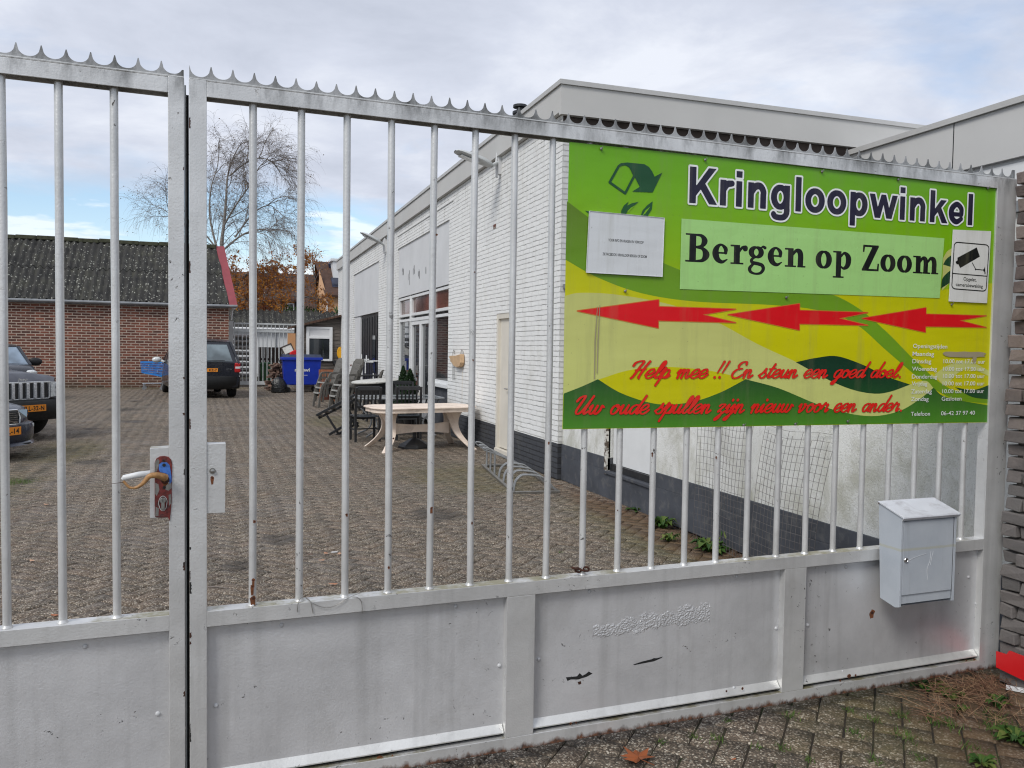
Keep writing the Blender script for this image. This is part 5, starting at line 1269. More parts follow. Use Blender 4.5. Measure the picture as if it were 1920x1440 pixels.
# ------------------------------------------------------------------ rear extension with its own fascia
xe = 8.25
ze = float(atX(1848, 312, xe)[2])
r = thing('rear_extension', 'flat roofed extension with pale grey fascia rising behind the right of the sign', 'building', (xe, 9.6, 0))
w = MB(); w.box(xe, 15, 2, 9.62, 2.4, 4.40); w.build('wall', MT['render'], r)
w = MB(); w.box(xe-.08, xe, 2, 9.60, ze, 4.42); w.build('fascia', MT['extfascia'], r)
w = MB(); w.box(xe-.12, xe+.15, 2, 9.60, 4.422, 4.49); w.build('roof_trim', MT['coping'], r)
w = MB(); w.box(xe-.03, xe, 2, 9.60, ze-.6, ze-.05); w.build('lower_board', MT['white'], r)
w = MB()
yj = float(atX(1788, 260, xe-.08)[1]); w.box(xe-.083, xe-.0805, yj-.006, yj+.006, ze, 4.42); w.build('board_joint', MT['black'], r)

# ------------------------------------------------------------------ rough brick wall at the right end of the gate
XQ = 3.70
r = thing('brick_wall', 'weathered purple grey brick wall at the hinge side of the gate', 'wall', (XQ, 3.1, 0))
random.seed(21)
w = MB(); vals = []
z = .0; row = 0
while z < 2.53:
    y = 3.13+random.uniform(-.006, .006)
    first = True
    while y > -.6:
        L = (.10 if (row % 2 and first) else .205)+random.uniform(-.012, .012); first = False
        dx = random.uniform(-.024, .012); h = .0605+random.uniform(-.006, .002)
        c = [(XQ+dx, y-L+.012, z+.008), (XQ+.3, y-L+.012, z+.008), (XQ+.3, y, z+.008), (XQ+dx, y, z+.008), (XQ+dx, y-L+.012, z+h+.008), (XQ+.3, y-L+.012, z+h+.008), (XQ+.3, y, z+h+.008), (XQ+dx, y, z+h+.008)]
        c = [(a+random.uniform(-.011, .008) if a < XQ+.1 else a, b+random.uniform(-.005, .005), d+random.uniform(-.004, .004)) for a, b, d in c]
        w.add(c, [(0, 3, 2, 1), (4, 5, 6, 7), (0, 1, 5, 4), (1, 2, 6, 5), (2, 3, 7, 6), (3, 0, 4, 7)]); v = random.random(); vals += [v]*6
        y -= L
    z += .0675; row += 1
o = w.build('bricks', MT['pbrick'], r); set_rnd(o, vals); bv = o.modifiers.new('bevel', 'BEVEL'); bv.width = .005; bv.segments = 2
w = MB(); w.box(XQ+.022, XQ+.28, -.6, 3.09, 0, 2.53); w.build('mortar', MT['mortar'] if 'mortar' in MT else MT['tar'], r)
w = MB(); pq = [atX(a, b, XQ-.03) for a, b in ((1868.5, 1221), (1888, 1227), (1893, 1220), (1908, 1226), (1935, 1236), (1935, 1283), (1868.5, 1251))]
w = MB(Matrix(((0, 0, -1, XQ), (1, 0, 0, 0), (0, 1, 0, 0), (0, 0, 0, 1)))); w.prism([(p[1], p[2]) for p in pq], .026, .034)
o = w.build('red_board', MT['redb'] if 'redb' in MT else MT['bargered'], None, loc=Vector((XQ-.03, pq[0][1], pq[0][2]))); meta(o, 'broken bright red board scrap against the foot of the brick wall', 'board')
c = atZ(1908, 1296); w = MB(Matrix.Translation(c) @ Matrix.Rotation(R(-50), 4, 'Z') @ Matrix.Rotation(R(4), 4, 'X')); w.box(-.05, .05, -.012, .012, .002, .016); w.box(-.05, .05, -.005, .005, .016, .020)
o = w.build('white_strip', MT['white'], None, loc=Vector(c)); meta(o, 'white plastic strip lying on the ground under the red board', 'strip')

# ------------------------------------------------------------------ barn
bn = thing('brick_barn', 'red brick barn with dark corrugated roof at the back of the yard', 'barn', (-.1, 33.85, 0))
BX0, BX1, BY = -18, -.10, 33.85
ZE = 3.17
w = MB(); w.box(BX0, BX1, BY, BY+6, 0, ZE); w.build('wall', MT['redbrick'], bn)
RY, RZr = 36.5, 5.66
def rx(t): return (BX1+.02)*(1-t)+(-.60)*t
rows = []
for j in range(9):
    t = j/8; y = BY-.22+(RY-BY+.22)*t; z = ZE+.02+(RZr-ZE)*t
    if j in (4,): z += .015
    xs = []; x1 = rx(t); n = 360
    for i in range(n+1):
        x = BX0+(x1-BX0)*i/n; xs.append((x, y, z+.06*math.sin(x*2*math.pi/.235)))
    rows.append(xs)
rows2 = [[(x, y, z+.02) for x, y, z in rw] for rw in rows[4:]]
w = MB(); w.grid(rows[:5]); w.grid(rows2); w.build('corrugated_roof', MT['corr'], bn, smooth=True)
w = MB(); w.add([(BX0, RY, RZr), (BX1-.5, RY, RZr), (BX1, BY+6, ZE), (BX0, BY+6, ZE)], [(0, 1, 2, 3)]); w.add([(BX0, BY-.05, ZE-.01), (BX1, BY-.05, ZE-.01), (BX1, BY+6, ZE-.01), (BX0, BY+6, ZE-.01)], [(0, 1, 2, 3)]); w.add([(BX1, BY, ZE), (BX1, BY+6, ZE), (BX1-.5, RY, RZr-.05)], [(0, 1, 2)]); w.build('rear_roof', MT['tar'], bn)
w = MB(); n = 24
for i in range(n):
    a = BX0+(-.60-BX0)*i/n; b_ = BX0+(-.60-BX0)*(i+1)/n; dz = random.uniform(-.015, .015)
    w.box(a, b_-.002, RY-.16, RY+.12, RZr-.06+dz, RZr+.10+dz)
w.build('ridge_cap', MT['ridge'], bn, bevel=.03)
w = MB(); a = (-.61, RY, RZr+.06); b_ = (-.29, RY, RZr+.07); c = (.215, BY-.22, ZE+.03); d = (-.07, BY-.22, ZE+.03)
w.add([a, b_, c, d, (a[0], a[1], a[2]-.12), (b_[0], b_[1], b_[2]-.12), (c[0], c[1], c[2]-.12), (d[0], d[1], d[2]-.12)], [(0, 3, 2, 1), (4, 5, 6, 7), (0, 1, 5, 4), (1, 2, 6, 5), (2, 3, 7, 6), (3, 0, 4, 7)])
w.build('bargeboard', MT['bargered'], bn)
w = MB(); w.tube([(BX0, BY-.26, ZE-.01), (.22, BY-.26, ZE-.03)], .055, 10); w.box(BX0, BX1+.02, BY-.10, BY-.002, ZE-.10, ZE-.02); w.build('gutter', MT['zinc'], bn)

# ------------------------------------------------------------------ far gate between barn and shed
Yt = 34.7
def gx_(px, py=650, Y=Yt): return float(atY(px, py, Y)[0])
def gz_(px, py, Y=Yt): return float(atY(px, py, Y)[2])
fg = thing('far_gate', 'light grey barred gate between the barn and the wooden shed', 'gate', (gx_(440), Yt, 0))
zt2 = gz_(500, 606)
w = MB(); w.box(gx_(428.5), gx_(437.5), Yt-.06, Yt+.06, 0, gz_(433, 602)); w.build('post', MT['oldgate'], fg)
w = MB(); xl, xr = gx_(438.5), gx_(562)
w.box(xl, xr, Yt-.03, Yt+.03, zt2-.06, zt2); w.box(xl, xr, Yt-.02, Yt+.02, gz_(500, 623), gz_(500, 619)); w.box(xl, xr, Yt-.03, Yt+.03, .08, .22); w.box(xl, xl+.05, Yt-.03, Yt+.03, .22, zt2-.06); w.build('rail', MT['oldgate'], fg)
x = xl+.16
while x < xr:
    w = MB(); w.tube([(x, Yt, .2), (x, Yt, zt2-.03)], .017, 8); w.build('bar', MT['oldgate'], fg, smooth=True); x += .158
w = MB(); cpt = (gx_(434), Yt, gz_(434, 600)); w.tube([cpt, (cpt[0]+.03, Yt, cpt[2]+.35), (cpt[0]+.09, Yt, cpt[2]+.45)], .025, 8); w.sph((cpt[0]+.07, Yt, cpt[2]+.5), (.09, .09, .11), 10, 6); o = w.build('post_lamp', MT['white'], None, smooth=True, loc=Vector(cpt)); meta(o, 'small white lamp on top of the far gate post by the barn corner', 'lamp')

# low building behind the far gate
Yh = 46
r = thing('low_outbuilding', 'low white outbuilding with dark lichened pantile roof behind the far gate', 'building', (gx_(437, 640, Yh), Yh, 0))
x0, x1 = gx_(395, 640, Yh), gx_(640, 640, Yh)
zr0, zr1 = gz_(500, 617, Yh), gz_(500, 590, Yh)
w = MB(); w.box(x0, x1, Yh, Yh+5, 0, zr0-.05); w.build('wall', MT['white'], r)
rows = []
for j in range(7):
    t = j/6; rows.append([(x0+(x1-x0)*i/160, Yh-.2+2.6*t, zr0+(zr1-zr0+.35)*t+.05*math.sin((x0+(x1-x0)*i/160)*2*math.pi/.3)+.03*(j % 2)) for i in range(161)])
w = MB(); w.grid(rows); w.build('roof', MT['corr'], r, smooth=True)
w = MB(); w.tube([(x0, Yh-.25, zr0), (x1, Yh-.25, zr0)], .07, 8); w.build('gutter', MT['white'], r)
w = MB(); xa = gx_(441, 640, Yh); xb_ = gx_(470, 640, Yh); w.box(xa, xb_, Yh-.05, Yh-.02, gz_(450, 652, Yh), gz_(450, 634, Yh)); w.build('opening', MT['black'], r)
w = MB(); xa = gx_(517, 640, Yh); w.box(xa-.02, xa+.02, Yh-.06, Yh-.02, .2, zr0-.2); w.build('board_joint', MT['black'], r)

# timber stack, each balk a thing, behind the far gate
random.seed(9)
first = None; k = 0
for zz in range(9):
    for c_ in range(1):
        a = gx_(437, 660, 37); b_ = gx_(478+random.uniform(-5, 5), 660, 37); z0 = .05+zz*.235
        mb = MB(); n = 8; rw = []
        for i in range(n+1):
            x = a+(b_-a)*i/n; rw.append([(x, 37+.13*math.cos(t)+random.uniform(-.01, .01), z0+.09+(.085+random.uniform(-.01, .01))*math.sin(t)) for t in [2*math.pi*j/8 for j in range(9)]])
        mb.grid(rw); mb.add([rw[-1][j] for j in range(8)], [tuple(range(8))]); o = mb.build('timber_balk', MT['balk'] if 'balk' in MT else MT['render'], None, smooth=True, loc=Vector((a, 37, z0)))
        pos = ['bottom', 'second', 'third', 'fourth', 'fifth', 'sixth', 'seventh', 'eighth', 'top'][zz]
        meta(o, '%s grey weathered timber in the stack behind the far gate' % (pos if pos in ('bottom', 'top') else pos+' from bottom'), 'timber', 'grey timbers stacked behind the far gate'); k += 1
# brown slat fence behind
r = thing('slat_fence', 'brown boarded fence behind the far gate, above the green bin', 'fence', (gx_(486, 660, 38), 38, 0))
x = gx_(484, 660, 38); xe2 = gx_(545, 660, 38); w = MB()
while x < xe2: w.box(x, x+.13, 38, 38.03, .1, gz_(500, 651, 38)); x += .145
w.build('boards', MT['soffit'], r); w = MB(); w.box(gx_(484, 660, 38), xe2, 38.03, 38.07, 1.0, 1.1); w.build('rail', MT['soffit'], r)

# ------------------------------------------------------------------ wooden shed
Ysh = 31.9
def sx_(px, py=640): return float(atY(px, py, Ysh)[0])
def sz_(px, py): return float(atY(px, py, Ysh)[2])
sh = thing('wooden_shed', 'dark weathered board shed with white window behind the blue container', 'shed', (sx_(558), Ysh, 0))
xl, xr = sx_(559), 3.92
zl, zr_ = sz_(559, 611), sz_(652, 591)
def ztop(x): return zl+(zr_-zl)*(x-xl)/(xr-xl)
w = MB(); z = 0; i = 0
while z < zr_:
    z1 = min(z+.135, ztop(xr))
    xa = xl if z1 < zl else xl+(z1-zl)/(zr_-zl)*(xr-xl)
    if xa < xr-.05: w.add([(xa, Ysh-.02, z), (xr, Ysh-.02, z), (xr, Ysh-.002, z1), (xa, Ysh-.002, z1), (xa, Ysh+.05, z), (xr, Ysh+.05, z)], [(0, 1, 2, 3), (0, 4, 5, 1)])
    z += .135
w.add([(xl, Ysh+.01, 0), (xl, Ysh+2, 0), (xl, Ysh+2, zl), (xl, Ysh+.01, zl)], [(0, 1, 2, 3)]); w.add([(xl, Ysh+.01, 0), (xr, Ysh+.01, 0), (xr, Ysh+.01, zr_), (xl, Ysh+.01, zl)], [(0, 1, 2, 3)])
w.build('wall', MT['boards'] if 'boards' in MT else MT['soffit'], sh)
w = MB(); xo = sx_(546); zo = sz_(546, 612)
n = 14
for i in range(n):
    a = xo+(xr-xo)*i/n; b_ = xo+(xr-xo)*(i+1)/n-.01; za = zo+(zr_-zo)*i/n; zb = zo+(zr_-zo)*(i+1)/n; dz = random.uniform(0, .02)
    w.add([(a, Ysh-.25, za+dz), (b_, Ysh-.25, zb+dz), (b_, Ysh+2.2, zb+dz), (a, Ysh+2.2, za+dz), (a, Ysh-.25, za-.07), (b_, Ysh-.25, zb-.07), (b_, Ysh+2.2, zb-.07), (a, Ysh+2.2, za-.07)], [(0, 1, 2, 3), (4, 7, 6, 5), (0, 4, 5, 1), (1, 5, 6, 2), (2, 6, 7, 3), (3, 7, 4, 0)])
w.build('roof', MT['tiles'] if 'tiles' in MT else MT['soffit'], sh)
wx0, wx1, wz0, wz1, wzm = sx_(574), sx_(623), sz_(600, 677), sz_(600, 613), sz_(600, 631)
w = MB(); f = .11
w.box(wx0, wx0+f, Ysh-.09, Ysh-.02, wz0, wz1); w.box(wx1-f, wx1, Ysh-.09, Ysh-.02, wz0, wz1); w.box(wx0+f, wx1-f, Ysh-.09, Ysh-.02, wz1-.07, wz1); w.box(wx0+f, wx1-f, Ysh-.09, Ysh-.02, wzm-.08, wzm+.02); w.box(wx0+f, wx1-f, Ysh-.09, Ysh-.02, wz0, wz0+.08)
wo = w.build('window', MT['white'], sh, bevel=.006)
w = MB(); w.box(wx0+f, wx1-f, Ysh-.06, Ysh-.04, wzm+.02, wz1-.07); w.build('blind_box', MT['render'], wo)
w = MB(); w.box(wx0+f, wx1-f, Ysh-.06, Ysh-.04, wz0+.08, wzm-.08); w.build('pane', MT['glass'], wo)
# yellow disc hung on the shed
c = (sx_(638.5, 662), Ysh-.07, sz_(638.5, 662))
r = thing('yellow_float', 'ragged yellow oval object hanging on the shed boards', 'float', c)
random.seed(3); q = [(c[0]+.15*(1+random.uniform(-.2, .12))*math.cos(a), c[2]+.26*(1+random.uniform(-.15, .1))*math.sin(a)) for a in [2*math.pi*i/16 for i in range(16)]]
w = MB(); w.prism(q, -(c[1]), -(c[1]-.06), XZ); w.build('disc', MT['yellow'] if 'yellow' in MT else MT['plate'], r, bevel=.015)
w = MB(); w.sph((c[0]+.12, c[1]+.02, c[2]), (.12, .05, .27), 12, 8); w.build('dark_backing', MT['black'], r, smooth=True)
w = MB(); w.box(sx_(624), sx_(655), Ysh-.55, Ysh-.03, sz_(640, 683), sz_(640, 676)); w.box(sx_(625), sx_(627), Ysh-.5, Ysh-.45, 0, sz_(640, 683)); w.box(sx_(651), sx_(653), Ysh-.5, Ysh-.45, 0, sz_(640, 683)); o = w.build('black_bench', MT['black'], None, loc=Vector((sx_(640), Ysh-.3, 0))); meta(o, 'black slab bench against the shed under the yellow object', 'bench')

# ------------------------------------------------------------------ cars
def carbody(root, st, paint, name='body'):
    """st: stations along x (nose at 0, tail negative): x, halfwidth, z low, z belt, z top, crown"""
    rows = []
    for x, w, zl, zb, zt, cr_ in st:
        half = [(0, zl), (w*.82, zl), (w*.95, zl+.05), (w, zl+.2), (w*1.0, (zl+.2+zb)/2), (w*.985, zb), (w*.93, zt-.03), (w*.82, zt), (w*.45, zt+cr_*.75), (0, zt+cr_)]
        ring = half+[(-a, b) for a, b in reversed(half[1:-1])]
        ring.append(ring[0]); rows.append([(x, a, b) for a, b in ring])
    mb = MB(WM[root.name]); mb.grid(rows)
    k = len(rows[0])-1
    mb.add(rows[0][:-1], [tuple(reversed(range(k)))]); mb.add(rows[-1][:-1], [tuple(range(k))])
    return mb.build(name, paint, root, smooth=True, autos=38)
def wheel(root, x, y, r=.36, w=.23):
    M = WM[root.name] @ Matrix.Translation((x, y, r)) @ Matrix.Rotation(R(90), 4, 'X')
    mb = MB(M); mb.lathe([(r*.6, -w/2), (r*.93, -w/2), (r, -w/2+.035), (r, w/2-.035), (r*.93, w/2), (r*.6, w/2)], 28); wh = mb.build('wheel', MT['tyre'], root, smooth=True)
    mb = MB(M); s = -1 if y > 0 else 1
    mb.lathe([(r*.6, s*w*.46-.002), (r*.6, s*w*.46+.002)], 24)
    for i in range(5):
        a = 2*math.pi*i/5; mb.bar((0, 0, s*w*.5), (r*.58*math.cos(a), r*.58*math.sin(a), s*w*.48), .07, .02)
    mb.build('rim', MT['zinc'], wh)
def cabin(root, rows, gl, paint, roofname='roof'):
    """rows: (x, halfwidth bottom, z bottom, halfwidth top, z top)"""
    M = WM[root.name]; mb = MB(M)
    L = [[(x, -wb, zb), (x+dx, -wt, zt), (x+dx, -wt*.5, zt+.02), (x+dx, 0, zt+.03), (x+dx, wt*.5, zt+.02), (x+dx, wt, zt), (x, wb, zb)] for x, wb, zb, wt, zt, dx in rows]
    mb.grid(L); mb.add(L[0], [tuple(reversed(range(7)))]); mb.add(L[-1], [tuple(range(7))])
    g_ = mb.build('windows', gl, root)
    mb = MB(M); T = [[(p[0], p[1]*1.03, p[2]+.012) for p in r_[1:6]] for r_ in L]
    mb.grid(T); T2 = [[(p[0], p[1], p[2]-.035) for p in r_] for r_ in T]; mb.grid([list(reversed(r_)) for r_ in T2])
    for r_a, r_b in ((T[0], T2[0]), (T[-1], T2[-1])): mb.grid([r_a, r_b])
    for s in (0, 4): mb.grid([[a[s] for a in T], [a[s] for a in T2]])
    mb.build(roofname, paint, root, smooth=True)
    for i, r_ in enumerate(L):
        for s in (0, 6):
            a, b = Vector(r_[s]), Vector(r_[1 if s == 0 else 5]); mb = MB(M)
            if i in (0, len(L)-1): mb.bar(a+Vector((0, 0, -.02)), b+Vector((0, 0, .01)), .075, .07)
            else: mb.bar(a, b, .06, .03)
            mb.build('pillar', paint, root)
    return g_
def numplate(root, s, x, y0, y1, z0, z1, face=1, mirror=False):
    M = WM[root.name]; mb = MB(M); mb.box(x-.006, x+.006, y0, y1, z0, z1); p = mb.build('number_plate', MT['plate'], root)
    # face +1: looks along +x (front), reading left to right runs along -y... seen from the front the plate's left end is at +y -> its right hand
    mb = MB(M); v, f = text2d(s, .03, 1.1); a = min(q[0] for q in v); b = max(q[0] for q in v); W_ = (y1-y0)
    sx = W_*.78/(b-a); sy = (z1-z0)*.62/max(q[1] for q in text2d('H')[0])
    xx = x+face*.0075
    if face > 0: mb.add([(xx, y0+W_*.15+(q[0]-a)*sx, z0+(z1-z0)*.19+q[1]*sy) for q in v], f)
    else: mb.add([(xx, y1-W_*.08-(b-a)*sx*1.0+0*sx-(0)+((b-a)*sx-(q[0]-a)*sx), z0+(z1-z0)*.19+q[1]*sy) for q in v], f)
    mb.build('registration', MT['ink'], p)
    mb = MB(M)
    if face > 0: mb.box(xx-.001, xx, y0, y0+W_*.09, z0, z1)
    else: mb.box(xx, xx+.001, y1-W_*.09, y1, z0, z1)
    mb.build('blue_band', MT['plateblue'], p)
def place(px, py, D): p = CO+_ray(px, py)*D; return float(p[0]), float(p[1])
def carthing(name, label, px, py, D, heading, cat='car', group=None):
    x, y = place(px, py, D)
    return thing(name, label, cat, (x, y, 0), heading, group)
# --- grille faced off-roader, nose pointing right and towards the camera
PH = 50
HD = R(-90+PH)
j = carthing('parked_off_roader', 'dark blue off-roader with chrome seven-slot grille and plate VLL-32-N', 43, 740, 13.75, HD)
carbody(j, [(-.03, .50, .42, .70, .92, .02), (-.09, .60, .40, .72, .98, .02), (-.19, .80, .36, .76, 1.01, .03), (-.30, .91, .32, .80, 1.07, .05), (-.8, .935, .30, .86, 1.11, .05), (-1.35, .935, .30, .92, 1.15, .05), (-1.5, .935, .30, .95, 1.16, .05), (-3.2, .935, .30, .98, 1.16, .03), (-4.6, .92, .34, .98, 1.12, .03), (-4.75, .84, .4, .9, 1.05, .02)], MT['jeepp'])
cabin(j, [(-1.40, .84, 1.13, .66, 1.70, -.55), (-2.3, .86, 1.13, .68, 1.74, 0), (-4.0, .86, 1.13, .68, 1.72, 0), (-4.62, .84, 1.1, .66, 1.68, .12)], MT['carglass'], MT['jeepp'])
for sx in (-.92, -3.75):
    for sy in (-.80, .80): wheel(j, sx, sy, .42, .27)
M = WM[j.name]
mb = MB(M); mb.box(-.06, .01, -.46, .46, .70, .985); gr = mb.build('grille', MT['black'], j)
mb = MB(M); mb.box(.0, .035, -.49, .49, .965, .99); mb.box(.0, .028, -.49, -.47, .70, .965); mb.box(.0, .028, .47, .49, .70, .965)
mb.box(0, .03, -.47, .47, .690, .708); mb.build('chrome_surround', MT['silver'], gr, bevel=.006)
mb = MB(M)
for i in range(1, 7):
    y = -.47+.94*i/7; mb.box(.005, .05, y-.026, y+.026, .708, .966)
mb.build('chrome_slats', MT['silver'], gr, bevel=.008)
mb = MB(M)
for s in (-1, 1): mb.prism([(s*a, b) for a, b in ((.50, .72), (.80, .74), (.82, .80), (.79, .965), (.50, .975))], 0, .0, None) if False else None
mb = None
for s in (-1, 1):
    mb = MB(M); v = [(.02, s*.505, .72), (-.03, s*.80, .735), (-.10, s*.87, .82), (-.08, s*.85, .965), (.02, s*.505, .975)]
    mb.add([(a+.012, b, c) for a, b, c in v]+[(a-.1, b, c) for a, b, c in v], [(0, 1, 2, 3, 4), (9, 8, 7, 6, 5)]+[(i, i+5, (i+1) % 5+5, (i+1) % 5) for i in range(5)])
    h = mb.build('headlight', MT['headl'], j)
    mb = MB(M)
    for z, r in ((.90, .062), (.79, .05)): mb.lathe([(r, 0), (r*.8, .01), (r*.3, .012)], 16, Matrix.Translation((.012, s*.655, z)) @ Matrix.Rotation(R(90), 4, 'Y') @ Matrix.Rotation(R(-18*s), 4, 'X'))
    mb.build('reflector', MT['chrome'], h, smooth=True)
rows = []
for y in [-.92+1.84*i/16 for i in range(17)]:
    b = .16-.34*abs(y/.92)**3.2
    rows.append([(b-.14, y, .69), (b, y, .665), (b+.03, y, .60), (b+.03, y, .50), (b, y, .44), (b-.05, y, .36), (b-.25, y, .33)])
mb = MB(M); mb.grid(rows); mb.build('bumper', MT['plastic'], j, smooth=True)
numplate(j, 'VLL-32-N', .205, -.26, .26, .50, .61)
mb = MB(M); v, f = text2d('Jeep', .03); 
a = min(q[0] for q in v); b = max(q[0] for q in v)
mb.add([(.0, -.09+(q[0]-a)*.18/(b-a), 1.012+q[1]*.055) for q in v], f); mb.build('badge', MT['chrome'], j)
# black undertray below the nose
mb = MB(M); mb.box(-.1, .0, -.8, .8, .33, .36); mb.build('undertray', MT['black'], j)
# --- volvo-like saloon nose, nearest
v_ = carthing('parked_estate_car', 'navy blue estate car nose with slanted grille badge, nearest of the parked cars', -3, 790, 11.35, R(-90+57))
carbody(v_, [(-.04, .36, .30, .50, .64, .02), (-.10, .50, .26, .52, .68, .02), (-.22, .70, .22, .54, .71, .03), (-.34, .84, .2, .58, .73, .05), (-.8, .88, .2, .66, .80, .06), (-1.2, .885, .2, .74, .88, .06), (-1.4, .885, .2, .82, .93, .04), (-3.2, .885, .2, .86, .95, .03), (-4.3, .87, .22, .84, .94, .03), (-4.5, .75, .3, .75, .88, .02)], MT['volvop'])
cabin(v_, [(-1.25, .80, .92, .58, 1.38, -.62), (-2.2, .80, .93, .6, 1.44, 0), (-3.6, .8, .93, .58, 1.42, 0), (-4.4, .78, .93, .55, 1.36, .25)], MT['carglass'], MT['volvop'])
for sx in (-.85, -3.55):
    for sy in (-.75, .75): wheel(v_, sx, sy, .315, .21)
M = WM[v_.name]
mb = MB(M); mb.box(-.05, .012, -.32, .32, .50, .685); gr = mb.build('grille', MT['black'], v_, bevel=.01)
mb = MB(M)
for z in (.53, .56, .59, .62, .65): mb.box(.012, .02, -.31, .31, z, z+.008)
mb.tube([(.02, -.33, .50), (.02, .33, .50), (.01, .345, .60), (-.01, .32, .695), (-.01, -.32, .695), (.01, -.345, .60)], .013, 6, closed=True); mb.bar((.024, -.31, .68), (.024, .30, .51), .012, .02); mb.tube([(.03, .055*math.cos(t), .595+.055*math.sin(t)) for t in [2*math.pi*k/16 for k in range(16)]], .011, 6, closed=True)
mb.build('chrome_surround', MT['chrome'], gr, smooth=True)
rows = []
for y in [-.86+1.72*i/16 for i in range(17)]:
    b = .10-.36*abs(y/.86)**2.8
    rows.append([(b-.13, y, .50), (b-.02, y, .485), (b, y, .40), (b, y, .30), (b-.03, y, .24), (b+.01, y, .20), (b-.2, y, .185)])
mb = MB(M); mb.grid(rows); mb.build('bumper', MT['volvop'], v_, smooth=True)
numplate(v_, '62-NL-14', .112, -.26, .26, .36, .47)
for s in (-1, 1):
    mb = MB(M); q = [(-.08, s*.40, .56), (-.15, s*.60, .57), (-.26, s*.74, .61), (-.28, s*.74, .67), (-.15, s*.5, .68), (-.09, s*.40, .67)]
    mb.add([(a+.03, b, c) for a, b, c in q]+[(a-.1, b, c) for a, b, c in q], [(0, 1, 2, 3, 4, 5), (11, 10, 9, 8, 7, 6)]+[(i, i+6, (i+1) % 6+6, (i+1) % 6) for i in range(6)]); mb.build('headlight', MT['carglass'], v_)
    mb = MB(M); mb.box(-.20, -.125, s*.62, s*.74, .42, .475); mb.build('bumper_lamp', MT['headl'], v_, bevel=.01)
mb = MB(M); mb.tube([(.035, -.5, .215), (.105, 0, .20), (.035, .5, .215)], .012, 6); mb.build('lip_trim', MT['plastic'], v_, smooth=True)
# --- black car behind
b3 = carthing('parked_black_car', 'black car with big door mirror parked behind the chrome grille off-roader', 11, 700, 22.6, R(-90+24))
carbody(b3, [(-.02, .5, .3, .55, .8, .02), (-.1, .78, .25, .6, .88, .03), (-.5, .86, .22, .7, .98, .04), (-1.1, .87, .22, .85, 1.03, .03), (-3.4, .87, .22, .9, 1.03, .03), (-4.1, .82, .3, .85, .98, .02)], MT['vanp'])
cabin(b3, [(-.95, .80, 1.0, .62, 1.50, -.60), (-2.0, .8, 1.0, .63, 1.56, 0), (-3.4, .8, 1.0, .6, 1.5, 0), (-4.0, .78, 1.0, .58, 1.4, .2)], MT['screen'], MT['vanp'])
for sx in (-.8, -3.3):
    for sy in (-.75, .75): wheel(b3, sx, sy, .32, .2)
M = WM[b3.name]
for s in (-1, 1):
    mb = MB(M); mb.sph((-1.35, s*1.02, 1.08), (.08, .19, .12), 12, 8); mb.tube([(-1.35, s*.82, 1.02), (-1.35, s*.95, 1.06)], .03, 6); mb.build('mirror', MT['plastic'], b3, smooth=True)
    mb = MB(M); mb.sph((-.13, s*.62, .80), (.12, .18, .08), 12, 8); mb.build('headlight', MT['headl'], b3, smooth=True)
# --- van seen from behind
van = thing('parked_people_carrier', 'dark people carrier seen from behind, red lamps, parked before the barn', 'car', (0, 0, 0), 0)
vx, vy = place(389, 700, 25.4)
HV = R(90+9)
van.matrix_world = Matrix.Translation((vx, vy, 0)) @ Matrix.Rotation(HV, 4, 'Z'); WM[van.name] = van.matrix_world.copy()
M = WM[van.name]
carbody(van, [(4.75, .5, .3, .55, .75, .02), (4.6, .8, .25, .6, .85, .03), (4.0, .95, .22, .75, 1.0, .05), (3.5, .99, .22, .85, 1.08, .03), (1.0, .995, .24, .95, 1.10, .02), (.2, .985, .26, .95, 1.12, .02), (.0, .93, .34, .90, 1.10, .02)][::-1], MT['vanp'])
cabin(van, [(.0, .93, 1.08, .72, 1.73, .42), (1.2, .95, 1.08, .76, 1.81, 0), (2.6, .95, 1.08, .74, 1.80, 0), (3.75, .93, 1.05, .68, 1.68, -.75)], MT['vanp'], MT['vanp'])
mb = MB(M); mb.add([(.02, -.72, 1.14), (.02, .72, 1.14), (.37, .60, 1.66), (.37, -.60, 1.66), (.05, -.72, 1.14), (.05, .72, 1.14), (.40, .60, 1.66), (.40, -.60, 1.66)], [(0, 1, 2, 3), (4, 7, 6, 5), (0, 4, 5, 1), (1, 5, 6, 2), (2, 6, 7, 3), (3, 7, 4, 0)])
for k_ in range(8):
    a = mb.v[k_]; c = M.inverted() @ Vector(a); mb.v[k_] = tuple(M @ Vector((c[0]-.025, c[1], c[2])))
mb.build('rear_window', MT['carglass2'] if 'carglass2' in MT else MT['carglass'], van)
for s in (-1, 1):
    mb = MB(M); mb.add([(.10, s*.93, 1.12), (.48, s*.76, 1.70), (.50, s*.785, 1.70), (.12, s*.955, 1.12)], [(0, 1, 2, 3)]); mb.bar((.02, s*.90, 1.12), (.42, s*.725, 1.73), .05, .03); mb.build('window_trim', MT['zinc'], van)
    mb = MB(M); mb.box(-.03, .12, s*.80, s*.975, .80, 1.10); tl_ = mb.build('tail_light', MT['taill'], van, bevel=.03)
    mb = MB(M); mb.box(-.034, .02, s*.82, s*.97, .915, .985); mb.build('reverse_lamp', MT['headl'], tl_, bevel=.008)
    mb = MB(M); mb.sph((3.45, s*1.16, 1.12), (.09, .15, .10), 12, 8); mb.tube([(3.4, s*.93, 1.05), (3.45, s*1.05, 1.10)], .04, 6); mb.build('mirror', MT['headl'] if s > 0 else MT['plastic'], van, smooth=True)
rows = []
for y in [-.97+1.94*i/14 for i in range(15)]:
    b = -.13+.22*abs(y/.97)**4
    rows.append([(b+.15, y, .70), (b, y, .675), (b-.02, y, .58), (b, y, .42), (b+.1, y, .30), (b+.3, y, .28)])
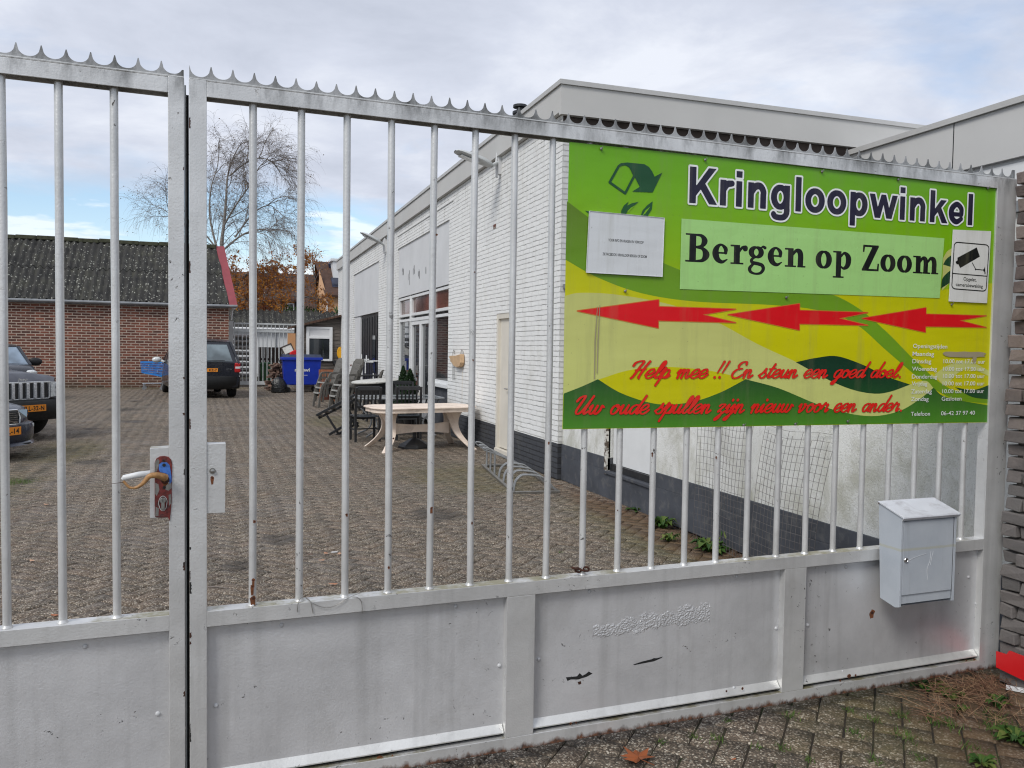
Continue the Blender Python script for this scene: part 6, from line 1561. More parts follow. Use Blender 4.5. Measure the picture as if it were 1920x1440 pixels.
mb = MB(M); mb.grid(rows); bmp = mb.build('bumper', MT['plastic'], van, smooth=True)
mb = MB(M); mb.tube([(-.10+.2*abs(y/.97)**4, y, .68-.08*(1-abs(y/.97)**6)) for y in [-.97+1.94*i/16 for i in range(17)]], .016, 6); mb.build('bright_strip', MT['chrome'], bmp, smooth=True)
numplate(van, '49-SD-KZ-7', -.012, -.31, .20, .80, .91, face=-1) if False else None
mb = MB(M); mb.box(-.02, .01, -.30, .22, .82, .93); npl = mb.build('number_plate', MT['plate'], van)
mb = MB(M); v, f = text2d('KZ-7', .03, 1.1); a = min(q[0] for q in v); sy = .07/.7
# seen from behind the car the plate reads from +y (left) to -y (right)
mx_ = max(q[0] for q in v)
mb.add([(-.0215, -.27+(mx_-q[0])*.10, .84+q[1]*sy) for q in v], f); mb.build('registration', MT['ink'], npl)
for sx in (.85, 3.85):
    for sy in (-.84, .84): wheel(van, sx, sy, .345, .22)
mb = MB(M); mb.bar((-.03, -.5, 1.17), (-.01, .25, 1.155), .02, .02); mb.build('wiper', MT['black'], van)
mb = MB(M); v, f = text2d('Grand Voyager', .02); a = max(q[0] for q in v); mb.add([(-.016, -.72+(a-q[0])*.028, .90+q[1]*.03) for q in v], f); mb.build('badge', MT['zinc'], van)

# ------------------------------------------------------------------ yard furniture
def sweep(mb, pts, side, w, t, mi=0):
    """rectangular section swept along pts; side = width direction, w = widths, t = thickness"""
    pts = [Vector(p) for p in pts]; k = len(pts); rows = []
    for i, p in enumerate(pts):
        d = (pts[min(i+1, k-1)]-pts[max(i-1, 0)]).normalized(); s = Vector(side); s = (s-d*s.dot(d)).normalized(); n_ = d.cross(s)
        ww = w[i] if isinstance(w, (list, tuple)) else w
        rows.append([p+s*ww/2+n_*t/2, p-s*ww/2+n_*t/2, p-s*ww/2-n_*t/2, p+s*ww/2-n_*t/2, p+s*ww/2+n_*t/2])
    mb.grid([[tuple(q) for q in r_] for r_ in rows], mi); mb.add([tuple(q) for q in rows[0][:4]], [(3, 2, 1, 0)], None, mi); mb.add([tuple(q) for q in rows[-1][:4]], [(0, 1, 2, 3)], None, mi)
    return mb
def rrect(w, d, r, n=6):
    o = []
    for cx_, cy_, a0 in ((w/2-r, d/2-r, 0), (-w/2+r, d/2-r, 90), (-w/2+r, -d/2+r, 180), (w/2-r, -d/2+r, 270)):
        for k in range(n+1): a = R(a0+90*k/n); o.append((cx_+r*math.cos(a), cy_+r*math.sin(a)))
    return o
class LB(MB):            # transforms points on the fly is not needed: author in thing space
    pass
def lmb(root): return MB(WM[root.name])
# pink-white plastic table
pt = thing('plastic_table', 'pinkish white plastic garden table with curved legs, nearest of the furniture', 'table', (2.95, 13.38, 0), R(8))
HT = .70
mb = lmb(pt); mb.prism(rrect(1.80, 1.02, .34, 8), HT-.022, HT); mb.prism(rrect(1.74, .96, .32, 8), HT-.085, HT-.0225); mb.build('table_top', MT['pinkpl'], pt, bevel=.008)
for s in (-1, 1):
    for u in (-1, 1):
        mb = lmb(pt); prof = [(.615, .38, .74), (.56, .43, .69), (.48, .46, .64), (.38, .48, .61), (.28, .50, .62), (.20, .54, .65), (.12, .60, .70), (.05, .66, .76), (0, .70, .81)]
        prof = [tuple(p) for p in cr(prof, 3)]; ra, rb = [], []
        for z_, xa_, xb2 in prof:
            y_ = u*(.06+.42*max(0, 1-z_/.615)**1.6); ra.append([(s*xa_, y_-.022, z_), (s*(xa_*.5+xb2*.5), y_-.030, z_), (s*xb2, y_-.022, z_)]); rb.append([(s*xb2, y_+.022, z_), (s*(xa_*.5+xb2*.5), y_+.016, z_), (s*xa_, y_+.022, z_)])
        mb.grid(ra); mb.grid(rb); mb.grid([[r1_[2], r2_[0]] for r1_, r2_ in zip(ra, rb)]); mb.grid([[r2_[2], r1_[0]] for r1_, r2_ in zip(ra, rb)])
        mb.build('leg', MT['pinkpl'], pt, smooth=True, autos=60)
mb = lmb(pt); pts_ = [(x, 0, .34-.05*(1-(x/.5)**2)+.0) for x in [-.5+i/8 for i in range(9)]]
sweep(mb, [(x, -.015, .33+.0*x) for x in [-.5+i/8 for i in range(9)]], (0, 0, 1), [.20-.08*(1-(x*2)**2) for x in [-.5+i/8 for i in range(9)]], .03); mb.build('stretcher', MT['pinkpl'], pt, smooth=True)
# slatted black chairs
def black_chair(label, x, y, rz):
    r = thing('black_chair', label, 'chair', (x, y, 0), rz, 'black slatted garden chairs')
    W2 = .21
    for s in (-1, 1):
        mb = lmb(r); sweep(mb, cr([(s*W2, 0, 0), (s*W2, .02, .45), (s*W2, -.01, .7), (s*W2, -.06, .96)], 4), (1, 0, 0), .038, .04); mb.build('leg', MT['black'], r, smooth=True)
        mb = lmb(r); mb.box(s*W2-.019, s*W2+.019, .40, .44, 0, .43); mb.build('leg', MT['black'], r, bevel=.004)
    mb = lmb(r); mb.prism([(-.215, .02), (.215, .02), (.225, .45), (-.225, .45)], .43, .455); mb.build('seat', MT['seatb'], r, bevel=.008)
    mb = lmb(r); mb.box(-W2+.02, W2-.02, -.075, -.045, .90, .975); mb.box(-W2+.02, W2-.02, -.005, .02, .60, .64)
    mb.build('back_rail', MT['black'], r, bevel=.006)
    mb = lmb(r)
    for i in range(5):
        xx = -.13+.065*i; mb.bar((xx, .006, .63), (xx, -.055, .91), .028, .012)
    mb.build('back_slats', MT['black'], r)
    mb = lmb(r)
    for s in (-1, 1): mb.box(s*W2-.01, s*W2+.01, .04, .40, .20, .23)
    mb.box(-W2+.02, W2-.02, .2, .22, .205, .225); mb.box(-W2+.019, W2-.019, .405, .425, .37, .43); mb.build('stretcher', MT['black'], r)
    return r
black_chair('black slatted chair on the left, back to the camera, behind the plastic table', 2.24, 14.36, R(4))
black_chair('black slatted chair nearest the shop wall, behind the middle of the plastic table', 2.98, 14.46, R(-6))
q = atY(755, 717, 16.6); black_chair('black chair beyond the glass table, beside the two small conifers', float(q[0]), 16.6, R(175))
# glass table
q = atY(745, 742, 15.45)
gt = thing('glass_table', 'grey framed glass top table behind the black chairs', 'table', (float(q[0]), 15.45, 0), R(3))
mb = lmb(gt); mb.prism(rrect(1.56, .92, .12), .712, .722); mb.build('glass_top', MT['tglass'], gt)
mb = lmb(gt); o_ = rrect(1.6, .96, .14); mb.tube([(a, b, .715) for a, b in o_], .018, 8, closed=True); mb.build('rim', MT['zinc'], gt, smooth=True)
for s in (-1, 1):
    for u in (-1, 1):
        mb = lmb(gt); mb.tube(cr([(s*.70, u*.40, .70), (s*.62, u*.34, .50), (s*.45, u*.24, .30), (s*.48, u*.26, .12), (s*.66, u*.36, .015)], 6), .017, 8); mb.build('leg', MT['zinc'], gt, smooth=True)
mb = lmb(gt); mb.tube([(-.45, 0, .3), (.45, 0, .3)], .012, 6); mb.tube([(-.45, -.24, .3), (-.45, .24, .3)], .012, 6); mb.tube([(.45, -.24, .3), (.45, .24, .3)], .012, 6); mb.build('stretcher', MT['zinc'], gt, smooth=True)
# parasol base
pb = thing('parasol_base', 'black plastic parasol base under the plastic table', 'parasol base', (2.86, 13.42, 0))
mb = lmb(pb); mb.lathe([(.27, 0), (.27, .035), (.235, .07), (.10, .14), (.05, .16)], 8); mb.build('base', MT['black'], pb, bevel=.01)
mb = lmb(pb); mb.tube([(0, 0, .15), (0, 0, .34)], .028, 12); mb.sph((.04, 0, .27), (.03, .015, .015), 8, 5); mb.build('tube', MT['black'], pb, smooth=True)
# tipped folding chair
fc = thing('folding_chair', 'black wooden folding chair tipped over to the left of the tables', 'chair', (1.9, 15.5, 0))
def fb(a, b, Ya_, Yb_, w, t, nm='frame_bar', mt='black'):
    mb = MB(); mb.bar(atY(a[0], a[1], Ya_), atY(b[0], b[1], Yb_), w, t, up=(0, 1, 0)); mb.build(nm, MT[mt], fc, bevel=.003)
fb((593, 779), (668, 739), 15.2, 15.25, .045, .03); fb((597, 784), (670, 747), 15.75, 15.7, .045, .03)
fb((613, 779), (634, 812), 15.25, 15.25, .04, .03); fb((617, 815), (668, 785), 15.2, 15.25, .045, .03); fb((622, 821), (672, 792), 15.7, 15.75, .045, .03)
fb((644, 757), (669, 803), 15.5, 15.5, .045, .03); fb((640, 745), (672, 800), 15.75, 15.75, .04, .03)
for i in range(5):
    t = i/5; p0 = (600+62*t, 777-34*t); mb = MB(); mb.bar(atY(p0[0], p0[1]+1, 15.23), atY(p0[0]+1, p0[1]+4, 15.72), .09, .012, up=(0, 0, 1)); mb.build('slat', MT['render' if i == 3 else 'black'], fc)
# round tilted table with black underside
q = atY(705, 713, 18.6)
rt = thing('round_table', 'round table with blotchy white top tilted to the left, black below', 'table', (float(q[0]), 18.6, 0))
Mt = Matrix.Translation((float(q[0]), 18.6, float(q[2]))) @ Matrix.Rotation(R(-4.5), 4, 'Y') @ Matrix.Rotation(R(1.5), 4, 'X')
mb = MB(Mt); mb.lathe([(.50, -.035), (.545, -.03), (.55, -.005), (.54, 0)], 36); mb.build('table_top', MT['blotch'] if 'blotch' in MT else MT['white'], rt, smooth=True)
mb = MB(Mt); mb.lathe([(.42, -.36), (.47, -.20), (.50, -.0355)], 24); mb.build('black_cover', MT['black'], rt, smooth=True)
mb = lmb(rt)
for a in (45, 135, 225, 315): mb.bar((.34*math.cos(R(a)), .34*math.sin(R(a)), 0), (.30*math.cos(R(a)), .30*math.sin(R(a)), float(q[2])-.3), .04, .04)
mb.build('leg_frame', MT['black'], rt)
# stacks of grey garden armchairs, facing left
def armchair(label, x, y, z, rz):
    r = thing('garden_armchair', label, 'chair', M=Matrix.Translation((x, y, z)) @ Matrix.Rotation(rz, 4, 'Z'), group='stacked grey garden armchairs')
    # thing space: seat front towards -y
    for s in (-1, 1):
        mb = lmb(r); sweep(mb, cr([(s*.27, -.24, 0), (s*.275, -.20, .3), (s*.28, -.15, .55), (s*.28, -.08, .64), (s*.285, .15, .645), (s*.27, .27, .62)], 5), (1, 0, 0), .06, .05); mb.build('arm', MT['wicker'], r, smooth=True)
        mb = lmb(r); sweep(mb, cr([(s*.26, .36, 0), (s*.25, .24, .30), (s*.25, .20, .45), (s*.24, .30, .80), (s*.22, .36, 1.0)], 5), (1, 0, 0), .055, .045); mb.build('leg', MT['wicker'], r, smooth=True)
    mb = lmb(r); rows = []
    for t in range(7): yy = -.23+.44*t/6; rows.append([(-.24, yy, .40-.03*t/6), (0, yy, .385-.03*t/6), (.24, yy, .40-.03*t/6)])
    mb.grid(rows); mb.grid([[(a, b, c-.03) for a, b, c in reversed(rw)] for rw in rows]); mb.box(-.24, .24, -.245, -.23, .365, .405); mb.build('seat', MT['seatg'], r, smooth=True)
    mb = lmb(r); P_ = cr([(0, .20, .44), (0, .25, .65), (0, .31, .85), (0, .36, 1.0), (0, .40, 1.05)], 4); sweep(mb, P_, (1, 0, 0), [.46-.05*i/len(P_) for i in range(len(P_))], .035); mb.build('backrest', MT['wicker'], r, smooth=True)
    return r
for nm, (x0_, y0_), n in (('left stack by the blue container', (2.42, 23.1), 3), ('right stack, nearer the tables', (2.68, 21.6), 3)):
    for k, lv in zip(range(n), ('lowest', 'middle', 'topmost')):
        armchair('%s grey wicker armchair of the %s' % (lv, nm), x0_+.02*k+.05*k, y0_+.03*k, .14*k, R(-80+5*k))
q = atY(690, 705, 21.8); armchair('single grey high backed armchair to the right of the two stacks', float(q[0]), 21.8, 0.0, R(-105))
# brown wooden chair
q = atY(613, 690, 25.5)
bc = thing('wooden_chair', 'reddish brown wooden chair with slatted back by the blue container', 'chair', (float(q[0]), 25.5, 0), R(0))
mb = lmb(bc); mb.box(-.2, .2, -.2, .2, .43, .46); mb.build('seat', MT['wood'], bc)
for s in (-1, 1):
    for u, h in ((-1, .43), (1, .95)):
        mb = lmb(bc); mb.box(s*.2-.02, s*.2+.02, u*.2-.02, u*.2+.02, 0, h); mb.build('leg', MT['wood'], bc)
mb = lmb(bc); mb.box(-.2, .2, .185, .205, .84, .95)
for x in (-.1, -.03, .05, .12): mb.box(x-.018, x+.018, .188, .202, .55, .84)
mb.box(-.2, .2, .185, .205, .50, .55); mb.build('backrest', MT['wood'], bc)
q = atY(622, 699, 26.2); mb = MB(Matrix.Translation((float(q[0]), 26.2, 0))); mb.box(-.35, .75, -.2, .2, .0, .55); mb.box(-.38, .78, -.23, .23, .55, .59); o = mb.build('cabinet', MT['redwood'], None, bevel=.01, loc=Vector((float(q[0]), 26.2, 0))); meta(o, 'low reddish wood cabinet behind the stacked grey armchairs', 'cabinet')
# white tube racks near the dark door
rk = thing('metal_rack', 'white metal tube rack standing before the dark shop door', 'rack', (3.3, 23.2, 0))
def tb(pl, Y_, nm='tube'):
    mb = MB(); mb.tube([atY(a, b, Y_+c) for a, b, c in pl], .016, 6); mb.build(nm, MT['white'], rk)
tb([(663, 706, 0), (663, 664, 0), (678, 664, 0), (678, 706, 0)], 23.4); tb([(679, 700, 0), (679, 677, 0), (708, 677, .0)], 23.0); tb([(681, 674, 0), (692, 674, 0)], 23.0); tb([(687, 677, 0), (687, 666, 0)], 23.0); tb([(685, 700, 0), (685, 679, 0), (700, 679, 0)], 22.8)
for a, b in ((663, 23.4), (678, 23.4), (679, 23.0), (700, 22.8)):
    p = atY(a, 700, b); mb = MB(); mb.tube([(p[0], p[1], 0), p], .016, 6); mb.build('leg', MT['white'], rk)
q = atY(688, 703, 22.3); mb = MB(Matrix.Translation((float(q[0]), 22.3, 0))); zt_ = float(q[2]); mb.box(-.45, .35, -.3, .3, zt_-.03, zt_); mb.box(-.43, -.38, -.28, -.23, 0, zt_-.03); mb.box(.28, .33, -.28, -.23, 0, zt_-.03); mb.box(-.43, -.38, .23, .28, 0, zt_-.03); mb.box(.28, .33, .23, .28, 0, zt_-.03)
o = mb.build('dark_side_table', MT['black'], None, loc=Vector((float(q[0]), 22.3, 0))); meta(o, 'dark slab table behind the tilted round table', 'table')
# conifers in pots
def scatter(n, fn, size, mb, rnd, ar=.5, seed=1, up=0.0):
    rr = random.Random(seed); vals = []
    for _ in range(n):
        c = fn(rr)
        if c is None: continue
        a = Vector((rr.gauss(0, 1), rr.gauss(0, 1), rr.gauss(0, 1)+up)).normalized(); b = a.orthogonal(); b.rotate(Matrix.Rotation(rr.uniform(0, 6.28), 3, a)); s = size*rr.uniform(.6, 1.4)
        c = Vector(c); mb.add([c-a*s, c+b*s*ar-a*s*.1, c+a*s, c-b*s*ar-a*s*.1], [(0, 1, 2, 3)]); vals.append(rr.random())
    rnd += vals
for px, pty, lab in ((757, 686, 'taller dark green potted conifer, left of the pair by the shop window'), (770, 692, 'wider dark green potted conifer, right of the pair by the shop window')):
    Yc_ = 17.4 if px == 757 else 17.0
    q = atY(px+(-1), pty, Yc_); H_ = float(q[2]); wd = .21 if px == 757 else .26
    r = thing('potted_conifer', lab, 'plant', (float(q[0]), Yc_, 0), 0, 'small conifers by the shop window')
    mb = lmb(r); mb.lathe([(.11, 0), (.15, .26), (.16, .27), (.14, .28)], 16); mb.build('pot', MT['black'], r, smooth=True)
    mb = MB(WM[r.name]); vals = []; tmp = MB()
    def fn(rr, H_=H_, wd=wd):
        t = rr.random()**1.25; a = rr.uniform(0, 6.28); rad = wd*(1-t)**.7*(.55+.5*rr.random())*(1+.18*math.sin(5*a+9*t)); return (rad*math.cos(a), rad*math.sin(a), .28+(H_-.28)*t)
    scatter(5200, fn, .022, tmp, vals, .35, px, .8); mb.add(tmp.v, tmp.f); o = mb.build('foliage', MT['conif'], r); set_rnd(o, vals)
    mb = lmb(r); mb.tube([(0, 0, .2), (0, 0, H_*.8)], .02, 6); mb.build('trunk', MT['twig'], r)
# lantern on the glass table
q = atY(785.5, 733, 15.6)
r = thing('lantern', 'small grey lantern with round top standing on the glass table', 'lantern', (float(q[0])+.0, 15.6, .723))
mb = lmb(r)
for s in (-1, 1):
    for u in (-1, 1): mb.box(s*.042-.005, s*.042+.005, u*.042-.005, u*.042+.005, .012, .13)
mb.box(-.05, .05, -.05, .05, 0, .012); mb.box(-.055, .055, -.055, .055, .13, .142); mb.build('frame', MT['zinc'], r)
mb = lmb(r); mb.lathe([(.04, .142), (.042, .155), (.03, .175), (.012, .185), (.01, .2)], 14); mb.build('cap', MT['zinc'], r, smooth=True)
mb = lmb(r); mb.lathe([(.02, .013), (.02, .07)], 12); mb.build('candle', MT['cream'], r, smooth=True)
# planter trough and cardboard bits under the tables
q = atZ(832, 800); mb = MB(Matrix.Translation(q) @ Matrix.Rotation(R(15), 4, 'Z')); mb.prism([(-.3, 0), (.3, 0), (.36, .16), (-.36, .16)], -.1, .1, XZ); o = mb.build('white_trough', MT['white'], None, bevel=.01, loc=Vector(q)); meta(o, 'white plant trough on the paving under the right of the plastic table', 'planter')

# blue waste container
Yb_ = 30.1
def bX(px, py=700): return float(atY(px, py, Yb_)[0])
def bZ(px, py): return float(atY(px, py, Yb_)[2])
x0, x1 = bX(530), bX(603)
cn_ = thing('waste_container', 'big blue wheeled waste container marked renewi before the wooden shed', 'container', ((x0+x1)/2, Yb_+.5, 0))
W2 = (x1-x0)/2; zt_, zb_ = bZ(565, 672), bZ(565, 722)
mb = lmb(cn_)
mb.add([(-W2*.88, -.38, zb_), (W2*.88, -.38, zb_), (W2*.88, .38, zb_), (-W2*.88, .38, zb_), (-W2, -.5, zt_), (W2, -.5, zt_), (W2, .5, zt_), (-W2, .5, zt_)], [(0, 3, 2, 1), (0, 1, 5, 4), (1, 2, 6, 5), (2, 3, 7, 6), (3, 0, 4, 7), (4, 5, 6, 7)])
mb.build('body', MT['blueb'], cn_, bevel=.03)
mb = lmb(cn_); mb.box(-W2-.04, W2+.04, -.54, .54, zt_-.06, zt_+.035); mb.build('rim', MT['blueb'], cn_, bevel=.015)
mb = lmb(cn_)
for s in (-1, 1): mb.tube([(s*(W2+.0), -.3, zt_-.15), (s*(W2+.1), -.3, zt_-.1), (s*(W2+.1), .3, zt_-.1), (s*W2, .3, zt_-.15)], .02, 8)
mb.build('handle', MT['black'], cn_)
rows = []
for i in range(9):
    t = i/8; rows.append([(-W2+2*W2*t, -.52+1.04*k/6, zt_+.04+.10*math.sin(math.pi*k/6)**.6) for k in range(7)])
mb = lmb(cn_); mb.grid(rows)
for rw in (rows[0], rows[-1]): mb.add(rw+[(rw[-1][0], rw[-1][1], zt_+.035), (rw[0][0], rw[0][1], zt_+.035)], [tuple(range(9))])
mb.build('lid', MT['blued'], cn_, smooth=True)
for s in (-1, 1):
    for u in (-1, 1):
        mb = lmb(cn_); M_ = Matrix.Translation((s*W2*.72, u*.33, .1)) @ Matrix.Rotation(R(90), 4, 'X'); mb.lathe([(.1, -.025), (.1, .025)], 18, M_); wo_ = mb.build('wheel', MT['tyre'], cn_)
        mb = lmb(cn_); mb.box(s*W2*.72-.05, s*W2*.72+.05, u*.33-.04, u*.33+.04, .19, zb_+.02); mb.build('fork', MT['zinc'], wo_)
mb = lmb(cn_); sl_ = (zt_-zb_)
def yf(z): return -.38-.12*(z-zb_)/(zt_-zb_)-.006
v, f = text2d('renewi', .035); a = min(q[0] for q in v); b = max(q[0] for q in v); zt0 = bZ(567, 696.5)
mb.add([(bX(553)-(x0+x1)/2+(q[0]-a)*(bX(581)-bX(553))/(b-a), yf(zt0+q[1]*.17), zt0+q[1]*.17) for q in v], f); mb.build('lettering', MT['white'], cn_)
mb = lmb(cn_); xx0, xx1 = bX(560)-(x0+x1)/2, bX(569)-(x0+x1)/2; zz = bZ(565, 679); mb.add([(xx0, yf(zz), zz), (xx1, yf(zz), zz), (xx1, yf(zz-.12), zz-.12), (xx1-.05, yf(zz-.17), zz-.17), (xx0, yf(zz-.12), zz-.12)], [(0, 4, 3, 2, 1)])
zz = bZ(565, 704); mb.box(bX(556)-(x0+x1)/2, bX(577)-(x0+x1)/2, yf(zz)-.002, yf(zz), zz, zz+.015); mb.build('mark', MT['white'], cn_)
# junk on the container
q = (bX(541), Yb_+.45, zt_+.15); r = thing('framed_picture', 'dark framed picture leaning on the lid of the blue container', 'picture', q)
Mj = Matrix.Translation((q[0], q[1], q[2]+.16)) @ Matrix.Rotation(R(-24), 4, 'Y') @ Matrix.Rotation(R(-15), 4, 'X')
mb = MB(Mj)
for a in (((-.2, .2), (.13, .17)), ((-.2, .2), (-.17, -.13)), ((-.2, -.16), (-.13, .13)), ((.16, .2), (-.13, .13))): mb.box(a[0][0], a[0][1], -.015, .015, a[1][0], a[1][1])
mb.build('frame', MT['soffit'], r); mb = MB(Mj); mb.box(-.16, .16, 0, .008, -.13, .13); mb.build('print', MT['blotch'] if 'blotch' in MT else MT['cream'], r)
q = (bX(551), Yb_+.5, zt_+.11); mb = MB(Matrix.Translation(q) @ Matrix.Rotation(R(12), 4, 'Z')); mb.prism([(-.15, 0), (.16, 0), (.17, .14), (.05, .20), (-.12, .1)], -.12, .12, XZ); o = mb.build('red_bag', MT['redb'], None, bevel=.03, loc=Vector(q)); meta(o, 'small red bundle beside the picture on the blue container', 'bundle')
q = atY(546, 658, Ysh-.4); r0_ = float(atY(546, 625, Ysh-.4)[2]); mb = MB(Matrix.Translation((float(q[0]), Ysh-.4, 0))); mb.box(-.13, .15, -.02, .02, .6, r0_); o = mb.build('brown_board', MT['card'], None, loc=Vector((float(q[0]), Ysh-.4, .6))); meta(o, 'light brown board standing upright behind the blue container', 'board')
# green bin behind the far gate
Yg_ = 35.6; xa, xb_ = float(atY(488, 700, Yg_)[0]), float(atY(510, 700, Yg_)[0])
gb = thing('green_bin', 'green wheeled bin behind the bars of the far gate', 'bin', ((xa+xb_)/2, Yg_+.3, 0)); W2 = (xb_-xa)/2; zt_ = float(atY(499, 684, Yg_)[2])
mb = lmb(gb); mb.add([(-W2*.85, -.22, .05), (W2*.85, -.22, .05), (W2*.85, .22, .05), (-W2*.85, .22, .05), (-W2, -.3, zt_), (W2, -.3, zt_), (W2, .3, zt_), (-W2, .3, zt_)], [(0, 3, 2, 1), (0, 1, 5, 4), (1, 2, 6, 5), (2, 3, 7, 6), (3, 0, 4, 7), (4, 5, 6, 7)]); mb.build('body', MT['greenb'], gb, bevel=.02)
mb = lmb(gb); mb.box(-W2-.03, W2+.03, -.34, .34, zt_, zt_+.05); mb.box(-W2+.03, W2-.03, -.3, .3, zt_+.05, zt_+.1); mb.build('lid', MT['greenb'], gb, bevel=.02)
mb = lmb(gb); M_ = Matrix.Translation((0, .3, .1)) @ Matrix.Rotation(R(90), 4, 'Y'); mb.lathe([(.1, -W2), (.1, -W2+.05)], 14, M_); mb.lathe([(.1, W2-.05), (.1, W2)], 14, M_); mb.build('wheel', MT['tyre'], gb)
# heap of bricks and a rubbish bag
random.seed(31)
qx, qy = float(atZ(516, 731)[0]), 31.6
mb = MB(); vals = []
for k in range(95):
    z = random.random()**1.3*1.0; rr_ = .42*(1-z*.55); a = random.uniform(0, 6.28)
    M_ = Matrix.Translation((qx+rr_*random.random()**.5*math.cos(a), qy+rr_*random.random()**.5*math.sin(a), z*.95+.04)) @ Euler((random.uniform(-.3, .3), random.uniform(-.3, .3), random.uniform(0, 3))).to_matrix().to_4x4(); mb.box(-.11, .11, -.05, .05, -.03, .03, 0, M_)
o = mb.build('brick_heap', MT['rubble'], None, loc=Vector((qx, qy, 0))); meta(o, 'heap of old bricks and rubble left of the blue container', 'brick heap', kind='stuff')
q = atZ(521, 735); mb = MB(Matrix.Translation((float(q[0]), 30.2, 0))); rows = []
for i in range(9):
    t = i/8; rad = .72*(.30, .36, .37, .35, .31, .25, .15, .05, .07)[i]; rows.append([(rad*(1+.12*math.sin(3*a+5*t)+.06*math.sin(9*a+3*t))*math.cos(a), rad*(1+.1*math.sin(4*a+2*t))*.8*math.sin(a), (0, .03, .12, .25, .38, .5, .58, .62, .68)[i]*.9) for a in [2*math.pi*j_/20 for j_ in range(21)]])
mb.grid(rows); o = mb.build('rubbish_bag', MT['bag'], None, smooth=True, loc=Vector((float(q[0]), 30.2, 0))); meta(o, 'full black rubbish bag on the paving beside the blue container', 'bag')
# shopping trolley beyond the van
q = atZ(290, 728); tx_, ty_ = float(q[0]), 32.6
tr_ = thing('shopping_trolley', 'shopping trolley with bright blue plastic basket in front of the barn wall', 'trolley', (tx_, ty_, 0))
def tX(px): return float(atY(px, 690, ty_)[0])
def tZ(py): return float(atY(285, py, ty_)[2])
M_ = WM[tr_.name].inverted()
z0, z1 = tZ(701), tZ(682); xa, xb_ = tX(265)-tx_, tX(309)-tx_
mb = lmb(tr_); n = 10
def bk(u, v, s): return (xa+(xb_-xa)*u+.03*(1-v), s*(.22+.07*u)*(.85+.15*v), (z0+.06*(1-u))+(z1-z0+.06*u)*v+(-.10*u*(1-v)))
for s in (-1, 1):
    for i in range(n+1): mb.bar(bk(i/n, 0, s), bk(i/n, 1, s), .014, .012)
    for k in range(6): mb.bar(bk(0, k/5, s), bk(1, k/5, s), .012, .014 if k not in (0, 5) else .05)
for k in range(6): mb.bar(bk(0, k/5, -1), bk(0, k/5, 1), .012, .014 if k not in (0, 5) else .05); mb.bar(bk(1, k/5, -1), bk(1, k/5, 1), .012, .014 if k not in (0, 5) else .05)
for i in range(n+1): mb.bar(bk(i/n, 0, -1), bk(i/n, 0, 1), .02, .012)
mb.build('basket', MT['bluet'], tr_)
mb = lmb(tr_); zc_ = tZ(719)
for s in (-1, 1): mb.tube([(xa+.05, s*.22, zc_), (xb_, s*.27, zc_), (xb_+.03, s*.27, z0), (xb_+.12, s*.27, z1+.08)], .014, 6)
mb.tube([(xa+.05, -.22, zc_), (xa+.05, .22, zc_)], .014, 6); mb.tube([(xb_+.12, -.27, z1+.08), (xb_+.12, .27, z1+.08)], .018, 6); mb.build('chassis', MT['chrome'], tr_)
for x, s in ((xa+.1, -1), (xa+.1, 1), (xb_-.1, -1), (xb_-.1, 1)):
    mb = lmb(tr_); mb.lathe([(.06, -.015), (.06, .015)], 14, Matrix.Translation((x, s*.22, .06)) @ Matrix.Rotation(R(90), 4, 'X')); mb.box(x-.02, x+.02, s*.22-.02, s*.22+.02, .1, zc_); mb.build('castor', MT['zinc'], tr_)

# ------------------------------------------------------------------ bicycle rack
P1, P2, P3 = Vector(atZ(905, 874)), Vector(atZ(963, 927)), Vector(atZ(1040, 921))
ry = (P1-P2); Lr = ry.length; ang_ = math.atan2(ry.y, ry.x); wd_ = (P3-P2).length
br = thing('bicycle_rack', 'galvanised bicycle rack with wire hoops on the paving by the white wall', 'bicycle rack', P2, ang_)
# thing space: x runs away along the rack, -y towards the wall
mb = lmb(br); mb.box(0, Lr, -.02, .02, 0, .03); mb.box(-.02, .02, -wd_, -.02, 0, .035); mb.box(Lr-.04, Lr, -wd_, -.02, 0, .03); mb.build('base_rail', MT['steel'], br, bevel=.004)
mb = lmb(br); mb.box(.02, Lr-.04, -wd_+.0, -wd_+.04, 0.001, .029); mb.build('base_rail', MT['steel'], br, bevel=.004)
nh = 7
for i in range(nh):
    x = .16+(Lr-.32)*i/(nh-1)
    high = i >= 4
    for d in (-.028, .028):
        mb = lmb(br); h = .30 if high else .20
        if high: pts_ = [(x+d, -.03, .02), (x+d, -.03, h-.05), (x+d, -.015, h), (x+d, .05, h+.05), (x+d*.4, .12, h+.06), (x+d*.2, .10, h+.02), (x+d, -.06, h-.03), (x+d, -wd_*.6, .14), (x+d, -wd_+.03, .04)]
        else: pts_ = [(x+d, -.03, .02), (x+d, -.05, .12), (x+d, -.10, h-.02), (x+d, -.16, h), (x+d, -wd_*.62, h-.02), (x+d, -wd_*.8, h-.08), (x+d, -wd_+.03, .03)]
        mb.tube(cr(pts_, 5), .0085, 7); mb.build('hoop', MT['galv'], br, smooth=True)

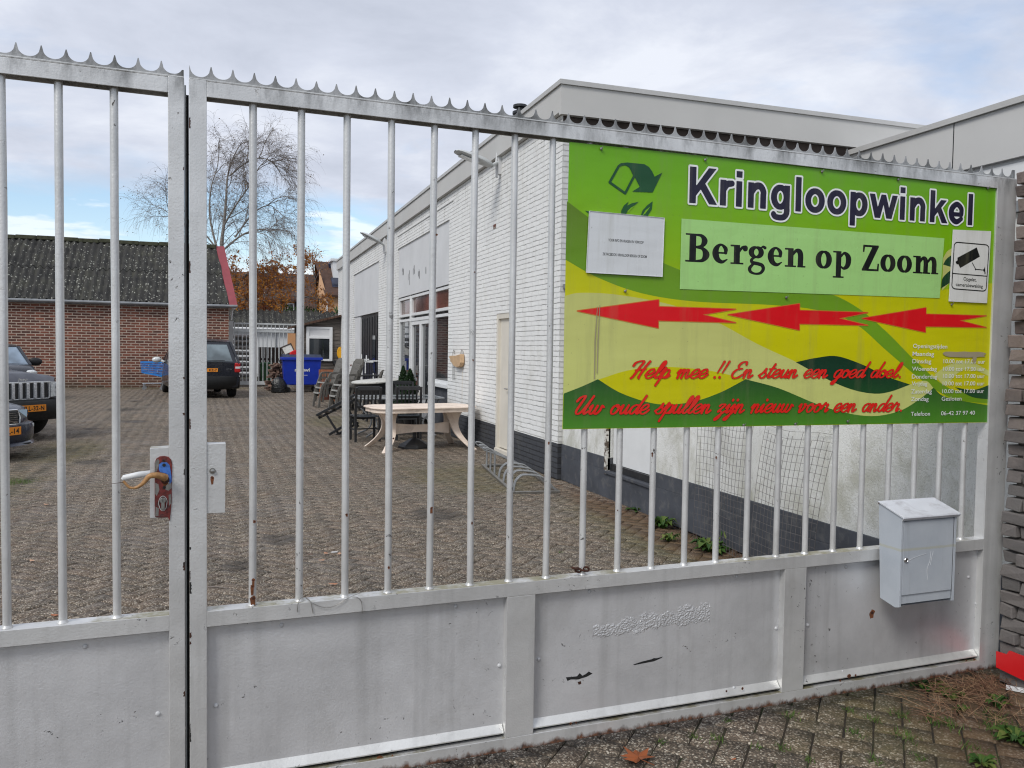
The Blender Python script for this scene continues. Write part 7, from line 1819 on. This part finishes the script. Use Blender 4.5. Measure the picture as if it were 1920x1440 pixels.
# ------------------------------------------------------------------ houses beyond the yard
def PX(px, py, Y): return float(atY(px, py, Y)[0])
def PZ(px, py, Y): return float(atY(px, py, Y)[2])
Y1 = 62
h = thing('brown_roofed_house', 'long house with dark brown tiled roof behind the autumn tree', 'house', (PX(510, 600, Y1), Y1, 0))
x0, x1 = PX(405, 600, Y1), PX(600, 600, Y1); ze_, zr = PZ(510, 592, Y1), PZ(510, 512, Y1+4)
w = MB(); w.box(x0, x1, Y1, Y1+8, 0, ze_); w.add([(x1, Y1, ze_), (x1, Y1+8, ze_), (x1, Y1+4, zr-.1)], [(0, 1, 2)]); w.build('wall', MT['redbrick'], h)
rows = []
for j_ in range(13):
    t = j_/12; rows.append([(x0-.2+(x1-x0+.4)*i/90, Y1-.3+4.3*t, ze_+(zr-ze_)*t+.04*math.sin(i*2.1)+.03*(j_ % 2)) for i in range(91)])
w = MB(); w.grid(rows); w.add([(x0-.2, Y1+4, zr), (x1+.2, Y1+4, zr), (x1+.2, Y1+8.2, ze_), (x0-.2, Y1+8.2, ze_)], [(0, 1, 2, 3)]); rf = w.build('roof', MT['rooft'], h)
cx_ = PX(514.5, 505, Y1+4); w = MB(); w.box(cx_-.25, cx_+.25, Y1+3.7, Y1+4.2, zr-.6, PZ(514.5, 497, Y1+4)); w.build('chimney', MT['redbrick'], rf)
xa, xb_ = PX(522, 580, Y1-2), PX(553, 580, Y1-2); za, zb = PZ(536, 586, Y1-2), PZ(536, 568, Y1-2)
w = MB(); w.box(xa-.7, xb_+.3, Y1-1.9, Y1+1, 0, zb+.15); w.build('dormer', MT['soffit'], h)
w = MB(); xm = (xa+xb_)/2-.2; zt_ = PZ(536, 558, Y1-2); w.add([(xa-1.1, Y1-2.2, zb+.1), (xb_+.6, Y1-2.2, zb+.1), (xm, Y1-2.2, zt_), (xa-1.1, Y1+2, zb+.1), (xb_+.6, Y1+2, zb+.1), (xm, Y1+2, zt_)], [(0, 1, 2), (0, 3, 4, 1), (1, 4, 5, 2), (2, 5, 3, 0)]); w.build('dormer_roof', MT['tiles'], h)
for a, b in ((xa+.1, (xa+xb_)/2-.06), ((xa+xb_)/2+.02, xb_-.05)):
    w = MB(); w.box(a, b, Y1-1.98, Y1-1.9, za, zb); f = w.build('window', MT['white'], h); w = MB(); w.box(a+.08, b-.08, Y1-2.0, Y1-1.985, za+.08, zb-.08); w.build('pane', MT['glass'], f)
xa, xb_ = PX(484, 560, Y1-.6), PX(496, 560, Y1-.6); w = MB(); w.box(xa, xb_, Y1-.7, Y1+1, PZ(490, 568, Y1), PZ(490, 549, Y1)); f = w.build('window', MT['white'], h); w = MB(); w.box(xa+.1, xb_-.1, Y1-.74, Y1-.705, PZ(490, 566, Y1), PZ(490, 551, Y1)); w.build('pane', MT['glass'], f)
h = thing('orange_tiled_annex', 'small annex with orange tiled lean-to roof between autumn leaves', 'building', (PX(507, 590, 48), 48, 0))
x0, x1 = PX(487, 590, 48), PX(527, 590, 48); w = MB(); w.box(x0, x1, 48.2, 50.8, 0, PZ(507, 588, 48)); w.build('wall', MT['redbrick'], h)
rows = [[(x0+(x1-x0)*i/30, 48+2.6*t/5, PZ(507, 591, 48)+(PZ(507, 573, 50.5)-PZ(507, 591, 48))*t/5+.04*math.sin(i*2.4)+.02*(t % 2)) for i in range(31)] for t in range(6)]
w = MB(); w.grid(rows); w.build('roof', MT['orangetile'], h)
Y2 = 55
h = thing('tan_gabled_house', 'tall tan house with dark roof and blue solar panels beside the shop roofline', 'house', (PX(620, 600, Y2), Y2, 0))
x0 = PX(600, 560, Y2); xg = PX(612, 560, Y2); zt_ = PZ(604, 492, Y2+3); ze_ = PZ(612, 552, Y2)
w = MB(); w.box(xg, xg+5, Y2, Y2+7, 0, ze_)
w.add([(xg, Y2, 0), (xg, Y2+7, 0), (xg, Y2+7, ze_), (xg, Y2+3.5, zt_), (xg, Y2, ze_)], [(0, 1, 2, 3, 4)]); w.add([(x0, Y2+.6, 0), (xg, Y2, 0), (xg, Y2, ze_), (PX(601, 500, Y2+.6), Y2+1.5, zt_-.6), (x0, Y2+.6, ze_)], [(0, 1, 2, 3, 4)]); w.build('wall', MT['tanwall'], h)
w = MB(); w.add([(xg-.12, Y2-.25, ze_-.05), (xg+5, Y2-.25, ze_-.05), (xg+5, Y2+3.5, zt_+.1), (xg-.45, Y2+3.5, zt_+.1)], [(0, 1, 2, 3)]); w.box(xg-.1, xg+5, Y2-.3, Y2-.18, ze_-.15, ze_-.03); w.add([(xg-.45, Y2+3.5, zt_+.1), (xg+5, Y2+3.5, zt_+.1), (xg+5, Y2+7, ze_), (xg-.1, Y2+7, ze_)], [(0, 1, 2, 3)]); rf = w.build('roof', MT['rooft'], h)
def rp(px, t, dz=.05): return (px, Y2-.25+3.75*t, ze_-.05+(zt_+.15-ze_)*t+dz)
for t0, t1, n in ((.80, .97, 2), (.22, .50, 2)):
    for i in range(n):
        a = xg+.45+i*1.0; w = MB(); w.add([rp(a, t0), rp(a+.95, t0), rp(a+.95, t1), rp(a, t1)], [(0, 1, 2, 3)]); w.build('solar_panel', MT['solar'], rf)
w = MB(); w.box(xg+.6, xg+4, Y2+1.6, Y2+3, ze_+1.1, ze_+2.35); w.box(xg+.45, xg+4.1, Y2+1.5, Y2+3.2, ze_+2.35, ze_+2.5); w.build('dormer', MT['white'], h)
w = MB(); w.tube([(xg+.05, Y2-.06, 0), (xg+.05, Y2-.06, ze_)], .05, 6); w.build('downpipe', MT['white'], h)
# palm by the shed roof
q = atY(632, 588, 44); pr_ = thing('palm_plant', 'small dark palm fan showing over the shed roof by the white wall', 'plant', (float(q[0]), 44, 0))
mb = lmb(pr_); mb.tube([(0, 0, 0), (0, 0, float(q[2]))], .09, 7); mb.build('trunk', MT['twig'], pr_)
mb = lmb(pr_); vals = []; random.seed(4)
for i in range(34):
    a = random.uniform(0, 6.28); e = random.uniform(-.1, 1.2); L_ = random.uniform(.35, .65); d = Vector((math.cos(a)*math.cos(e), math.sin(a)*math.cos(e), math.sin(e))); b_ = Vector((0, 0, float(q[2]))); s_ = d.cross(Vector((0, 0, 1))).normalized()*.04
    mb.add([b_, b_+d*L_*.6+s_, b_+d*L_-Vector((0, 0, .1)), b_+d*L_*.6-s_], [(0, 1, 2, 3)]); vals.append(random.random())
o = mb.build('fronds', MT['palm'], pr_); set_rnd(o, vals)

# ------------------------------------------------------------------ trees
def bez(p0, p1, p2, n):
    return [(p0*(1-t)**2+p1*2*t*(1-t)+p2*t*t) for t in [i/n for i in range(n+1)]]
def tree(name, label, stems, Y, n1, n2, n3, L1, L2, L3, spread, droop, r3, leafn, leafm, leafs, group=None, seed=1):
    rr = random.Random(seed)
    r = thing(name, label, 'tree', Vector((stems[0][0][0], Y, 0)), 0, group)
    mb = MB(); S_ = []
    for st in stems:
        pts_ = cr([Vector(p) for p in st[:-1]], 5); r0, r1 = st[-1]; k = len(pts_)
        mb.tube(pts_, [r0+(r1-r0)*i/(k-1) for i in range(k)], 8); S_.append(pts_)
    mb.build('trunk', MT['bark'], r, smooth=True)
    def grow(p, d, L_, n, wob, g):
        P_ = [p]; v = d.normalized()
        for k in range(n):
            v = (v+Vector((rr.gauss(0, wob), rr.gauss(0, wob), rr.gauss(0, wob)+g*(k+1)/n))).normalized(); P_.append(P_[-1]+v*L_/n)
        return P_
    def side(t, ang):
        o_ = t.orthogonal().normalized(); o_.rotate(Matrix.Rotation(rr.uniform(0, 6.283), 3, t)); return (t*math.cos(ang)+o_*math.sin(ang))
    mb = MB(); B2 = []
    for st in S_:
        k = len(st); k0 = next((i for i, p in enumerate(st) if p.z > st[-1].z*.42), 0)
        for i in range(n1):
            f = (i+rr.random())/n1; q = int(k0+(k-1-k0)*f); t = (st[min(q+1, k-1)]-st[max(q-1, 0)]).normalized()
            L_ = L1*rr.uniform(.7, 1.15)*(1-.45*f); P1 = grow(st[q], side(t, R(spread*rr.uniform(.7, 1.25)))+Vector((0, 0, .25)), L_, 8, .10, -.06)
            mb.tube(P1, [(.024 if r3 < .0065 else .03)*(1-.7*j_/8) for j_ in range(9)], 5)
            for j_ in range(n2):
                q2 = rr.randint(2, 8); t2 = (P1[min(q2+1, 8)]-P1[q2-1]).normalized()
                P2 = grow(P1[q2], side(t2, R(rr.uniform(22, 50))), L2*rr.uniform(.6, 1.2), 6, .13, -.10*droop); mb.tube(P2, [(.009 if r3 < .0065 else .012)*(1-.6*m_/6) for m_ in range(7)], 4); B2.append(P2)
            B2.append(P1[3:])
    mb.build('branches', MT['twig'], r)
    mb = MB(); ends = []
    for P2 in B2:
        for _ in range(n3):
            q = rr.randint(1, len(P2)-1); t = (P2[q]-P2[q-1]).normalized()
            P3 = grow(P2[q], side(t, R(rr.uniform(15, 55))), L3*rr.uniform(.5, 1.3), 5, .12, -.45*droop); mb.tube(P3, [r3*(1-.6*m_/5) for m_ in range(6)], 3, cap=False); ends += P3[1:]
    mb.build('twigs', MT['twig'], r)
    if leafn:
        mb = MB(); vals = []
        def fn(q):
            p = ends[q.randrange(len(ends))]; return (p.x+q.gauss(0, .05), p.y+q.gauss(0, .05), p.z+q.gauss(0, .05))
        scatter(leafn, fn, leafs, mb, vals, .5, seed); o = mb.build('leaves', MT[leafm], r); set_rnd(o, vals)
    return r
def pp_(l, Y): return [tuple(atY(a, b, Y+c)) for a, b, c in l]
YB = 47
def stem(l, Y, r0, r1): return [tuple(q) for q in pp_(l, Y)]+[(r0, r1)]
s1 = stem([(416, 648, 0), (416, 560, 0), (415, 465, 0), (420, 420, 0), (424, 372, 0), (427, 330, .3), (440, 290, .2), (456, 262, 0)], YB, .12, .015)
s2 = stem([(416, 560, 0), (412, 490, 0), (400, 440, .5), (393, 400, .8), (396, 352, .8), (408, 310, .8), (412, 270, .6)], YB, .075, .012)
s3 = stem([(419, 424, 0), (440, 388, -.4), (465, 352, -.8), (485, 315, -.8), (500, 300, -.8)], YB, .05, .012)
s6 = stem([(430, 330, .3), (470, 300, -.3), (505, 300, -.6), (525, 320, -.8)], YB, .04, .012)
s7 = stem([(440, 445, -.3), (475, 400, -.6), (505, 385, -.6), (522, 400, -.6)], YB, .045, .012)
s4 = stem([(415, 480, 0), (385, 440, .3), (350, 415, .6), (325, 405, .6), (310, 395, .6)], YB, .05, .012)
s5 = stem([(417, 470, 0), (455, 440, -.5), (490, 430, -1), (508, 435, -1)], YB, .06, .015)
tree('birch_tree', 'tall bare birch with fine drooping twigs behind the barn roof', [s1, s2, s3, s4, s5, s6, s7], YB, 8, 8, 10, 2.25, 1.35, .95, 40, 1.25, .0048, 3600, 'birchleaf', .032, 'trees beyond the yard', 5)
YO = 50
o1 = stem([(437, 640, 0), (437, 580, 0), (442, 545, 0), (455, 520, 0), (475, 508, .5)], YO, .14, .03)
o2 = stem([(438, 540, 0), (470, 510, .4), (505, 505, .8), (540, 520, .9), (570, 512, 1)], YO, .09, .02)
o5 = stem([(437, 620, 0), (440, 585, -.3), (446, 560, -.5), (452, 540, -.6)], YO, .06, .02)
o4 = stem([(440, 570, 0), (470, 560, -.3), (510, 552, -.6), (560, 556, -.6), (590, 560, -.5)], YO, .06, .02)
tree('autumn_tree', 'tree with dense rust orange autumn leaves beyond the far gate', [o1, o2, o4, o5], YO, 9, 6, 6, 1.7, 1.0, .6, 55, .6, .007, 8800, 'orangeleaf', .062, 'trees beyond the yard', 9)
o3 = stem([(594, 640, 0), (592, 560, 0), (588, 510, 0), (585, 480, 0)], 52, .07, .02)
tree('young_tree', 'small thin tree with few orange leaves left of the tan house', [o3], 52, 9, 4, 4, 1.1, .7, .5, 40, .3, .006, 420, 'orangeleaf', .05, 'trees beyond the yard', 13)
# ivy / bushes over the outbuilding roof ridge
q = atY(540, 583, 50); b_ = thing('green_bush', 'low green bush behind the lichened outbuilding roof', 'bush', (float(q[0]), 50, 0))
mb = MB(); vals = []
def fn(rr): a = rr.uniform(0, 6.28); z = rr.random(); return (float(q[0])+1.9*rr.random()**.5*math.cos(a), 50+.8*math.sin(a)*rr.random(), .4+(float(q[2])-.2)*z**.5+.12*math.sin(a*3))
scatter(3800, fn, .06, mb, vals, .5, 3); o = mb.build('foliage', MT['palm'], b_); set_rnd(o, vals)
mb = MB(); mb.tube([(float(q[0]), 50, 0), (float(q[0]), 50, float(q[2])*.8)], .05, 6); mb.build('trunk', MT['twig'], b_)

# ------------------------------------------------------------------ weeds, leaves, litter, drains
def weed(label, px, py, R_, n, seed, tall=.06, cat='weed'):
    q = atZ(px, py); rr = random.Random(seed); r = thing('weed_plant', label, cat, (float(q[0]), float(q[1]), 0), 0, 'weeds growing from the paving')
    mb = lmb(r); vals = []
    for i in range(n):
        a = rr.uniform(0, 6.28); L_ = R_*rr.uniform(.45, 1.1); w_ = L_*rr.uniform(.16, .26); h = tall*rr.uniform(.5, 1.5)
        d = Vector((math.cos(a), math.sin(a), 0)); s_ = Vector((-math.sin(a), math.cos(a), 0)); c0 = d*rr.uniform(0, R_*.25)
        P_ = [c0+Vector((0, 0, .0)), c0+d*L_*.35+Vector((0, 0, h*.8)), c0+d*L_*.7+Vector((0, 0, h)), c0+d*L_+Vector((0, 0, h*.55))]
        W_ = [w_*.15, w_*.7, w_, w_*.05]
        rows = [[tuple(p-s_*ww), tuple(p-Vector((0, 0, ww*.35))), tuple(p+s_*ww)] for p, ww in zip(P_, W_)]
        mb.grid(rows); vals += [rr.random()]*6
    o = mb.build('leaves', MT['weed'], r, smooth=True); set_rnd(o, vals)
weed('low weed against the plinth of the plaster wall, farthest of the weeds', 1195, 958, .11, 26, 1, .035)
weed('small pair of leaves rosette just right of the farthest weed by the plinth', 1112, 918, .08, 16, 12, .025)
weed('leafy weed by the plinth, between two gate bars, above the lusher one', 1243, 990, .12, 46, 2, .07)
weed('bright tufted weed in the yard just below the upper leafy weed', 1254, 1014, .085, 34, 3, .05)
weed('broad leaved weed at the wall foot, left half of the lowest clump', 1330, 1034, .15, 50, 4, .07)
weed('broad leaved weed at the wall foot, right half of the lowest clump', 1366, 1020, .12, 44, 5, .09)
for lab, px, py, rad, n, sd, tl_ in (('round leaved green weed under the gate edge, left of the dry stalks', 1728, 1283, .10, 44, 6, .022), ('dark green weed just right of the round leaved one', 1782, 1303, .07, 34, 7, .02), ('tiny weed in a paver joint before the gate corner', 1806, 1334, .045, 18, 8, .015),
    ('low weed in the joint at the right edge, lower right corner', 1905, 1388, .09, 34, 9, .03), ('spreading weed at the bottom edge below the right corner', 1840, 1432, .07, 26, 10, .02), ('weed tuft close to the red board', 1868, 1326, .06, 22, 11, .04)):
    weed(lab, px, py, rad, n, sd, tl_)
# moss and grass blades in the joints in front of the gate
rr = random.Random(77); mb = MB(); vals = []
spots = [(1300, 1380, .5), (1345, 1385, .8), (1420, 1398, .6), (1480, 1340, .8), (1530, 1300, .7), (1583, 1292, .7), (1470, 1400, .7), (1600, 1372, .8), (1640, 1350, .7), (1690, 1340, 1), (1695, 1378, 1.2), (1755, 1352, 1.3), (1780, 1356, 1.1), (1640, 1425, .8), (1880, 1370, 1.8), (1900, 1380, 1.6), (1520, 1425, .6), (1590, 1330, .6), (1365, 1350, .5), (1240, 1390, .5), (1820, 1400, .8), (1725, 1420, .7), (1865, 1345, 1.2),
         (30, 903, 3.2), (45, 905, 3.0), (15, 908, 3), (1150, 1010, .6), (1090, 985, .7), (1400, 1000, .5), (1050, 1035, .5)]
for px, py, s in spots:
    c = atZ(px, py)
    for _ in range(int(48*s)):
        x = c[0]+rr.gauss(0, .022*s); y = c[1]+rr.gauss(0, .03*s); a = rr.uniform(0, 6.28); h = rr.uniform(.008, .026)*min(s, 1.6); d = (math.cos(a)*.0022, math.sin(a)*.0022); l = (rr.gauss(0, .011), rr.gauss(0, .011))
        mb.add([(x-d[0], y-d[1], -.006), (x+d[0], y+d[1], -.006), (x+l[0], y+l[1], h)], [(0, 1, 2)]); vals.append(rr.random())
o = mb.build('grass', MT['grassm']); set_rnd(o, vals); meta(o, 'short green moss and grass tufts in the paver joints', 'grass', kind='stuff')
# dry stalks blown into the gate corner
mb = MB(); vals = []
for _ in range(520):
    c = atZ(rr.gauss(1828, 48), rr.gauss(1286, 19)) if rr.random() < .7 else atZ(rr.uniform(1740, 1915), rr.uniform(1290, 1365))
    a = rr.uniform(0, 3.14); L_ = rr.uniform(.04, .22); z = rr.uniform(0, .035)
    if float(c[0]) > 3.72 or float(c[1]) > 3.12: continue
    p0 = Vector((c[0], c[1], z)); P_ = [p0, p0+Vector((math.cos(a)*L_*.5+rr.gauss(0, .015), math.sin(a)*L_*.5+rr.gauss(0, .015), rr.uniform(0, .045))), p0+Vector((math.cos(a)*L_+rr.gauss(0, .02), math.sin(a)*L_+rr.gauss(0, .02), rr.uniform(0, .03)))]
    n0 = len(mb.f); mb.tube(P_, [.0013, .0011, .0005], 3, cap=False); vals += [rr.random()]*(len(mb.f)-n0)
o = mb.build('dry_stalks', MT['drytwig']); set_rnd(o, vals); meta(o, 'tangle of dry straw and roots in the corner of gate and brick wall', 'dry stalks', kind='stuff')
mb = MB(); vals = []
for _ in range(420):
    y = rr.uniform(3.6, 9.3); x = 3.96-abs(rr.gauss(0, .16)); a = rr.uniform(0, 3.14); L_ = rr.uniform(.02, .08)
    p0 = Vector((x, y, .004)); n0 = len(mb.f); mb.tube([p0, p0+Vector((math.cos(a)*L_, math.sin(a)*L_, .006))], [.0014, .0008], 3, cap=False); vals += [rr.random()]*(len(mb.f)-n0)
o = mb.build('needle_litter', MT['drytwig']); set_rnd(o, vals); meta(o, 'brown needle litter along the foot of the plaster wall', 'litter', kind='stuff')
# leaves on the ground
def leafthing(label, px, py, s, shape='oval', mt='orangeleaf', val=.6, rz=0.0, grp='fallen leaves on the paving'):
    q = atZ(px, py); r_ = random.Random(int(px*3+py))
    if shape == 'maple':
        tips = [(-90, .12, .12), (-55, .35, .3), (-35, .95, .5), (-12, .55, .5), (10, 1.05, .55), (32, .55, .5), (52, .98, .5), (72, .60, .5), (90, 1.15, .55), (108, .60, .5), (128, .98, .5), (148, .55, .5), (170, 1.05, .55), (192, .55, .5), (215, .95, .5), (235, .35, .3)]
        out_ = [(s*r0*math.cos(R(a)), s*r0*math.sin(R(a))) for a, r0, _ in tips]
    else:
        out_ = [(s*math.cos(t), s*.5*math.sin(t)*(1+.15*math.sin(3*t))) for t in [2*math.pi*k/12 for k in range(12)]]
    M_ = Matrix.Translation((q[0], q[1], .006)) @ Matrix.Rotation(rz, 4, 'Z'); mb = MB(M_)
    k = len(out_); vs = [(0, 0, .012*s/.07)]+[(a, b, .004+.22*(a*a+b*b)**.5*abs(math.sin(2.3*math.atan2(b, a)+1))) for a, b in out_]
    mb.add(vs, [(0, 1+i, 1+(i+1) % k) for i in range(k)])
    if shape == 'maple': mb.bar((0, -.1*s, .006), (.15*s, -1.0*s, .004), .003, .002)
    o = mb.build('fallen_leaf', MT[mt], None, loc=Vector((q[0], q[1], .006))); set_rnd(o, [max(0, min(1, val+r_.uniform(-.12, .12))) for _ in range(len(o.data.polygons))]); meta(o, label, 'leaf', grp)
leafthing('large rust red maple leaf at the bottom edge before the gate', 1197, 1427, .075, 'maple', 'orangeleaf2', .4, R(20))
leafthing('tiny orange leaf on the pavers right of the maple leaf', 1375, 1428, .012, 'oval', 'orangeleaf2', .5)
for lab, px, py, s, v in (('dark dry leaf, leftmost in the small group seen between the bars', 583, 1042, .03, .0), ('pink brown leaf upper middle of the small group between the bars', 611, 1040, .03, .8), ('orange leaf lowest in the small group between the bars', 603, 1053, .028, .9), ('pale curled leaf right of the small group behind a bar', 636, 1041, .03, 1.0), ('pinkish leaf lying alone below the small group', 625, 1098, .035, .75), ('peach leaf in the yard on the far left, between two bars', 60, 1054, .03, 1.0), ('brown leaf just behind the left middle rail', 103, 1157, .03, .6), ('tan leaf in the yard above the others at far left', 87, 948, .035, .95)):
    leafthing(lab, px, py, s, 'oval', 'orangeleaf2', v, random.uniform(0, 3))
q = atZ(627, 1036); mb = MB(Matrix.Translation(q)); mb.prism(rrect(.05, .02, .008, 3), .003, .006); o = mb.build('white_chip', MT['white'], None, loc=Vector(q)); meta(o, 'small white scrap beside the leaves in the yard', 'scrap')
a, b = atZ(382, 1101), atZ(430, 1104); mb = MB(); mb.tube([Vector(a)+Vector((0, 0, .004)), Vector((a+b)/2)+Vector((0, .004, .008)), Vector(b)+Vector((0, 0, .004))], [.004, .003, .002], 6); o = mb.build('twig', MT['twig'], None, loc=Vector(a)); meta(o, 'thin dark twig on the pavers right of the gate stile', 'twig')
for lab, px, py, s in (('dark slotted drain grate nearer the parked cars', 172, 804, 1.0), ('dark slotted drain grate nearer the barn wall', 254, 752, 1.0)):
    q = atZ(px, py); r = thing('drain_grate', lab, 'drain', (q[0], q[1], 0), R(40), 'drain grates in the yard')
    mb = lmb(r); mb.box(-.16, .16, -.13, .13, .001, .004); mb.build('pit', MT['tar'], r)
    mb = lmb(r)
    mb.box(-.165, .165, -.135, -.115, .0045, .010); mb.box(-.165, .165, .115, .135, .0045, .010)
    for i in range(5): mb.box(-.145+.065*i-.008, -.145+.065*i+.02, -.115, .115, .0045, .010)
    mb.build('grate', MT['grate'], r)
